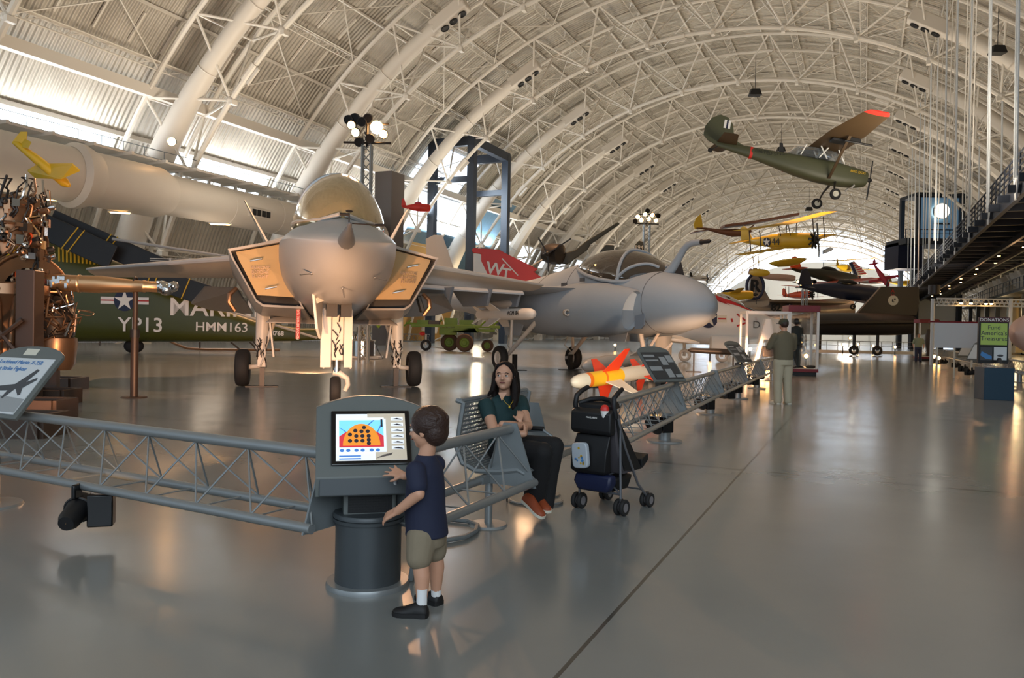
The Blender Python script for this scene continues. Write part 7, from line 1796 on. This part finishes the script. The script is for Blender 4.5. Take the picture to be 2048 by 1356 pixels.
for u in (u0 - .05, u1 + .05):
    for i in range(92): b.box((u, 18 + 1.2 * i, zd + .95), (.05, .08, 1.15))
    for z in (1.5, 1.25, 1.0, .75): b.box((u, 72, zd + z), (.05, 110, .05))
b.obj('railing', 'walkway_dark', WK, smooth=False)
for i, v in enumerate([34.4 + 7.15 * k for k in range(-1, 12)]):
    for u in (u0 - .25, u1 + .25):
        b = B(); b.prism([(u, v - .48, zd + .38), (u, v - .38, zd + .5), (u, v + .38, zd + .5), (u, v + .48, zd + .38), (u, v + .1, zd - .35), (u, v - .1, zd - .35)], (.05, 0, 0)); pl_ = b.obj('hanger_plate', 'sign_light', WK, smooth=False)
        b = B()
        for dv in (-.24, .24): b.rod((u, v + dv, zd + .4), (u - .2, v + dv, 26 if u < 8 else 22), .045, 6)
        b.obj('hanger_rod', 'sign_light', pl_)
for i in range(16):
    v = 31 + 5.2 * i; t = thing('walkway_downlight', 'downlight under the elevated walkway, %s from its near end' % ['first', 'second', 'third', 'fourth', 'fifth', 'sixth', 'seventh', 'eighth', 'ninth', 'tenth', 'eleventh', 'twelfth', 'thirteenth', 'fourteenth', 'fifteenth', 'sixteenth'][i], 'downlight', hall(7.6 if i % 2 else 8.1, v, zd - .35), 0, 'walkway downlights')
    b = B(); b.lathe([(.02, .12), (.09, .1), (.1, 0)], (0, 0, 0), n=12); b.obj('can', 'black', t); b = B(); b.lathe([(.001, -.01), (.085, -.01), (.085, -.04), (.001, -.05)], (0, 0, 0), n=12); b.obj('bulb', 'lamp_glow', t)
for k in range(5): light('POINT', 'walkway_lamp', hall(7.8, 38 + 14 * k, zd - .8), 40, WARM, .1)

# thin suspension cables nearer the aircraft
for i, (px, Y, z0, z1) in enumerate([(1895, 46, 8, 27), (1903, 46, 8, 27), (1925, 40, 8, 27), (1931, 40, 8, 27), (1937, 40, 8, 27), (1943, 38, 8, 27), (1870, 60, 9, 27), (1878, 60, 9, 27), (1862, 66, 9, 27), (1853, 70, 9, 27)]):
    p = at(px, 400, Y); b = B(); b.rod((p.x, Y, z0), (p.x, Y, z1), .03, 5); o = b.obj('suspension_cable', 'white_paint'); tag(o, 'thin white vertical suspension cable hanging beside the walkway', 'cable', 'suspension cables')

# ============================================================ CLOCK TOWER AND BALCONY
TW = thing('lift_tower', 'dark framed glass tower with a big round white clock-like light above the walkway', 'tower', (0, 0, 0)); TY = 110
def tw(px, py, dy=0): return at(px, py, TY) + V(0, dy, 0)
a = tw(1837, 390); c = tw(1927, 486); cx = (a.x + c.x) / 2
b = B()
for px in (1837, 1924):
    p = tw(px, 390); b.box((p.x, TY, p.z / 2), (.55, .55, p.z)); b.box((p.x, TY + 4.5, p.z / 2), (.55, .55, p.z))
b.box((cx, TY, a.z), (c.x - a.x + .8, .55, .6)); b.box((cx, TY, c.z), (c.x - a.x + .8, .55, .5)); b.box((cx, TY + 2, a.z + .1), (c.x - a.x + .8, 5, .4)); b.obj('dark_frame', 'steel_frame_dark', TW, smooth=False)
b = B(); b.box((cx, TY + .3, (a.z + c.z) / 2), (c.x - a.x - .6, .1, a.z - c.z)); mat('tower_glass', (108, 140, 160), .25, emit=(110, 150, 185), es=.28); b.obj('glass_front', 'tower_glass', TW, smooth=False)
b = B(); b.box((cx + .2, TY + .2, tw(1880, 447).z), (2.2, .1, .2)); b.obj('lintel', 'steel_frame_dark', TW)
p = tw(1880, 423); b = B(); b.lathe([(.001, 0), (.95, 0), (1.02, .06)], (p.x, TY - .5, p.z), (0, -1, 0), 36); b.obj('round_light', 'lamp_white', TW)
b = B(); b.lathe([(.96, 0), (1.12, -.05), (1.12, .35), (.96, .35)], (p.x, TY - .5, p.z), (0, 1, 0), 36); b.obj('light_rim', 'steel', TW)
b = B(); b.box((cx, TY + 1.0, tw(1880, 585).z / 2 + 2.5), (c.x - a.x, .2, tw(1880, 505).z - 1)); b.obj('grey_panel', 'end_wall', TW, smooth=False)
BL = thing('navy_balcony', 'navy blue balcony box with railing projecting left of the glass tower', 'balcony', (0, 0, 0))
a = tw(1783, 488, -2); c = tw(1832, 540, -2); b = B(); b.box(((a.x + c.x) / 2, TY, (a.z + c.z) / 2), (c.x - a.x, 4, a.z - c.z)); mat('balcony_blue', (14, 26, 56), .6); b.obj('box', 'balcony_blue', BL, smooth=False)
c3 = tw(1905, 505); b = B(); b.box(((a.x + c3.x) / 2, TY - 1.2, a.z), (c3.x - a.x, 5.6, .8)); b.obj('slab', 'steel_frame_dark', BL, smooth=False)
b = B(); z = a.z + .4
for i in range(14): x = a.x + (c3.x - a.x) * i / 13; b.box((x, TY - 3.9, z + .6), (.1, .1, 1.2))
b.box(((a.x + c3.x) / 2, TY - 3.9, z + 1.2), (c3.x - a.x, .1, .12)); b.box(((a.x + c3.x) / 2, TY - 3.9, z + .7), (c3.x - a.x, .05, .05)); b.obj('railing', 'steel_frame_dark', BL, smooth=False)
for px, h0 in ((1816, 0),):
    p = tw(px + 12, 540); b = B(); b.box((p.x, TY, p.z / 2), (.8, .8, p.z)); b.obj('support_leg', 'steel_frame_dark', BL, smooth=False)
# ============================================================ RIGHT-HAND BACKGROUND
def rz_(px, py, Y): return at(px, py, Y)
GN = thing('lighting_gantry', 'horizontal white truss gantry with small warm lamps at the right', 'gantry', (0, 0, 0)); GY2 = 44
a = rz_(1874, 597, GY2); c = rz_(2060, 600, GY2); b = B(); d = c - a
lo = V(0, 0, -.38)
b.rod(a, c, .06); b.rod(a + lo, c + lo, .05); b.rod(a + lo * .5 + V(0, .4, 0), c + lo * .5 + V(0, .4, 0), .05)
n = 20
for i in range(n): b.rod(a + d * (i / n), a + lo + d * ((i + .5) / n), .02, 4); b.rod(a + lo + d * ((i + .5) / n), a + d * ((i + 1) / n), .02, 4)
b.obj('truss', 'sign_light', GN)
b = B()
for px in (1866, 2022): p = rz_(px, 597, GY2); b.rod((p.x, GY2, 0), (p.x, GY2, p.z), .1)
b.obj('post', 'sign_light', GN)
b = B(); p = rz_(1868, 588, GY2); b.rod(p, p + V(0, 0, .5), .3, 16); b.obj('post_head', 'dark_steel', GN)
for px, py in ((1922, 606), (1942, 606), (1972, 607), (1983, 607)):
    p = rz_(px, py, GY2 - .3); b = B(); b.lathe([(.05, .2), (.1, .1), (.1, 0)], p, n=12); lp = b.obj('lamp_can', 'black', GN); b = B(); b.ball(p, (.09, .09, .07), 10, 8); b.obj('bulb', 'lamp_glow', lp)
# lit recess with dark columns under the walkway
RW = hall(17.5, 0)
b = B(); b.box((16.5, 90, 3.2), (.3, 110, 6.4)); mat('ochre_wall', (170, 140, 84), .7); hstruct(b.obj('wall_right', 'ochre_wall', smooth=False))
b = B()
for i in range(12): b.box((15.2, 42 + 9 * i, 3.2), (.5, .5, 6.4))
b.box((15.2, 90, 6.5), (2.6, 112, .3)); hstruct(b.obj('trim_41', 'steel_frame_dark', smooth=False))
b = B(); b.box((13.8, 90, 7.2), (.06, 110, .06)); b.box((13.8, 90, 7.7), (.06, 110, .06))
for i in range(56): b.box((13.8, 36 + 2 * i, 7.1), (.06, .06, 1.2))
hstruct(b.obj('trim_42', 'steel_frame_dark', smooth=False))
for k in range(5): light('POINT', 'recess_lamp', hall(13.8, 48 + 14 * k, 4.6), 380, (1, .72, .36), .3)
mat('shelf_tan', (178, 158, 118), .6)
random.seed(31)
for i in range(9):
    v = 46 + 7 * i; t = thing('yellow_exhibit', '%s machine exhibit in the lit right recess, %s along it' % ('tan' if i % 2 else 'yellow', ['first', 'second', 'third', 'fourth', 'fifth', 'sixth', 'seventh', 'eighth', 'ninth'][i]), 'exhibit', hall(14.6, v, 0), -AZ, 'exhibits in the lit recess')
    b = B(); b.box((0, 0, 1.0), (1.0, 3.2, 1.6)); b.tube([(0, -1.4, 1.8), (-.3, -.6, 3.2), (-.2, .5, 3.4), (0, 1.4, 2.0)], .12, 8); b.obj('frame', 'shelf_tan' if i % 2 else 'yellow_deep', t, bevel=.05)
    b = B(); b.ball((-.5, .4, 1.3), (.45, .6, .5), 12, 8); b.obj('drum', 'dark_steel', t)
# ============================================================ LEFT-FLANK ENTRY BAY
def eb(u, v, z): return V(u, v, z)
b = B()
for u, v in ((-36, 69.5), (-36, 77.6), (-40.5, 69.5)): b.box((u, v, 10), (.75, .75, 21))
b.box((-36, 73.5, 20.3), (.7, 8.8, .9)); b.box((-38, 69.5, 20.3), (4.5, .6, .9)); b.box((-38, 77.6, 20.3), (4.5, .6, .9)); b.box((-38.2, 69.5, 16.5), (5, .5, .6)); b.box((-38.2, 77.6, 16.5), (5, .5, .6))
hstruct(b.obj('trim_50', 'steel_frame_dark', smooth=False))
def arcpanel(z0, z1, v0, v1, R, m, nm, n=8):
    az_ = lambda z: 180 - math.degrees(math.asin(min(1, max(-1, (z - CZ) / R))))
    b = B(); b.loft([[arcp(R + dr, az_(z0 + (z1 - z0) * i / n), v) for i in range(n + 1)] for dr, v in ((0, v0), (0, v1), (.08, v1), (.08, v0), (0, v0))], closed_ring=False)
    return hstruct(b.obj(nm, m))
mat('bay_glass', (230, 242, 255), .4, emit=(214, 232, 255), es=1.9)
arcpanel(16.9, 20.4, 69.5, 80.0, 38.5, 'bay_glass', 'window_50')
arcpanel(12.8, 16.3, 70.5, 90.0, 38.5, 'bay_glass', 'window_51')
b = B(); b.beam(arcp(38.3, 142.9, 64), arcp(38.3, 142.9, 92), .3, .5); hstruct(b.obj('trim_51', 'steel_frame_dark', smooth=False))
mat('blue_tiles', (92, 124, 146), .3, var=.3, vs=2.2)
arcpanel(11.3, 12.8, 74.0, 92.0, 38.45, 'blue_tiles', 'wall_left_bay')
arcpanel(8.0, 18.0, 86.0, 95.0, 38.4, 'blue_tiles', 'wall_left_tiles')
mat('ochre_panel', (206, 164, 96), .6)
arcpanel(0.0, 11.3, 76.0, 92.0, 38.45, 'ochre_panel', 'wall_left_ochre')
b = B(); b.box((-37.6, 57.2, 7.4), (1.7, 2.0, 14.8)); mat('pylon_slate', (92, 84, 80), .6); hstruct(b.obj('wall_left_pylon', 'pylon_slate', smooth=False))
light('POINT', 'bay_lamp', hall(-42, 83, 6.2), 900, (1, .82, .55), .4)
light('AREA', 'bay_daylight', hall(-39.6, 72, 15.5), 2600, COOL, 7, hall(-25, 72, 8), sy=5)
RH = smallplane('stunt_plane', 'small bright red aircraft hanging in the glazed entry bay at the left', 835, 415, 66, 2.6, 2.8, 10, 0, 8, 'red_bright', slim=1.6, prop=False, canopy='red_magenta')
# small black loudspeakers on the vault
for px, py, Y, nm_ in ((1510, 185, 62, 'high above the olive plane\'s tail'), (1562, 299, 90, 'just above the olive plane\'s fuselage'), (1995, 100, 50, 'at the upper right among the cables'), (1618, 418, 110, 'below the olive plane\'s wheels')):
    t = thing('loudspeaker', 'small black loudspeaker hanging under the vault ' + nm_, 'loudspeaker', at(px, py, Y), 0, 'vault loudspeakers'); b = B(); b.box((0, 0, 0), (.95, .7, .5), taper=.7); b.obj('cabinet', 'black', t, bevel=.03); b = B(); b.rod((0, 0, .2), (0, 0, 3), .02); b.obj('hanger', 'black', t)
# service lamp beneath the left duct
for px, py, nm_ in ((95, 400, 'above the engine exhibit'), (240, 426, 'above the folded rotor blades'), (440, 449, 'left of the jet\'s canopy')):
    t = thing('tube_lamp', 'slim warm ceiling lamp under the big left duct, ' + nm_, 'lamp', at(px, py, 44), rad(12), 'lamps under the duct'); b = B(); b.box((0, 0, .06), (1.2, .3, .06)); b.obj('reflector', 'white', t); b = B(); b.box((0, 0, 0), (1.0, .16, .04)); b.obj('tube', 'lamp_glow', t)
t = thing('duct_spotlight', 'glowing spotlight clamped high at the foot of the nearest climbing duct', 'spotlight', at(343, 283, 46)); b = B(); b.lathe([(.05, -.5), (.22, -.3), (.26, .0)], (0, 0, 0), (.1, -1, -.2), 16); b.obj('can', 'black', t); b = B(); b.lathe([(.001, -.02), (.24, -.02)], (0, 0, 0), (.1, -1, -.2), 16); b.obj('lens', 'lamp_glow_hot', t)
for k in range(4): light('POINT', 'underduct_lamp', hall(-37.5, 24 + 13 * k, 6.0), 130, WARM2, 1.0)
